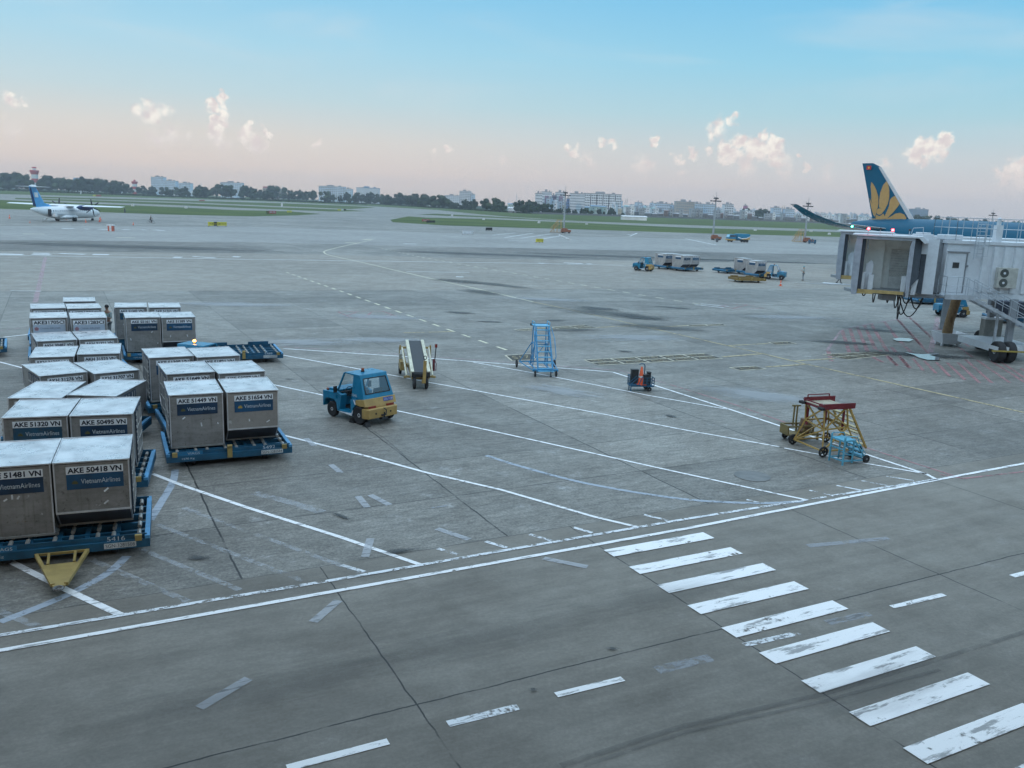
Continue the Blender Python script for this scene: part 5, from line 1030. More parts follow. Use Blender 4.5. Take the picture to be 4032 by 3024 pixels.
turboprop()
p = G(535*.3165, 600+860*.3165)
A = thing('boarding_steps', 'small pale folding steps hanging from the tail end of the turboprop', 'steps', (p.x, p.y, 0), R(35)); mb = MB()
for i in range(5): mb.box(.35*i, .35*i+.4, -.35, .35, .25*i+.2, .25*i+.25)
mb.build('tread', mat('steps pale', (.5, .53, .55), .5), A); mb = MB()
for y in (-.36, .36): mb.bar((0, y, .0), (1.9, y, 1.5), .06); mb.bar((0, y, .8), (1.9, y, 2.2), .05); mb.bar((0, y, 0), (0, y, .8), .05)
mb.build('rail', MATS['steps pale'], A)
# ================================================================== jet bridges
BW = mat('bridge white panel', (.60, .63, .66), .45, var=.06, dirt=.06); BG = mat('bridge grey', (.24, .26, .28), .5, var=.1, dirt=.12); BDK = mat('bellows dark', (.055, .065, .08), .7); BGR = mat('bellows grey', (.33, .35, .39), .7, var=.12); BIN = mat('cab interior', (.84, .84, .80), .55, var=.06); SHUT = mat('roller shutter', (.66, .67, .65), .45, .1); BYEL = mat('bumper yellow', (.42, .30, .12), .6, dirt=.2); HOSE = mat('brown hose', (.19, .12, .055), .75, var=.2, scale=6, dirt=.2); RAILM = mat('galvanised rail', (.42, .46, .50), .45, .3); CABLE = mat('black cable', (.025, .022, .022), .6); WARN = mat('warning stripe', (.35, .26, .05), .6)
def jet_bridge(label, loc, full=True, lamps=((19.55-19.8, 0), (2.3, 0))):
    """local origin: ground below the lower left corner of the cab opening; x along the tunnel, y away from the viewer"""
    T = thing('jet_bridge', label, 'jet bridge', loc)
    z0, z1 = 3.82, 6.92
    mb = MB(); mb.box(.15, 3.0, .25, 3.6, z0-.12, z0); mb.build('cab_floor', BG, T)
    mb = MB(); mb.box(.25, 2.75, .02, .25, z0-.18, z0+.0); mb.box(.2, 1.1, -.05, .12, z0-.24, z0-.16); mb.build('bumper', BYEL, T)
    mb = MB(); mb.prism([(-.35, z1+.10), (3.4, z1+.10), (3.75, z1-.25), (3.5, z1-.28), (3.2, z1+.0), (-.35, z1+.02)], 'y', -.25, 3.6); mb.build('cab_roof', BW, T)
    # folding canopy round the opening
    mb = MB()
    for x0, x1, m, zz in ((-.12, .22, 1, -.22), (2.82, 3.02, 1, -.1)):
        mb.cur = 0; P = []
        for k in range(5): P.append(k)
        mb.loft([[(x0+(.06 if f in (0, 1) else -.04), -.15, z0-.3+(z1-z0+.25)*f), (x1, -.15, z0-.3+(z1-z0+.25)*f), (x1, .45, z0-.2+(z1-z0+.2)*f), (x0, .45, z0-.2+(z1-z0+.2)*f)] for f in (0, .3, .6, .85, 1)])
    mb.box(-.12, 3.02, -.16, .4, z1-.16, z1+.02); mb.build('canopy', BGR, T, smooth=False)
    mb = MB(); mb.box(.22, .42, .2, .6, z0-.1, z1-.15); mb.build('bellows_fold', BDK, T); mb = MB(); mb.loft([[(3.02, -.1, z0+.25), (3.42, .3, z0+.8), (3.42, .9, z0+.8), (3.02, .5, z0+.25)], [(3.02, -.1, z1-.1), (3.42, .3, z1-.12), (3.42, .9, z1-.12), (3.02, .5, z1-.1)]]); mb.build('bellows_fold', BDK, T)
    mb = MB(); mb.box(.32, .40, .6, 2.0, z0, z1-.1); mb.box(.4, 1.45, 1.9, 2.0, z0, z1-.1); mb.box(1.40, 1.47, 2.0, 2.5, z0, z1-.1); mb.box(1.47, 3.1, 2.45, 2.55, z0+2.35, z1-.1); mb.box(1.8, 3.05, 2.52, 2.56, z0, z0+2.4); mb.box(1.47, 1.85, 2.45, 2.55, z0, z0+2.35); mb.box(.4, 3.0, .4, 2.5, z1-.16, z1-.1); mb.box(3.02, 3.1, .5, 2.5, z0, z1-.1); mb.build('cab_interior', BIN, T)
    mb = MB(); z = z0+.02
    for i in range(9): mb.box(1.85, 3.0, 2.40+.0*i, 2.46, z0+1.0+i*.15, z0+1.0+i*.15+.11)
    mb.box(1.85, 3.0, 2.42, 2.46, z0, z0+.72); sh = mb.build('roller_shutter', SHUT, T)
    mb = MB()
    for i in range(7):
        for j in range(3): mb.box(1.9+i*.155+(j % 2)*.07, 1.9+i*.155+.08+(j % 2)*.07, 2.40, 2.44, z0+.74+j*.085, z0+.74+j*.085+.05)
    mb.build('shutter_grille', SHUT, sh)
    mb = MB(); mb.prism([(.55, z0), (.95, z0), (.95, z0+1.55), (.8, z0+1.7), (.55, z0+1.45)], 'y', .7, .78); mb.box(.42, .55, .35, .7, z0, z0+1.0); mb.build('control_desk', BW, T)
    mb = MB(); mb.box(.78, 1.05, .40, .85, z0, z0+.85); mb.build('cabinet', BW, T); mb = MB(); mb.box(2.55, 2.80, .3, .5, z0-.1, z0+.9); mb.build('side_panel', BW, T)
    mb = MB(); mb.path([(.52, .5, z1-.2), (.52, .45, z1-.5), (.56, .4, z1-.75)], .03); mb.build('lamp_arm', RAILM, T)
    # rounded outer side of the cab: curtain panels
    mb = MB(); mb.box(3.05, 3.5, .9, 3.4, z0-.15, z0+1.2); mb.prism([(3.12, z0-.15), (3.35, z0-.15), (3.45, z0+.75), (3.12, z0+.6)], 'y', .3, .9); mb.box(3.4, 3.75, .7, 3.4, z1-.9, z1-.1); mb.build('side_skirt', BW, T)
    mb = MB(); mb.box(3.45, 3.72, .75, 3.4, z0-.1, z1-.15); mb.build('dark_gap', BDK, T)
    mb = MB(); R0 = 1.9; c = (4.05, 1.9)
    for (a0, a1) in ((-100, -72),):
        n = 6; A = [R(a0+(a1-a0)*i/n) for i in range(n+1)]
        mb.loft([[(c[0]+R0*cos(a), c[1]+R0*sin(a), z0-.12), (c[0]+R0*cos(a), c[1]+R0*sin(a), z1-.02), (c[0]+(R0-.1)*cos(a), c[1]+(R0-.1)*sin(a), z1-.02), (c[0]+(R0-.1)*cos(a), c[1]+(R0-.1)*sin(a), z0-.12)] for a in A])
    mb.build('curved_panel', BW, T, smooth=True)
    mb = MB(); mb.lathe([(1.3, z0-.1), (1.3, z1-.05)], (5.1, 2.1, 0), 'z', 24); mb.build('rotunda', BG, T, smooth=True)
    mb = MB(); mb.box(3.0, 6.2, .3, 3.7, z0-.36, z0-.14); mb.box(.5, 3.0, .9, 3.0, z0-.3, z0-.12); mb.box(1.95, 2.75, .6, 1.3, z0-.62, z0-.3); mb.build('underframe', BG, T)
    ca, sa = cos(R(-23)), sin(R(-23))
    for ch in list(T.children)+[g_ for c_ in T.children for g_ in c_.children]:
        if ch.name.split('.')[0] in ('cab_floor', 'bumper', 'cab_roof', 'canopy', 'bellows_fold', 'cab_interior', 'roller_shutter', 'shutter_grille', 'control_desk', 'cabinet', 'side_panel', 'lamp_arm', 'side_skirt', 'dark_gap'):
            for v in ch.data.vertices: x, y = v.co.x-1.45, v.co.y; v.co.x = 1.45+x*ca-y*sa; v.co.y = x*sa+y*ca
    # tunnel with ribbed walls
    x0, x1, y0, y1 = 5.25, 22.0, .35, 3.55
    mb = MB(); mb.box(x0, x1, y0, y1, z0-.05, z1-.22); mb.build('tunnel', BW, T)
    tn = [c_ for c_ in T.children if c_.name.startswith('tunnel')][0]
    mb = MB(); x = x0+2.05
    while x < x1:
        mb.prism([(x, y0-.0), (x+.05, y0-.11), (x+.33, y0-.11), (x+.38, y0)], 'z', z0+.1, z1-.35); x += .62
    mb.build('wall_corrugation', BW, tn)
    mb = MB(); mb.box(x0-.1, x1, y0-.1, y1+.1, z1-.24, z1-.06); mb.box(x0-.1, x1, y0-.06, y0+.0, z0-.3, z0-.02); mb.build('roof_trim', BW, tn)
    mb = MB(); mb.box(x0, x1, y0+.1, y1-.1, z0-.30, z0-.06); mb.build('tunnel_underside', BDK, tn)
    if not full: 
        mb = MB(); mb.tube((9, 1.9, 0), (9, 1.9, z0), .3, 12); mb.build('support_column', BG, T)
        return T
    # service door, landing, stairs
    mb = MB(); mb.box(x0+.10, x0+1.15, y0-.035, y0, z0+.05, z0+2.3); d = mb.build('service_door', BW, T)
    mb = MB(); mb.box(x0+.42, x0+.80, y0-.05, y0-.03, z0+1.45, z0+1.78); mb.build('door_window', mat('dark pane', (.03, .04, .045), .1), d)
    mb = MB(); mb.box(x0+.05, x0+1.3, y0-.12, y0, z0+2.36, z0+2.42); mb.box(x0+1.18, x0+1.24, y0-.05, y0, z0, z0+2.3); mb.lathe([(.07, 0), (.07, -.1), (0, -.11)], (x0+1.25, y0-.02, z0+1.6), 'y', 10); mb.build('door_frame', BG, d)
    mb = MB(); mb.box(x0-.3, x0+1.5, y0-1.1, y0-.02, z0-.2, z0-.1); mb.box(x0-.3, x0+1.5, y0-1.12, y0-1.06, z0-.3, z0-.02); mb.build('landing', RAILM, T)
    def rail(pts, hgt, name='guard_rail', par=T, step=.55, base=True):
        mb = MB(); 
        for a, b in zip(pts, pts[1:]):
            a, b = Vector(a), Vector(b); n = max(1, int((b-a).length/step+.5))
            for i in range(n+1): q = a+(b-a)*i/n; mb.tube(q, q+Vector((0, 0, hgt)), .018, 6)
            for h in (hgt, hgt*.55): mb.tube(a+Vector((0, 0, h)), b+Vector((0, 0, h)), .02, 6)
        return mb.build(name, RAILM, par)
    rail([(x0-.3, y0-.1, z0-.1), (x0-.3, y0-1.08, z0-.1), (x0+1.0, y0-1.08, z0-.1)], 1.1)
    sx0, sx1, sz1 = x0+1.5, x0+5.9, 1.55; mb = MB()
    for y in (y0-1.08, y0-.25): mb.bar((sx0-.3, y, z0-.15), (sx1, y, sz1), .05, .18)
    mb.build('stair_stringer', RAILM, T)
    for i in range(12): f = (i+.5)/12; mb = MB(); mb.box(sx0+(sx1-sx0)*f-.14, sx0+(sx1-sx0)*f+.14, y0-1.05, y0-.28, z0-.12+(sz1-z0)*f-.02, z0-.12+(sz1-z0)*f+.02); mb.build('stair_tread', RAILM, T)
    rail([(sx0-.2, y0-1.08, z0-.1), (sx1, y0-1.08, sz1)], 1.0, 'stair_rail', step=.5); rail([(sx0-.2, y0-.25, z0-.1), (sx1, y0-.25, sz1)], 1.0, 'stair_rail', step=.5)
    mb = MB(); mb.bar((sx0+1.7, y0-.6, 0), (sx0+1.7, y0-.6, 2.7), .12); mb.bar((sx0+3.6, y0-.9, 0), (sx0+3.6, y0-.9, 1.9), .1); mb.build('stair_post', RAILM, T)
    # on the roof: rails, ladder cage, boxes, mast
    zr = z1-.05
    rail([(x0+.5, y0+.2, zr), (x1-2, y0+.2, zr)], 1.3, 'roof_rail', step=.9); rail([(x0+.5, y1-.2, zr), (x1-2, y1-.2, zr)], 1.3, 'roof_rail', step=.9); rail([(x0+.5, y0+.2, zr), (x0+.5, y1-.2, zr)], 1.3, 'roof_rail', step=.9)
    mb = MB()
    for x in (x0+1.45, x0+1.95): mb.tube((x, y0-.28, z0+2.0), (x, y0-.28, zr+1.0), .025)
    for i in range(9): mb.tube((x0+1.45, y0-.28, z0+2.1+i*.25), (x0+1.95, y0-.28, z0+2.1+i*.25), .015)
    for i in range(4):
        z = z0+2.2+i*.6; mb.path([(x0+1.45, y0-.28, z), (x0+1.4, y0-.7, z), (x0+1.7, y0-.85, z), (x0+2.0, y0-.7, z), (x0+1.95, y0-.28, z)], .015)
    for dx in (.0, .3, .6): mb.tube((x0+1.4+dx, y0-.7-.15*(dx == .3), z0+2.2), (x0+1.4+dx, y0-.7-.15*(dx == .3), z0+4.0), .014)
    mb.build('ladder_cage', RAILM, T)
    mb = MB(); mb.box(3.75, 4.65, .9, 1.8, z1-.1, z1+.22); mb.box(3.9, 4.5, 1.0, 1.7, z1+.22, z1+.32); mb.build('roof_unit', BW, T, bevel=.03)
    mb = MB(); mb.box(x0-.05, x0+1.05, y0+.4, y0+1.4, zr, zr+.3); mb.build('roof_unit', BW, T, bevel=.05)
    mb = MB(); mb.box(8.05, 8.42, .5, .9, zr-.25, zr+.95); mb.box(7.98, 8.48, .45, .95, zr-.12, zr-.05); mb.lathe([(.12, zr+.95), (.12, zr+1.3), (.05, zr+1.4)], (8.23, .7, 0), 'z', 10); mb.build('camera_mast', BW, T)
    mb = MB(); mb.path([(3.3, 1.0, z1+.1), (3.42, 1.0, z1+.55), (4.0, 1.0, z1+.6), (4.05, 1.0, z1+.15)], .02); mb.build('hoop_rail', RAILM, T)
    RLIT = mat('red warning light', (.8, .05, .04), .3, emit=((1, .04, .05), 25))
    for x, y, hh, lit in ((.35, -.1, .33, 1), (1.75, -.1, .3, 1), (1.25, .4, .34, 0), (2.95, .4, .33, 0)):
        mb = MB(); mb.tube((x, y, z1+.05), (x, y, z1+.05+hh), .02, 6); st_ = mb.build('lamp_stem', RAILM, T); mb = MB(); mb.lathe([(.07, 0), (.075, .08), (.03, .12)], (x, y, z1+.05+hh), 'z', 10); mb.build('warning_light', RLIT if lit else BLACKP, st_)
    # twin fan air conditioner on the wall
    ax = 8.2; mb = MB(); mb.box(ax, ax+1.15, y0-.42, y0-.08, z0+.42, z0+1.60); ac = mb.build('air_conditioner', mat('unit cream', (.44, .44, .40), .5), T, bevel=.02)
    for k in range(2):
        mb = MB(); mb.lathe([(.25, 0), (.25, -.015), (.2, -.02), (.06, -.012)], (ax+.36, y0-.42, z0+.72+k*.56), 'y', 20); fg = mb.build('fan_grille', mat('fan dark', (.07, .08, .075), .6), ac); mb = MB(); mb.lathe([(.07, -.02), (.07, -.035), (0, -.04)], (ax+.36, y0-.42, z0+.72+k*.56), 'y', 12); mb.build('fan_hub', BW, fg)
    # drooping cables
    cp = lambda a, b, s, y, n=9: [Vector((a[0]+(b[0]-a[0])*t/n, y, a[1]+(b[1]-a[1])*t/n-s*4*(t/n)*(1-t/n))) for t in range(n+1)]
    for a, b, s, y in [((1.52, z0-.3), (1.66, z0-.3), .5, 1.0), ((2.3, z0-.6), (2.42, z0-.3), .3, .8), ((2.75, z0-.35), (3.05, z0-.3), .75, .9), ((2.98, z0-.3), (3.7, z0-.35), 1.15, 1.0), ((3.05, z0-.3), (4.5, z0-.25), 1.3, .9), ((3.3, z0-.3), (3.9, z0-.3), .5, 1.1), ((3.8, z0-.3), (4.6, z0-.2), .85, 1.0), ((3.1, z0-.35), (3.25, z0-.3), 1.45, 1.05), ((.75, z0-.25), (.95, z0-.25), .15, .7)]:
        mb = MB(); mb.path(cp(a, b, s, y), .035, 6); mb.build('drooping_cable', CABLE, T)
    # drive column with wheels and cabinet
    wc = Vector((10.0, 4.0, 0)); wn = Vector((8.3, -1.05, 0))
    for c in (wc, wn):
        mb = MB(); wheel(T, (c.x, c.y, .62), .62, .48, ax='x')
        wheel(T, (c.x+.62, c.y, .62), .62, .48, ax='x')
    mb = MB(); mb.box(8.2, 10.9, -.4, 3.4, .55, .95); mb.bar((10.3, 3.8, .6), (8.6, -.9, .6), .25); mb.box(8.0, 9.3, -1.5, -.6, .75, .95); mb.build('axle_frame', BW, T)
    for x, y in ((10.0, 3.6), (9.2, -.1)): mb = MB(); mb.box(x, x+.32, y-.16, y+.16, .9, z0-.2); mb.build('lift_column', BG, T)
    mb = MB(); mb.prism([(7.6, .72), (9.5, .72), (9.5, .80), (7.6, .80)], 'y', -1.75, -1.68); mb.prism([(9.2, .7), (11.4, .7), (11.4, .80), (9.2, .8)], 'y', 3.3, 3.38); mb.build('warning_bar', WARN, T)
    mb = MB(); mb.box(9.75, 10.85, 3.3, 3.9, .85, 2.0); cb = mb.build('drive_cabinet', mat('cabinet grey', (.20, .20, .18), .5), T, bevel=.02); mb = MB(); mb.box(9.72, 10.88, 3.27, 3.93, 2.0, 2.12); mb.build('cabinet_lid', BW, cb)
    # brown air hose down to its basket
    mb = MB(); P = [(8.75, 5.2, 3.5), (8.65, 5.25, 2.6), (8.5, 5.3, 1.6), (8.45, 5.35, .35)]; rr = [.30, .28, .27, .32]; ringz = []
    for k in range(33):
        f = k/32*3; i = min(2, int(f)); q = Vector(P[i]).lerp(Vector(P[i+1]), f-i); r = rr[i]+(rr[i+1]-rr[i])*(f-i)+(.02 if k % 2 else 0); ringz.append([(q.x+r*cos(2*pi*j/14), q.y+r*sin(2*pi*j/14), q.z) for j in range(14)])
    mb.loft(ringz); mb.build('air_hose', HOSE, T, smooth=True)
    mb = MB(); mb.loft([[(7.95, 4.7, .18), (9.1, 4.7, .18), (9.1, 5.9, .18), (7.95, 5.9, .18)], [(7.75, 4.5, .85), (9.5, 4.5, .85), (9.5, 6.1, .85), (7.75, 6.1, .85)], [(7.82, 4.57, .85), (9.43, 4.57, .85), (9.43, 6.03, .85), (7.82, 6.03, .85)], [(8.0, 4.75, .25), (9.0, 4.75, .25), (9.0, 5.85, .25), (8.0, 5.85, .25)]])
    for x in (8.0, 9.0): mb.box(x-.06, x+.06, 4.8, 4.95, 0, .2); mb.box(x-.06, x+.06, 5.6, 5.75, 0, .2)
    for y in (4.6, 5.9): mb.bar((9.45, y, .8), (11.5, y-.8, .95), .05)
    mb.build('hose_basket', BW, T)
    return T
jet_bridge('white jet bridge with its open cab, roller shutter, side stairs and roof rails', (19.85, 50.5, 0))
jet_bridge('second jet bridge whose open cab shows just behind the first cab', (23.2, 62.2, 0), full=False)
# things beneath and beyond the bridge
make_dolly('empty blue dolly parked beyond the jet bridge cables', (38.6, 82.6, 0), R(5), bar='up', rollers=False, plates=False, group='dollies by the jet bridge')
for (x, y, rz, lab) in [(38.6, 69.6, -15, 'blue dolly carrying a dark covered load beneath the bridge stairs'), (42.3, 68.4, -15, 'blue dolly hitched to the dark covered one, beneath the bridge stairs')]:
    make_dolly(lab, (x, y, 0), R(rz), bar='up', rollers=False, plates=False, group='dollies by the jet bridge')
TARP = mat('dark tarpaulin', (.04, .05, .075), .7, var=.25)
T = thing('covered_load', 'dark tarpaulin covered load with a pale edge, on the dolly under the bridge stairs', 'cargo', (40.3, 70.6, .5), R(-15)); mb = MB(); mb.box(-1.2, 1.2, -1, 1, 0, 1.3); mb.build('tarpaulin', TARP, T, bevel=.1); mb = MB(); mb.box(-1.25, 1.25, -1.04, 1.04, .0, .07); mb.build('pallet', BW, T); mb = MB(); mb.box(-1.35, -1.22, -.8, -.2, .1, 1.2); mb.build('end_board', BW, T)
T = thing('luggage_load', 'blue bags piled on the dolly under the lower bridge stairs', 'cargo', (43.9, 69.5, .5), R(-15)); mb = MB()
for k in range(9): mb.box(-1.1+.7*(k % 3), -.5+.7*(k % 3), -.9, .9, .5*(k//3), .5*(k//3)+.46)
mb.build('bag', mat('bag blue', (.02, .03, .22), .6, var=.5, scale=2), T, bevel=.06); mb = MB(); mb.box(-1.2, 1.2, -.95, .95, 1.5, 1.54); mb.build('cover', TARP, T)
# ================================================================== people
SKN = mat('skin', (.28, .16, .11), .6); HAIR = mat('black hair', (.012, .011, .011), .6)
def person(label, loc, rz, pose='stand', shirt=(.3, .3, .3), legs=(.1, .1, .12), vest=None, hat=None, scale=1.0):
    T = thing('person', label, 'person', loc, rz); T.scale = (scale,)*3
    # +y is forward
    if pose == 'walk': lk, la, rk, ra = (-.10, .22, .52), (-.11, .38, .09), (.10, .0, .50), (.11, -.36, .16)
    elif pose == 'ride': lk, la, rk, ra = (-.12, .38, .78), (-.12, .22, .36), (.12, .34, .68), (.12, .2, .22)
    else: lk, la, rk, ra = (-.10, .03, .50), (-.11, .0, .08), (.10, .02, .50), (.11, -.02, .08)
    hz, lean = (.95, .0) if pose != 'ride' else (1.0, .16)
    if pose == 'hold': le, lh, re, rh = (-.24, .08, 1.12), (-.12, .30, 1.20), (.24, .08, 1.12), (.10, .30, 1.18)
    elif pose == 'ride': le, lh, re, rh = (-.25, .36, 1.2), (-.24, .6, 1.12), (.25, .36, 1.2), (.24, .6, 1.12)
    elif pose == 'walk': le, lh, re, rh = (-.25, -.12, 1.14), (-.25, -.06, .90), (.25, .12, 1.14), (.24, .28, .96)
    else: le, lh, re, rh = (-.26, -.02, 1.12), (-.25, .05, .86), (.26, -.02, 1.12), (.25, .05, .86)
    sz = hz+.48
    J = [(0, 0, hz, .115, .10), (0, lean*.5, hz+.25, .125, .10), (0, lean, sz, .13, .10), (0, lean+.01, sz+.12, .05), (0, lean+.03, sz+.20, .075, .085), (0, lean+.03, sz+.30, .075, .088),
         (-.19, lean, sz-.02, .058), (*le, .042), (*lh, .03), (.19, lean, sz-.02, .058), (*re, .042), (*rh, .03),
         (-.09, 0, hz-.08, .085), (*lk, .06), (*la, .042), (.09, 0, hz-.08, .085), (*rk, .06), (*ra, .042), (la[0], la[1]+.13, la[2]-.04, .034), (ra[0], ra[1]+.13, ra[2]-.04, .034)]
    E = [(0, 1), (1, 2), (2, 3), (3, 4), (4, 5), (2, 6), (6, 7), (7, 8), (2, 9), (9, 10), (10, 11), (0, 12), (12, 13), (13, 14), (0, 15), (15, 16), (16, 17), (14, 18), (17, 19)]
    # fingers: five short chains from each palm
    for hi, hp, sgn in ((8, lh, -1), (11, rh, 1)):
        el = Vector(le if hi == 8 else re); d = (Vector(hp)-el).normalized(); sdv = d.cross(Vector((0, 0, 1))); sdv = sdv.normalized() if sdv.length > .05 else Vector((0, 1, 0))
        for k in range(5):
            b = len(J); o = Vector(hp)+d*(.05 if k < 4 else .02)+sdv*(.018*(k-1.5) if k < 4 else .04*sgn); t = o+d*(.075-.008*abs(k-1.2) if k < 4 else .045)+Vector((0, 0, -.012)); J += [(*o, .011), (*t, .008)]; E += [(hi, b), (b, b+1)]
    body = skin('body', J, E, SKN, T)
    up = skin('shirt', [(j[0], j[1], j[2], j[3]*1.16, (j[4] if len(j) > 4 else j[3])*1.16) for j in (J[0], J[1], J[2], (J[6]), J[7], J[9], J[10])], [(0, 1), (1, 2), (2, 3), (3, 4), (2, 5), (5, 6)], mat('shirt %.2f %.2f' % shirt[:2], shirt, .8), T)
    lo = skin('trousers', [(j[0], j[1], j[2], j[3]*1.2, (j[4] if len(j) > 4 else j[3])*1.2) for j in (J[0], J[12], J[13], J[14], J[15], J[16], J[17])], [(0, 1), (1, 2), (2, 3), (0, 4), (4, 5), (5, 6)], mat('trousers %.2f %.2f' % legs[:2], legs, .8), T)
    for a in (la, ra): mb = MB(); mb.loft([[(a[0]-.05, a[1]-.09, max(0, a[2]-.085)), (a[0]+.05, a[1]-.09, max(0, a[2]-.085)), (a[0]+.05, a[1]-.07, a[2]+.03), (a[0]-.05, a[1]-.07, a[2]+.03)], [(a[0]-.05, a[1]+.19, max(0, a[2]-.085)), (a[0]+.05, a[1]+.19, max(0, a[2]-.085)), (a[0]+.04, a[1]+.18, a[2]-.03), (a[0]-.04, a[1]+.18, a[2]-.03)]]); mb.build('shoe', BLACKP, T, bevel=.02)
    hx = Vector((0, lean+.03, sz+.27)); mb = MB(); n = 12
    mb.lathe([(.096, -.03), (.102, .02), (.085, .075), (.04, .105), (0, .112)], hx-Vector((0, .012, 0)), 'z', n); mb.build('hat' if hat else 'hair', mat('helmet cyan', (.1, .35, .4), .5) if hat else HAIR, T, smooth=True)
    mb = MB(); f = hx+Vector((0, .085, -.03)); mb.add([f+Vector(v) for v in [(-.012, 0, .03), (.012, 0, .03), (.014, .022, -.005), (-.014, .022, -.005)]], [(0, 1, 2, 3)]); mb.box(-.03, .03, f.y-.012, f.y+.004, f.z-.045, f.z-.035); mb.build('face', mat('face shade', (.20, .10, .07), .6), T)
    mb = MB()
    for s in (1, -1): mb.box(.035*s-.012, .035*s+.012, f.y-.014, f.y+.002, f.z+.03, f.z+.042)
    mb.build('eye', HAIR, T)
    mb = MB()
    for s in (1, -1): mb.box(.083*s-.01, .083*s+.01, hx.y-.02, hx.y+.012, hx.z-.05, hx.z+.015)
    mb.build('ear', SKN, T)
    if vest:
        skin('vest', [(j[0], j[1], j[2], j[3]*1.3, (j[4] if len(j) > 4 else j[3])*1.3) for j in (J[1], J[2])], [(0, 1)], mat('vest', vest, .7), T)
    return T
person('dark haired worker in grey with a green vest, standing beyond the CHINA AIRLINES containers', (-21.72, 45.4, 0), R(170), 'hold', (.24, .30, .30), (.22, .24, .25), (.22, .42, .28), scale=1.06)
person('worker in pale grey overalls and a cap, standing near the distant tug', (36.0, 108.4, 0), R(80), 'hold', (.30, .36, .34), (.16, .19, .22), None, True)
person('person in dark clothes striding out from behind the jet bridge cab', (39.5, 105.7, 0), R(-80), 'walk', (.03, .035, .04), (.03, .03, .035))
rp_ = G(592, 880); person('person in dark clothes riding a bicycle far out on the apron', (rp_.x, rp_.y, 0), R(-85), 'ride', (.05, .05, .055), (.03, .03, .03), scale=1.05)
bk = thing('bicycle', 'distant dark bicycle ridden across the apron near the turboprop', 'bicycle', (rp_.x, rp_.y, 0), R(-85)); BKM = mat('bicycle frame', (.12, .12, .13), .4)
mb = MB(); mb.path([(0, -.1, .3), (0, .0, .88), (0, .0, .95)], .03); mb.path([(0, 0, .8), (0, .55, .85), (0, .6, 1.1)], .03); mb.path([(0, -.1, .3), (0, .55, .8), (0, .75, .35)], .03); mb.path([(0, -.1, .3), (0, -.5, .35), (0, 0, .8)], .025); mb.bar((-.25, .58, 1.1), (.25, .58, 1.1), .03); mb.build('frame', BKM, bk); mb = MB(); mb.box(-.07, .07, -.14, .12, .94, .99); mb.build('saddle', BLACKP, bk)
for y in (-.5, .75): mb = MB(); P = [(0, y+.34*cos(2*pi*i/18), .35+.34*sin(2*pi*i/18)) for i in range(19)]; mb.path(P, .022, 5); mb.build('wheel', RUBB, bk)
# ================================================================== far side of the airfield
def HOR(px): return 728.43+.0385*px
def vsize(px, py, ptop):                                           # height of an upright thing from its foot and top in the photo
    py = max(py, HOR(px)+16.5); g = G(px, py); lo, hi = 0, 120
    for _ in range(40):
        m = (lo+hi)/2; d = g+Vector((0, 0, m))-Vector((0, 0, HCAM))
        y = 1512-FPX*d.dot(CU)/d.dot(fw)
        if y > ptop: lo = m
        else: hi = m
    return g, lo
def base_y(px):                                                    # foot line of the trees and houses along the photo
    pts = [(-400, 730), (0, 748), (500, 761), (1000, 778), (1500, 805), (2050, 839), (2750, 861), (3300, 880), (4032, 904), (4700, 928)]
    for (a, b), (c, d) in zip(pts, pts[1:]):
        if a <= px <= c: return max(b+(d-b)*(px-a)/(c-a), HOR(px)+19)
    return HOR(px)+19
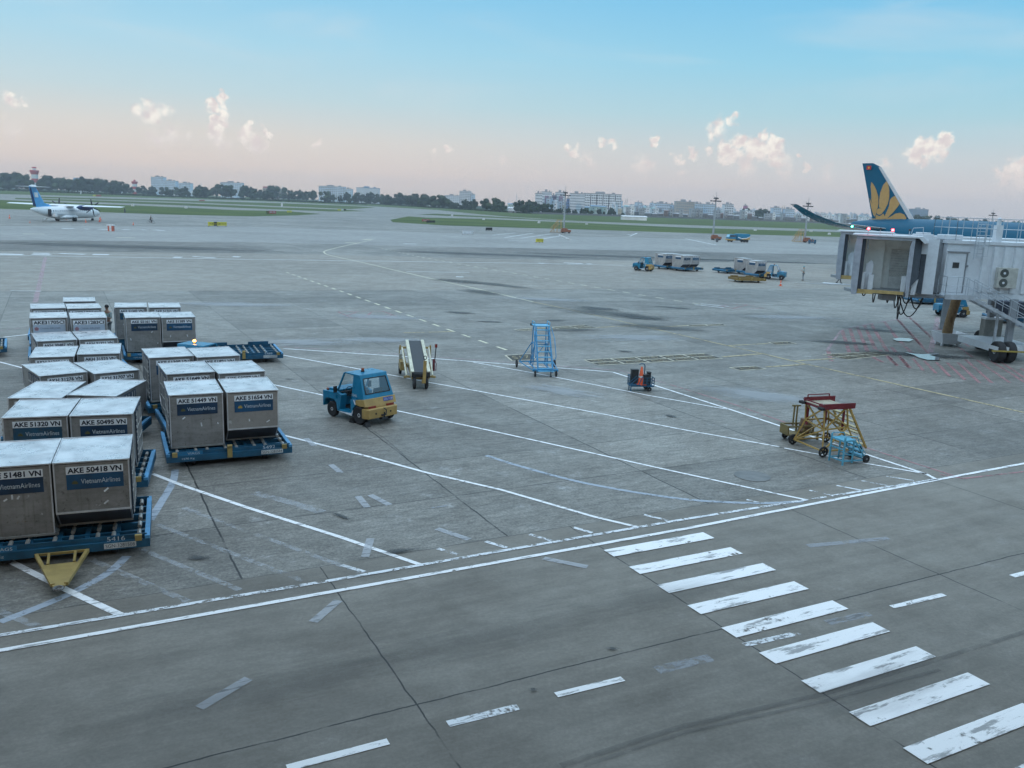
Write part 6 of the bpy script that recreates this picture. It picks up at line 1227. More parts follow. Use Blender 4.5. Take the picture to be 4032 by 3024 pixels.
# trees -----------------------------------------------------------
def leaf_mat(name, a, b):
    m = bpy.data.materials.new(name); m.use_nodes = True; t = NT(m.node_tree); o = t.n('ShaderNodeTexCoord').outputs['Object']
    oi = t.n('ShaderNodeObjectInfo').outputs['Random']
    c = t.mix(t.step(t.noise(o, 1.1, 4, .7), .3, .7), a, b); c = t.mix(t.m('MULTIPLY', oi, .45), c, tuple(k*.6 for k in a))
    p = t.n('ShaderNodeBsdfPrincipled', {'Base Color': c, 'Roughness': .8, 'Specular IOR Level': .15}); t.t.links.new(p.outputs[0], t.n('ShaderNodeOutputMaterial').inputs[0]); return m
LEAF = [leaf_mat('dark foliage', (.013, .024, .013), (.034, .056, .024)), leaf_mat('mid foliage', (.02, .035, .016), (.048, .075, .03))]
BARK = mat('bark', (.06, .05, .04), .9)
def tree_proto(seed, wide, kind):
    rnd = random.Random(seed); T = thing('tree', 'tree', 'tree')
    lumps = []
    for i in range(rnd.randint(13, 17)):
        a = rnd.uniform(0, 2*pi); d = rnd.uniform(.08, .46)*wide; z = rnd.uniform(.24, .80); k = 1-abs(z-.5)*.7
        lumps.append((d*k*cos(a), d*k*sin(a), z, rnd.uniform(.15, .24)*(.75+.25*wide)))
    lumps.append((0, 0, .86, .12))
    mb = MB()
    for (x, y, z, r) in lumps:
        for _ in range(52):
            u = Vector((rnd.gauss(0, 1), rnd.gauss(0, 1), rnd.gauss(0, 1))).normalized(); p = Vector((x, y, z))+u*r*rnd.uniform(.55, 1.08); p.z = max(.05, p.z)
            s = rnd.uniform(.022, .05); n = (u+Vector((rnd.uniform(-.6, .6), rnd.uniform(-.6, .6), rnd.uniform(-.2, .8)))).normalized(); t1 = n.orthogonal().normalized(); t2 = n.cross(t1)
            mb.add([p-t1*s, p+t2*s*rnd.uniform(.6, 1.1), p+t1*s, p-t2*s*rnd.uniform(.6, 1.1)], [(0, 1, 2, 3)])
        mb.loft([[(x+r*.78*sin(pi*f)*cos(2*pi*j/7), y+r*.78*sin(pi*f)*sin(2*pi*j/7), z-r*.78*cos(pi*f)) for j in range(7)] for f in (.08, .3, .5, .7, .92)])
    mb.build('crown', LEAF[kind], T, recalc=False)
    mb = MB(); mb.tube((0, 0, -.02), (0, 0, .4), .03, 7, .02)
    for (x, y, z, r) in lumps[:5]: mb.tube((0, 0, .25+.1*rnd.random()), (x, y, z), .014, 5, .006)
    mb.build('trunk', BARK, T); return T
PROTO = [tree_proto(11, 1.0, 0), tree_proto(12, 1.35, 0), tree_proto(13, .8, 0), tree_proto(14, 1.6, 1), tree_proto(15, 1.15, 1), tree_proto(16, 1.0, 0)]
used = set()
TREES = [(-60, 676, 1.4, 0), (16, 679, 1.5, 0), (63, 677, 1.4, 0), (95, 700, .9, 4), (112, 685, 1.1, 0), (150, 712, 1.4, 6), (170, 700, 1, 3), (202, 690, 1.4, 0), (228, 698, 1, 2), (253, 700, 1.2, 0), (285, 706, 1.2, 4), (305, 701, 1, 0), (326, 693, 1.3, -2), (358, 703, 1.1, 0), (389, 701, 1.2, 2), (421, 706, 1.2, 0), (459, 709, 1.2, 3), (485, 714, 1.1, 0), (520, 734, 1.2, 6), (560, 730, 1.1, 5), (600, 732, 1.1, 4), (640, 735, 1.2, 4),
         (690, 736, 1.2, 3), (730, 734, 1, 3), (787, 727, 1.1, 0), (812, 740, .9, 5), (842, 736, 1, 4), (877, 725, 1.2, 0), (913, 727, 1.2, 1), (960, 729, 1.1, 0), (989, 734, 1.1, 2), (1022, 746, 1, 4), (1076, 729, 1.2, 14), (1094, 733, 1.2, 12), (1116, 749, 1, 5), (1150, 748, 1.1, 2), (1181, 745, 1, 3), (1205, 752, 1, 5), (1232, 749, 1.1, 2), (1279, 752, 1.1, 1), (1310, 764, .9, 5), (1340, 768, .9, 6), (1365, 754, 1, 3), (1412, 757, 1.2, 2), (1460, 756, 1.2, 0),
         (1503, 763, 1.1, 2), (1529, 765, 1, 0), (1572, 758, 1.4, 1), (1600, 770, 1, 3), (1627, 761, 1.2, 0), (1674, 763, 1.2, 1), (1724, 767, 1.3, -2), (1745, 775, 1, 2), (1768, 784, 1, 4), (1833, 783, .9, 2), (1869, 783, .8, 2), (1909, 784, 1.1, 0), (1941, 779, 1.3, 2), (1977, 792, 1.1, 0), (2042, 787, 1.1, 1), (2082, 785, 1.1, 3), (2108, 793, .9, 0), (2135, 806, 1, 2), (2158, 801, 1.2, 0), (2185, 826, .8, 0), (2208, 817, .7, 0), (2237, 816, 1.1, 3), (2262, 824, 1.0, 0), (2290, 819, .8, 2), (2303, 818, .9, 0), (2325, 828, 1, 0), (2360, 822, .9, 2), (2377, 832, .7, 0), (2408, 817, .9, 0), (2421, 833, .9, 2), (2452, 837, .8, 0), (2940, 818, 1.5, 12), (2990, 821, 1.7, 10), (3010, 823, 1.4, 10),
         (3570, 843, 1.3, 2), (3610, 845, 1.3, 0), (3660, 849, 1.4, 3), (3690, 848, 1.2, 0), (3740, 852, 1.3, 2), (3800, 858, 1.3, 0), (3870, 862, 1.2, 2), (3930, 866, 1.3, 0), (3990, 870, 1.2, 0), (4060, 872, 1.4, 0)]
rt = random.Random(5)
for _ in range(62):
    px = rt.uniform(-40, 2200) if _ % 3 else rt.uniform(1450, 1980); near = min(TREES[:78], key=lambda q: abs(q[0]-px))
    TREES.append((px, min(near[1]+rt.uniform(6, 26), HOR(px)+8), rt.uniform(1.0, 1.5), rt.uniform(-4, 4)))
where = lambda px: ('beyond the turboprop' if px < 340 else 'below the pale tower block' if px < 700 else 'beyond the runway near the pink roofed house' if px < 1130 else 'beyond the runway near the blue window block' if px < 1500 else 'in the dense belt beyond the taxiway' if px < 1960 else 'at the foot of the twin towers' if px < 2200 else 'along the field edge before the small houses' if px < 2600 else 'standing above the small house roofs' if px < 3100 else 'beyond the tail of the teal airliner')
for i, (px, top, wd, back) in enumerate(TREES):
    by = base_y(px)-back*.45; g, h = vsize(px, by, top); pr = i*7 % 6
    lab = '%s %s tree %s' % (['dark rounded', 'dark spreading', 'dark narrow', 'green spreading', 'green bushy', 'dark bushy'][pr], 'tall' if h > 14 else 'low' if h < 9 else 'mid sized', where(px))
    s = h/.97; sc = (s*wd*.95, s*wd*.95, s)
    if pr not in used:
        used.add(pr); t_ = PROTO[pr]; t_.location = (g.x, g.y, 0); t_.scale = sc; t_.rotation_euler = (0, 0, i); tag(t_, lab, 'tree', 'trees on the far side of the airfield')
    else: dup(PROTO[pr], (g.x, g.y, 0), i*1.7, lab, 'trees on the far side of the airfield', sc)
# low scrub in front of the wood: one mass of leaves
rnd = random.Random(3); mb = MB()
for px in range(-300, 4500, 5):
    for k in range(10 if px < 2500 else 4):
        by = base_y(px)+rnd.uniform(-1.0, 3.2 if px < 1450 else 1.0); g = G(px+rnd.uniform(-3, 3), by); s = rnd.uniform(.6, 1.9); hgt = rnd.uniform(.3, 2.6 if px < 1450 else 1.6)
        a = rnd.uniform(0, pi); d = Vector((cos(a), sin(a), 0))*s; mb.add([g-d+Vector((0, 0, 0)), g+d, g+d*.6+Vector((0, rnd.uniform(-.5, .5), hgt)), g-d*.6+Vector((0, rnd.uniform(-.5, .5), hgt*rnd.uniform(.6, 1)))], [(0, 1, 2, 3)])
struct(mb.build('undergrowth', LEAF[1], recalc=False), 'stuff')
# houses ----------------------------------------------------------
WALLS = [mat('house wall %s' % n, c, .75, var=.12, scale=.2) for n, c in (('white', (.70, .72, .74)), ('cream', (.52, .48, .38)), ('grey', (.34, .36, .39)), ('blue', (.46, .56, .66)), ('tan', (.50, .45, .38)), ('brick', (.17, .125, .115)), ('pale green', (.40, .50, .46)), ('dark', (.16, .16, .17)))]
ROOFS = [mat('roof sheet %s' % n, c, .6, var=.15, scale=.3) for n, c in (('blue', (.16, .26, .36)), ('rust', (.17, .11, .10)), ('grey', (.30, .31, .33)), ('white', (.55, .56, .57)), ('dark', (.10, .10, .11)), ('teal', (.22, .38, .38)))]
WINM = mat('far window', (.05, .06, .08), .3)
def house_proto(w_, d, h, wall, roof, kind, floors):
    T = thing('house', 'house', 'house'); mb = MB(); mb.box(-w_/2, w_/2, -d/2, d/2, 0, h)
    if kind == 'step': mb.box(-w_/2, w_*.1, d*.05, d/2, h, h+2.6)
    mb.build('wall', WALLS[wall], T)
    mb = MB()
    if kind == 'gable': mb.prism([(-w_/2-.3, h), (w_/2+.3, h), (0, h+w_*.28)], 'y', -d/2-.4, d/2+.4)
    elif kind == 'shed': mb.add([(-w_/2-.3, -d/2-.6, h), (w_/2+.3, -d/2-.6, h), (w_/2+.3, d/2, h+1.3), (-w_/2-.3, d/2, h+1.3), (-w_/2-.3, -d/2-.6, h+.15), (w_/2+.3, -d/2-.6, h+.15), (w_/2+.3, d/2, h+1.45), (-w_/2-.3, d/2, h+1.45)], [(0, 3, 2, 1), (4, 5, 6, 7), (0, 1, 5, 4), (1, 2, 6, 5), (2, 3, 7, 6), (3, 0, 4, 7)])
    else:
        mb.box(-w_/2-.12, w_/2+.12, -d/2-.12, d/2+.12, h, h+.5)
        if kind == 'step': mb.box(-w_/2-.2, w_*.1+.2, d*.05-.2, d/2+.2, h+2.6, h+2.85)
        if kind == 'tank': mb.lathe([(.7, h+.5), (.7, h+2.4), (0, h+2.7)], (w_*.2, 0, 0), 'z', 9)
    mb.build('roof', ROOFS[roof], T)
    for f in range(floors):
        z = 1.2+f*(h-.6)/floors; n = 2 if w_ > 5 else 1
        for k in range(n):
            x = -w_/2+w_*(k+.5)/n; mb = MB(); mb.box(x-.75, x+.75, -d/2-.06, -d/2+.02, z, z+1.35); mb.build('window', WINM, T)
        if f and f % 2: mb = MB(); mb.box(-w_/2+.2, w_/2-.2, -d/2-1.0, -d/2-.06, z-.75, z-.6); mb.box(-w_/2+.2, w_/2-.2, -d/2-1.0, -d/2-.94, z-.6, z+.25); mb.build('balcony', WALLS[wall], T)
    return T
HP = [(4.2, 9, 11.5, 0, 2, 'step', 3), (5.5, 9, 9, 1, 3, 'flat', 2), (4, 10, 14, 3, 2, 'tank', 4), (6.5, 9, 7, 4, 1, 'gable', 2), (8, 9, 5.5, 7, 4, 'shed', 1), (5, 9, 12.5, 2, 0, 'flat', 3), (4.5, 9, 10, 0, 5, 'shed', 3), (9, 10, 8, 6, 0, 'shed', 2), (5, 9, 8, 5, 1, 'shed', 2), (3.8, 9, 13, 0, 0, 'step', 4), (6, 9, 10.5, 2, 2, 'tank', 3), (7, 8, 4.8, 7, 2, 'shed', 1)]
HN = ['narrow white house with a stepped top', 'cream flat roofed house', 'slim pale blue house with a roof tank', 'tan house with a rust gable roof', 'low dark shed with a lean-to roof', 'grey house with a blue parapet', 'white house with a sloping teal roof', 'wide pale green building with a blue roof', 'bare brick house with a rusty roof', 'narrow tall white house with a stepped blue top', 'grey house with a rooftop tank', 'low dark workshop']
HPR = [house_proto(*a) for a in HP]; hused = set()
def put_house(k, g, rz, lab, sc=1.0):
    if k not in hused:
        hused.add(k); t_ = HPR[k]; t_.location = g; t_.rotation_euler = (0, 0, rz); t_.scale = (sc, sc, sc) if not hasattr(sc, '__len__') else sc; tag(t_, lab, 'house', 'small houses beyond the airfield')
    else: dup(HPR[k], g, rz, lab, 'small houses beyond the airfield', sc)
rnd = random.Random(21); nh = 0
rows = [(0, [4, 11, 5, 10, 4, 8, 11, 0], .9), (3.2, [0, 9, 1, 6, 10, 5, 2, 0], 1.0), (6.5, [0, 1, 2, 5, 6, 9, 10, 7], 1.1), (10, [0, 2, 9, 5, 7, 6, 1, 10], 1.3)]
for ri, (back, kinds, sc) in enumerate(rows):
    px = 2470 if ri < 1 else 2440 if ri < 2 else 2160 if ri < 4 else 2180
    while px < 3480:
        k = rnd.choice(kinds); by = max(base_y(px)-back*.62-(px-2200)*.0011*back+rnd.uniform(-.4, .4), HOR(px)+11); g = G(px, by); wid = HP[k][0]*sc*FPX/g.y
        z = 0 if px > 2600 else 1
        if 2520 < px < 2535 and ri == 0: pass
        put_house(k, (g.x, g.y, 0), rnd.uniform(-.25, .25)-.1, '%s, %s row, %s' % (HN[k], ['front', 'second', 'third', 'back'][ri], 'below the white slab block' if px < 2480 else 'by the middle mast' if px < 2870 else 'behind the wing tip' if px > 3080 else 'under the round trees'), sc*rnd.uniform(.85, 1.12))
        px += wid*rnd.uniform(.9, 1.3); nh += 1
for px, by, k, sc, lab in [(1800, 804, 6, 1.2, 'white house with a teal roof among the trees, below the stepped white block'), (1845, 806, 1, 1.0, 'cream flat roofed house among the trees, below the stepped white block'), (2010, 824, 7, 1.1, 'wide pale building with a blue roof beside the dense tree belt'), (2110, 836, 3, 1.0, 'small house with a hipped roof at the foot of the twin towers'), (1320, 780, 8, .9, 'brick house half hidden by trees below the blue window block'), (1350, 782, 4, 1.0, 'low dark shed among the trees below the blue window block'), (1290, 780, 11, 1.0, 'low workshop among the trees beyond the runway'), (810, 768, 1, .9, 'cream house glimpsed between two dark trees'), (1030, 775, 6, 1.0, 'white house with a sloping roof by the pink roofed house'),
                          (1700, 800, 0, 1.1, 'narrow white house seen in a gap of the tree belt'), (1960, 818, 5, 1.0, 'grey house behind the round dark trees')]:
    g = G(px, by); put_house(k, (g.x, g.y, 0), .1, lab, sc)
# larger blocks ----------------------------------------------------
def block(name, px0, px1, by, top, m, label, floors=8, cols=10, cat='building', roof=None, d=16, yaw=0, extra=None, win=WINM, rows_=True, segs=()):
    pm = (px0+px1)/2; g, h = vsize(pm, by, top); wd = (px1-px0)*g.y/FPX
    T = thing(name, label, cat, (g.x, g.y, 0), yaw)
    mb = MB(); mb.box(-wd/2, wd/2, 0, d, 0, h); mb.build('wall', m, T)
    mb = MB(); mb.box(-wd/2-.3, wd/2+.3, -.3, d+.3, h, h+.9); mb.box(-wd*.2, wd*.05, d*.3, d*.7, h+.9, h+3.4); mb.box(wd*.25, wd*.33, d*.3, d*.6, h+.9, h+2.8); mb.build('roof', roof or ROOFS[2], T)
    vis = min(h*.85, floors*3.4)
    if rows_:
        first = None; z = h-2.9; f = 0
        while z > h-vis and z > 1:
            mb = MB()
            for c in range(cols):
                x = -wd/2+wd*(c+.5)/cols; wq = wd/cols*.31; mb.box(x-wq, x+wq, -.12, .03, z, z+1.6)
            mb.build('window_pane_row', win, T); z -= 3.3; f += 1
    for s in segs: mb = MB(); mb.box(-wd/2+wd*s-.5, -wd/2+wd*s+.5, -.2, .03, 2, h-.5); mb.build('dark_recess', WINM, T)
    if extra: extra(T, wd, h, d)
    return T
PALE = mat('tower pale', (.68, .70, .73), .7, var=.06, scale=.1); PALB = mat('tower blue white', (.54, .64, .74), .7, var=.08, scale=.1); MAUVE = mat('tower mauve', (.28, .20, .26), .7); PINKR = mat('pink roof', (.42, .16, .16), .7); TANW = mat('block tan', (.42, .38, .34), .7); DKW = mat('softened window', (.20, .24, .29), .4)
def mauve(T, wd, h, d): mb = MB(); mb.box(-wd*.2, wd*.2, -.6, .0, 3, h-4); mb.build('mauve_centre', MAUVE, T)
block('tower_block', 2106, 2132, 838, 763, PALE, 'pale slim tower block, westmost of the twin tower group', 12, 5, win=DKW)
block('tower_block', 2131, 2169, 838, 757, PALE, 'pale tower block with a mauve centre, taller of the two twins', 14, 8, extra=mauve, win=DKW)
block('tower_block', 2168, 2188, 838, 771, MAUVE, 'lower mauve block joining the two mauve centred towers', 9, 4)
block('tower_block', 2186, 2224, 839, 759, PALE, 'pale tower block with a mauve centre, beside the light mast', 14, 8, extra=mauve, win=DKW)
block('tower_block', 2231, 2240, 842, 783, mat('tower blue', (.12, .20, .38), .6), 'narrow blue tower between the mast and the white slab block', 8, 2)
block('apartment_slab', 2243, 2300, 842, 764, PALE, 'cream gridded apartment slab at the west end of the long white block', 12, 12, win=DKW)
block('apartment_slab', 2300, 2442, 843, 765, mat('slab white', (.74, .75, .77), .7, var=.04), 'long white apartment slab with dark vertical recesses', 11, 21, segs=(.165, .33, .5, .66, .83))
mb = MB()
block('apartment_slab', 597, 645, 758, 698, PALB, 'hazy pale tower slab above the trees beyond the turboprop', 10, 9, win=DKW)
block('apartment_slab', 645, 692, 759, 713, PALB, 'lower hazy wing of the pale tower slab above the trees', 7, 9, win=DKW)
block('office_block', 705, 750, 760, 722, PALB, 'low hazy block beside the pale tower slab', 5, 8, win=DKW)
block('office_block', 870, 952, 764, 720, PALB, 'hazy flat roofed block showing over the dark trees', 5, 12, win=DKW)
def pinkroof(T, wd, h, d): mb = MB(); mb.prism([(-wd*.5, h), (wd*.2, h), (wd*.2, h+4), (-wd*.5, h+4)], 'y', 1, d*.8); mb.build('pink_roof', PINKR, T)
block('villa', 1036, 1102, 774, 743, TANW, 'pink roofed house standing among dark trees beyond the runway', 4, 7, extra=pinkroof)
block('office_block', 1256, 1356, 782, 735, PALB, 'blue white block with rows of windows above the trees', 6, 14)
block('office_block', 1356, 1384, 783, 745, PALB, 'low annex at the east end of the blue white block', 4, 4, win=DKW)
block('hangar', 1404, 1490, 786, 741, mat('hangar wall', (.52, .56, .60), .6, var=.04), 'pale windowless hangar with a blue grey roof above the trees', 1, 1, 'hangar', ROOFS[0], rows_=False)
block('office_block', 1750, 1812, 812, 771, PALE, 'low white block left of the stepped white block', 5, 8, win=DKW)
block('office_block', 1808, 1853, 812, 754, PALE, 'stepped white block rising above the tree belt', 8, 7)
block('office_block', 1850, 1868, 813, 766, PALB, 'small blue white block beside the stepped white one', 6, 3, win=DKW)
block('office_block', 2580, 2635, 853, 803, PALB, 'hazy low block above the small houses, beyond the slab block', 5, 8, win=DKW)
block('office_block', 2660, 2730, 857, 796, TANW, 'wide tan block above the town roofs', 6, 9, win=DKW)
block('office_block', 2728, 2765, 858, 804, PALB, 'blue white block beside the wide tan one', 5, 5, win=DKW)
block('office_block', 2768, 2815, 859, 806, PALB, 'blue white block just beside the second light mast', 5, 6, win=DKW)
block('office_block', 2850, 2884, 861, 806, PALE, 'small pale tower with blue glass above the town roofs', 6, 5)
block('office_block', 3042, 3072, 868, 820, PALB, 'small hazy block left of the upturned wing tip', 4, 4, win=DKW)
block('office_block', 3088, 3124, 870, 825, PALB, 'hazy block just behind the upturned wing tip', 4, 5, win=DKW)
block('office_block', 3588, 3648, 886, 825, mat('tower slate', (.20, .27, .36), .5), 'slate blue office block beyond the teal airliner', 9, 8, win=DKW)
block('billboard', 2923, 2940, 861, 811, mat('billboard magenta', (.36, .12, .22), .6), 'faded magenta billboard above the town roofs', 1, 1, 'billboard', rows_=False, d=1)
def shed(px0, px1, by, top, label, m=ROOFS[3]):
    pm = (px0+px1)/2; g, h = vsize(pm, by, top); wd = (px1-px0)*g.y/FPX; T = thing('low_shed', label, 'shed', (g.x, g.y, 0), .04)
    mb = MB(); mb.box(-wd/2, wd/2, 0, 9, 0, h*.7); mb.build('wall', WALLS[0], T); mb = MB(); mb.prism([(-.5, h*.7), (9.5, h*.7), (4.5, h)], 'x', -wd/2-.5, wd/2+.5); mb.build('roof', m, T); return T
shed(2452, 2546, 867, 849, 'long white low shed on the far grass beyond the taxiway')
shed(630, 758, 768, 748, 'long low shed with a pale roof below the hazy tower slab')
shed(310, 362, 760, 737, 'low pale roof at the wood edge behind the turboprop'); shed(445, 478, 760, 744, 'small pale roof at the wood edge, east of the turboprop'); shed(2085, 2135, 840, 822, 'pale hipped roof before the twin towers', ROOFS[5]); shed(2000, 2030, 834, 815, 'white low roof by the tree belt')
shed(1690, 1720, 812, 803, 'small white low roof under the tree belt'); shed(290, 330, 752, 700, 'hazy wide roof rising behind the wood beyond the turboprop', ROOFS[0])
# perimeter fence before the town
fa, fb = G(2000, 839), G(4032, 905); T = thing('perimeter_fence', 'long grey perimeter fence at the foot of the small houses', 'fence', (0, 0, 0)); mb = MB(); P = [G(x, base_y(x)+1.2) for x in range(2000, 4033, 120)]
for a, b in zip(P, P[1:]): mb.bar(a+Vector((0, 0, .9)), b+Vector((0, 0, .9)), .1, 1.8)
mb.build('wall_panel', WALLS[7], T)
# red and white towers -----------------------------------------------
RW1, RW2 = mat('tower red', (.45, .06, .07), .6), mat('tower white', (.60, .62, .64), .6)
def rw_tower(px, by, top, wpx, label, radar):
    g, h = vsize(px, by, top); wd = wpx*g.y/FPX; T = thing('airfield_tower', label, 'tower', (g.x, g.y, 0)); n = 5
    for i in range(n):
        mb = MB(); z0, z1 = h*i/n*.86, h*(i+1)/n*.86; mb.lathe([(wd*.42, z0), (wd*.42, z1)] if i < n-1 else [(wd*.42, z0), (wd*.56, z0+(z1-z0)*.7), (wd*.56, z1)], n=8); mb.build('band', [RW2, RW1][i % 2 == 0], T)
    if radar:
        mb = MB(); mb.lathe([(wd*.2, h*.86), (wd*.2, h*.95)], n=8); mb.build('radar_house', RW2, T); mb = MB(); mb.box(-wd*.3, wd*.3, -.4, .4, h*.95, h); mb.build('radar_antenna', RW1, T)
        for x in (-.5, 0, .5): mb = MB(); mb.tube((x*wd, 0, h*.86), (x*wd, 0, h*1.12), .12, 5); mb.build('aerial', RW2, T)
    else: mb = MB(); mb.lathe([(wd*.2, h*.86), (wd*.2, h*.95), (0, h)], n=8); mb.build('cap', RW1, T)
rw_tower(141, 752, 657, 30, 'red and white banded radar tower rising from the trees beyond the turboprop', True)
rw_tower(532, 760, 706, 22, 'short red and white banded tower, right of the radar tower', False)
# thin masts and chimneys on the skyline
for px, by, top, lab in [(794, 763, 716, 'thin aerial over the dark trees by the hazy low blocks'), (954, 764, 715, 'thin aerial beside the hazy flat roofed block'), (1113, 776, 727, 'thin aerial over the pink roofed house'), (1330, 782, 728, 'thin aerial on the blue white block'), (1618, 800, 748, 'thin aerial above the dense tree belt'), (1791, 812, 755, 'thin aerial left of the stepped white block'), (2032, 833, 763, 'thin lattice mast left of the twin towers'), (2459, 846, 784, 'shorter chimney of a pair beyond the white slab block'), (2466, 846, 780, 'taller chimney of a pair beyond the white slab block'), (3076, 869, 808, 'thin chimney left of the upturned wing tip'), (3084, 869, 808, 'thin chimney nearest the upturned wing tip')]:
    g, h = vsize(px, by, top); mb = MB(); mb.tube((0, 0, 0), (0, 0, h), .55, 6, .3); mb.box(-.7, .7, -.5, .5, h*.82, h*.86); o = mb.build('skyline_mast', RW2 if 'chimney' not in lab else TANW); o.location = (g.x, g.y, 0); tag(o, lab, 'mast', 'masts and chimneys on the skyline')
# floodlight masts ---------------------------------------------------
MASTM = mat('mast steel', (.30, .34, .37), .5, .3); LAMPM = mat('lamp housing', (.07, .08, .09), .5); ORG = mat('machine orange', (.22, .085, .045), .55, dirt=.25); CONC = mat('white plinth', (.55, .57, .58), .6); GSEY = mat('stair ochre', (.42, .26, .10), .55, dirt=.2)
def mast(px, by, top, label):
    g, h = vsize(px, by, top); T = thing('light_mast', label, 'light mast', (g.x, g.y, 0), .1)
    mb = MB(); mb.tube((0, 0, .9), (0, 0, h), .32, 10, .17); mb.build('pole', MASTM, T); mb = MB(); mb.tube((0, 0, 0), (0, 0, 1.0), .85, 12, .75); mb.build('plinth', CONC, T)
    mb = MB(); mb.tube((0, 0, h), (0, 0, h+1.9), .07, 6); mb.tube((-.75, 0, h), (-.75, 0, h+.9), .04, 5); mb.build('lightning_rod', MASTM, T)
    mb = MB(); mb.bar((-1.45, 0, h-.75), (1.5, 0, h-.75), .12); mb.bar((0, -1.2, h-.75), (0, 1.2, h-.75), .12); mb.bar((-.6, 0, h+.3), (.6, 0, h+.3), .1); mb.tube((0, 0, h-.9), (0, 0, h+.35), .2, 8); mb.build('crossarm', LAMPM, T)
    for x, z in ((-1.4, h-.7), (-.55, h-.72), (.6, h-.72), (1.3, h-.74), (-.45, h+.02), (.0, h+.05), (.45, h+.02)): mb = MB(); mb.box(x-.24, x+.24, -.35, .2, z-.16, z+.18); mb.build('floodlight', LAMPM, T)
    return g
MG = [mast(2219, 917, 760, 'grey floodlight mast beside the ochre stairs, westmost of the masts'), mast(2806, 944, 782, 'grey floodlight mast by the blue tank truck, middle one of the masts'), mast(3167, 954, 803, 'grey floodlight mast crossing behind the upturned wing tip')]
g4 = mast(3893, 960, 841, 'grey floodlight mast whose head shows above the teal airliner')
def power_unit(g, label, dx=0):
    T = thing('ground_power_unit', label, 'power unit', (g.x+.6+dx, g.y-1.6, 0), .1); mb = MB(); mb.box(-1.5, 1.5, -.6, .6, .35, 1.0); mb.prism([(-1.5, 1.0), (.6, 1.0), (.2, 1.5), (-1.2, 1.5)], 'y', -.55, .55); mb.build('body', ORG, T, bevel=.05)
    for x in (-1, 1):
        for y in (-.5, .5): wheel(T, (x, y, .3), .3, .2, ax='y')
power_unit(MG[0], 'orange ground power unit at the foot of the westmost mast'); power_unit(MG[1], 'orange ground power unit at the foot of the middle mast'); power_unit(MG[2], 'orange ground power unit at the foot of the mast by the wing tip')
def far_stairs(g, label):
    T = thing('far_stairs', label, 'stairs', (g.x-2.6, g.y-1.2, 0), .3); mb = MB()
    for y in (-.5, .5):
        mb.bar((-1.6, y, .2), (.6, y, 2.6), .1); mb.bar((-1.6, y, 1.2), (.6, y, 3.6), .08); mb.bar((.6, y, .1), (.6, y, 3.9), .1); mb.bar((1.7, y, .1), (1.7, y, 3.9), .1); mb.bar((.6, y, 3.9), (1.7, y, 3.9), .1); mb.bar((-1.6, y, .2), (1.7, y, .2), .1); mb.bar((-.5, y, .2), (-.5, y, 2.5), .08)
    mb.build('frame', GSEY, T)
    for i in range(7): mb = MB(); mb.box(-1.55+.33*i-.12, -1.55+.33*i+.12, -.5, .5, .3+.34*i, .35+.34*i); mb.build('tread', GSEY, T)
    mb = MB(); mb.box(.55, 1.75, -.5, .5, 2.6, 2.7); mb.build('platform', GSEY, T)
far_stairs(MG[0], 'ochre wheeled stairs beside the westmost mast'); far_stairs(MG[2], 'rust brown stairs beside the mast by the wing tip')
q = G(2240, 945); mb = MB(); mb.tube((0, 0, .2), (-2.2, 5.2, 1.0), .14, 8); mb.bar((-.4, 0, .2), (.4, 0, .2), .15); o = mb.build('tow_pole', CONC); o.location = (q.x, q.y, 0); tag(o, 'white tow pole leaning at the foot of the westmost mast', 'tow bar')
mb = MB(); mb.box(-1, 1, -.5, .5, .3, .6); mb.box(-1, -.6, -.5, .5, .6, 1.2); mb.box(.6, 1, -.5, .5, .6, 1.2); mb.box(-.1, .1, -.1, .1, .6, 1.5); mb.box(-.9, -.7, -.45, .45, 0, .3); mb.box(.7, .9, -.45, .45, 0, .3); q = G(3197, 960); o = mb.build('equipment_trolley', DBL); o.location = (q.x, q.y, 0); tag(o, 'small dark blue trolley beside the mast by the wing tip', 'trolley')
q = G(2823, 953); mb = MB(); mb.lathe([(.35, 0), (.35, 1.0), (.3, 1.05)], n=10); o = mb.build('barrel', LAMPM); o.location = (q.x, q.y, 0); tag(o, 'dark barrel beside the power unit of the middle mast', 'barrel')
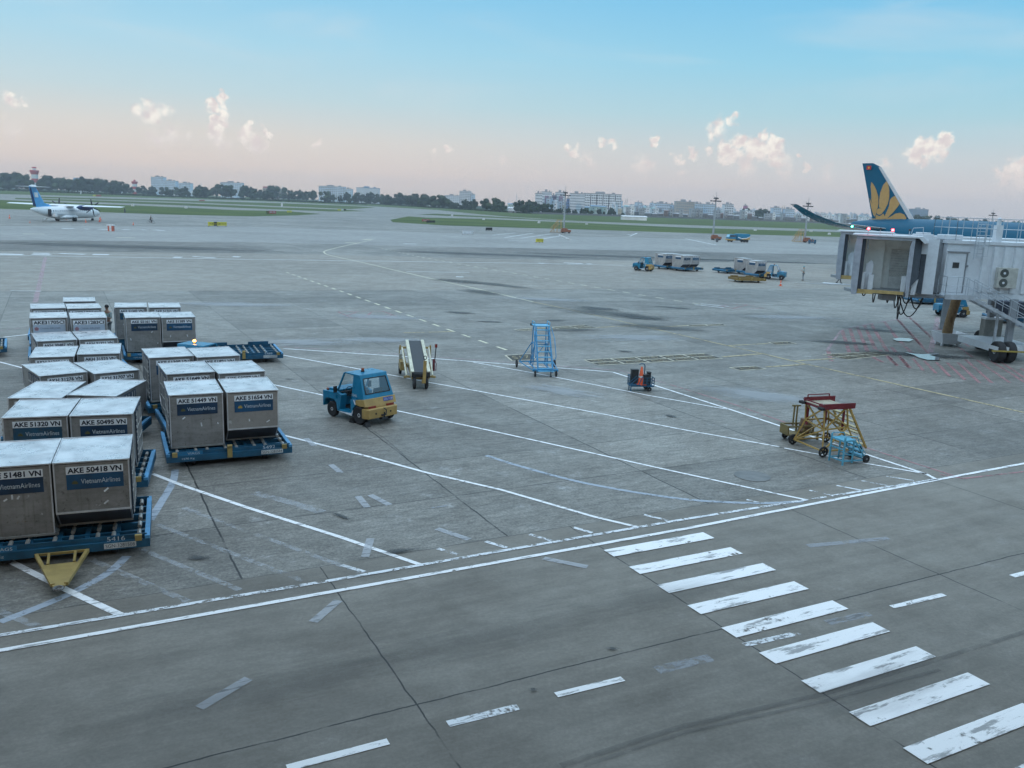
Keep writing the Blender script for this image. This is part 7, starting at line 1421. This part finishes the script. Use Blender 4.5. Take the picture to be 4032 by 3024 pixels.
# blue tank truck
def truck():
    q = G(2905, 953); T = thing('service_truck', 'small blue service truck with a white wave on its side and a gold bumper', 'truck', (q.x, q.y, 0), R(12))
    mb = MB(); mb.prism([(-3.2, .55), (-1.1, .55), (-1.1, 1.9), (-1.5, 2.15), (-2.9, 2.1), (-3.2, 1.3)], 'y', -1.05, 1.05); mb.build('cab', TBL, T, bevel=.06)
    mb = MB(); mb.box(-3.3, -1.3, -1.08, 1.08, .45, .85); mb.build('bumper', GOLD, T)
    mb = MB(); mb.box(-3.0, -1.25, -1.07, -1.04, 1.35, 1.9); mb.build('side_window', WINM, T); mb = MB(); mb.add([(-3.22, -.9, 1.35), (-3.22, .9, 1.35), (-2.95, .85, 2.0), (-2.95, -.85, 2.0)], [(0, 1, 2, 3)]); mb.build('windscreen', GLS, T)
    mb = MB(); mb.prism([(-.7, .75), (3.1, .75), (3.15, 2.2), (2.6, 2.35), (-.7, 2.3)], 'y', -1.1, 1.1); tk = mb.build('tank_body', TBL, T, bevel=.08)
    mb = MB(); mb.poly([(-.6, -1.12, 1.5), (.6, -1.12, 1.1), (2.0, -1.12, 1.25), (3.1, -1.12, 1.7), (3.1, -1.12, 1.55), (2.0, -1.12, 1.05), (.6, -1.12, .92), (-.6, -1.12, 1.25)]); mb.build('wave_stripe', TWH, tk)
    mb = MB(); mb.poly([(.6, -1.12, .92), (2.0, -1.12, 1.05), (3.1, -1.12, 1.55), (3.1, -1.12, .78), (.4, -1.12, .78)]); mb.build('gold_panel', GOLD, tk)
    mb = MB(); mb.box(-2.8, 2.8, -.5, .5, .4, .7); mb.build('chassis', DARKM, T)
    for x in (-2.4, 1.6, 2.35):
        for y in (-.9, .9): wheel(T, (x, y, .4), .4, .28, ax='y')
truck()
# signs and barriers on the airfield ---------------------------------
SY, SB, SR = mat('sign yellow', (.55, .50, .06), .5, var=.05), mat('sign black', (.02, .02, .02), .5), mat('sign red', (.38, .05, .05), .5)
def sign(px0, px1, by, top, label, parts, cat='taxiway sign', words=()):
    g0, g1 = G(px0, by), G(px1, by); _, h = vsize((px0+px1)/2, by, top); wd = (g1-g0).length; T = thing('taxiway_sign', label, cat, (g0.x, g0.y, 0), math.atan2((g1-g0).y, (g1-g0).x))
    for (a, b, m) in parts: mb = MB(); mb.box(wd*a, wd*b, -.1, .1, h*.18, h); mb.build('panel', m, T)
    for a in (.03, .5, .97): mb = MB(); mb.box(wd*a-.06, wd*a+.06, -.05, .05, 0, h*.2); mb.build('leg', SB, T)
    for (txt, a, b, m) in words: lettering(txt, m, T, (wd*a, -.11, h*.38), (1, 0, 0), (0, 0, 1), wd*(b-a), h*.42, off=.004)
    return T
sign(820, 892, 892, 874, 'long yellow direction sign with a black centre panel on the apron', [(0, .28, SY), (.28, .47, SB), (.47, 1, SY)], words=[('<3', .06, .24, SB), ('S4', .31, .44, SY), ('S4>', .5, .7, SB), ('S >', .76, .95, SB)])
sign(1050, 1086, 843, 830, 'red and black runway sign standing in the first grass strip', [(0, .22, SB), (.22, 1, SR)], words=[('S7', .04, .18, SY), ('25R-07L', .28, .94, TWH)])
sign(1131, 1148, 838, 829, 'small yellow sign beside the red runway sign in the grass', [(0, 1, SY)])
sign(1663, 1690, 873, 863, 'red runway sign with a black end in the second grass lens', [(0, 1, SR)], words=[('25R-07L', .1, .9, TWH)]); sign(1680, 1712, 878, 868, 'low black sign in front of the red one in the grass lens', [(0, 1, SB)])
sign(1913, 1937, 909, 896, 'dark back of a sign on the apron, right of the white barrier', [(0, 1, SB)]); sign(2110, 2138, 956, 940, 'yellow direction sign at the edge of the apron before the westmost mast', [(0, 1, SY)], words=[('TWY S4', .1, .9, SB)])
T = sign(1820, 1864, 923, 909, 'white barrier with upright panels standing alone on the apron', [(.02, .19, RW2), (.21, .38, RW2), (.40, .57, RW2), (.59, .76, RW2), (.78, .97, RW2)], 'barrier')
sign(784, 806, 792, 787, 'tiny red sign beside the far runway', [(0, 1, SR)]); sign(1330, 1362, 830, 823, 'small yellow and white sign on the strip by the taxiway fork', [(0, .4, SY), (.45, .7, RW2), (.72, 1, SB)]); sign(366, 398, 774, 767, 'small yellow and red sign on the far runway behind the turboprop', [(0, .35, SY), (.4, 1, SR)])
for i, (px, by, top) in enumerate([(733, 821, 811), (523, 812, 802), (318, 764, 752), (1904, 866, 859), (2122, 879, 870), (2973, 908, 902), (3193, 913, 905), (3265, 924, 916), (1780, 851, 845), (1110, 813, 800), (2310, 884, 879)]):
    g, h = vsize(px, by, top); h = max(h, .6); mb = MB(); mb.box(-.6, .6, -.5, .5, 0, h*.8); mb.prism([(-.65, h*.8), (.65, h*.8), (0, h)], 'y', -.55, .55); o = mb.build('marker_box', RW2, bevel=.04); o.location = (g.x, g.y, 0)
    tag(o, 'small white marker box in the grass ' + ['behind the turboprop nose', 'beside the first grass strip', 'beyond the turboprop tail', 'before the stepped white block', 'near the westmost mast', 'right of the blue service truck', 'just below the upturned wing tip', 'under the green wing light', 'by the taxiway fork', 'beyond the red runway sign', 'east of the westmost mast'][i], 'marker', 'white marker boxes in the grass')
for px, by, top, lab in [(38, 860, 845, 'orange cone far left of the turboprop tail'), (118, 878, 869, 'small orange cone before the turboprop tail steps'), (338, 876, 863, 'orange cone between the turboprop wheels and nose'), (393, 873, 856, 'orange cone at the turboprop nose, taller of two'), (397, 867, 854, 'orange cone at the turboprop nose, partly hidden one'), (525, 886, 875, 'lone orange cone between the turboprop and the bicycle'), (3073, 1126, 1103, 'orange cone by the front wheel of the distant tug facing the jet bridge'), (3295, 1072, 1055, 'orange cone beside the edge of the second jet bridge cab'), (262, 866, 858, 'orange cone between the two turboprop main wheels')]:
    g, h = vsize(px, by, top); cone(lab, (g.x, g.y, 0), max(.5, h))
T = thing('striped_barrier', 'white topped red and white striped barrier block by the far marks', 'barrier', G(438, 910), .1); mb = MB(); mb.box(-.5, .5, -.4, .4, .0, 1.0); mb.build('block', mat('barrier red stripe', (.45, .10, .06), .5), T); mb = MB(); mb.box(-.65, .65, -.5, .5, 1.0, 1.25); mb.box(-.2, .2, -.42, .42, 0, 1.0); mb.build('top', RW2, T)
wk = G(492, 838); mb = MB(); mb.tube((0, 0, 0), (0, 0, 1.5), .3, 8, .2); o = mb.build('marker_post', LAMPM); o.location = (wk.x, wk.y, 0); tag(o, 'short dark post at the edge of the first grass strip', 'post')
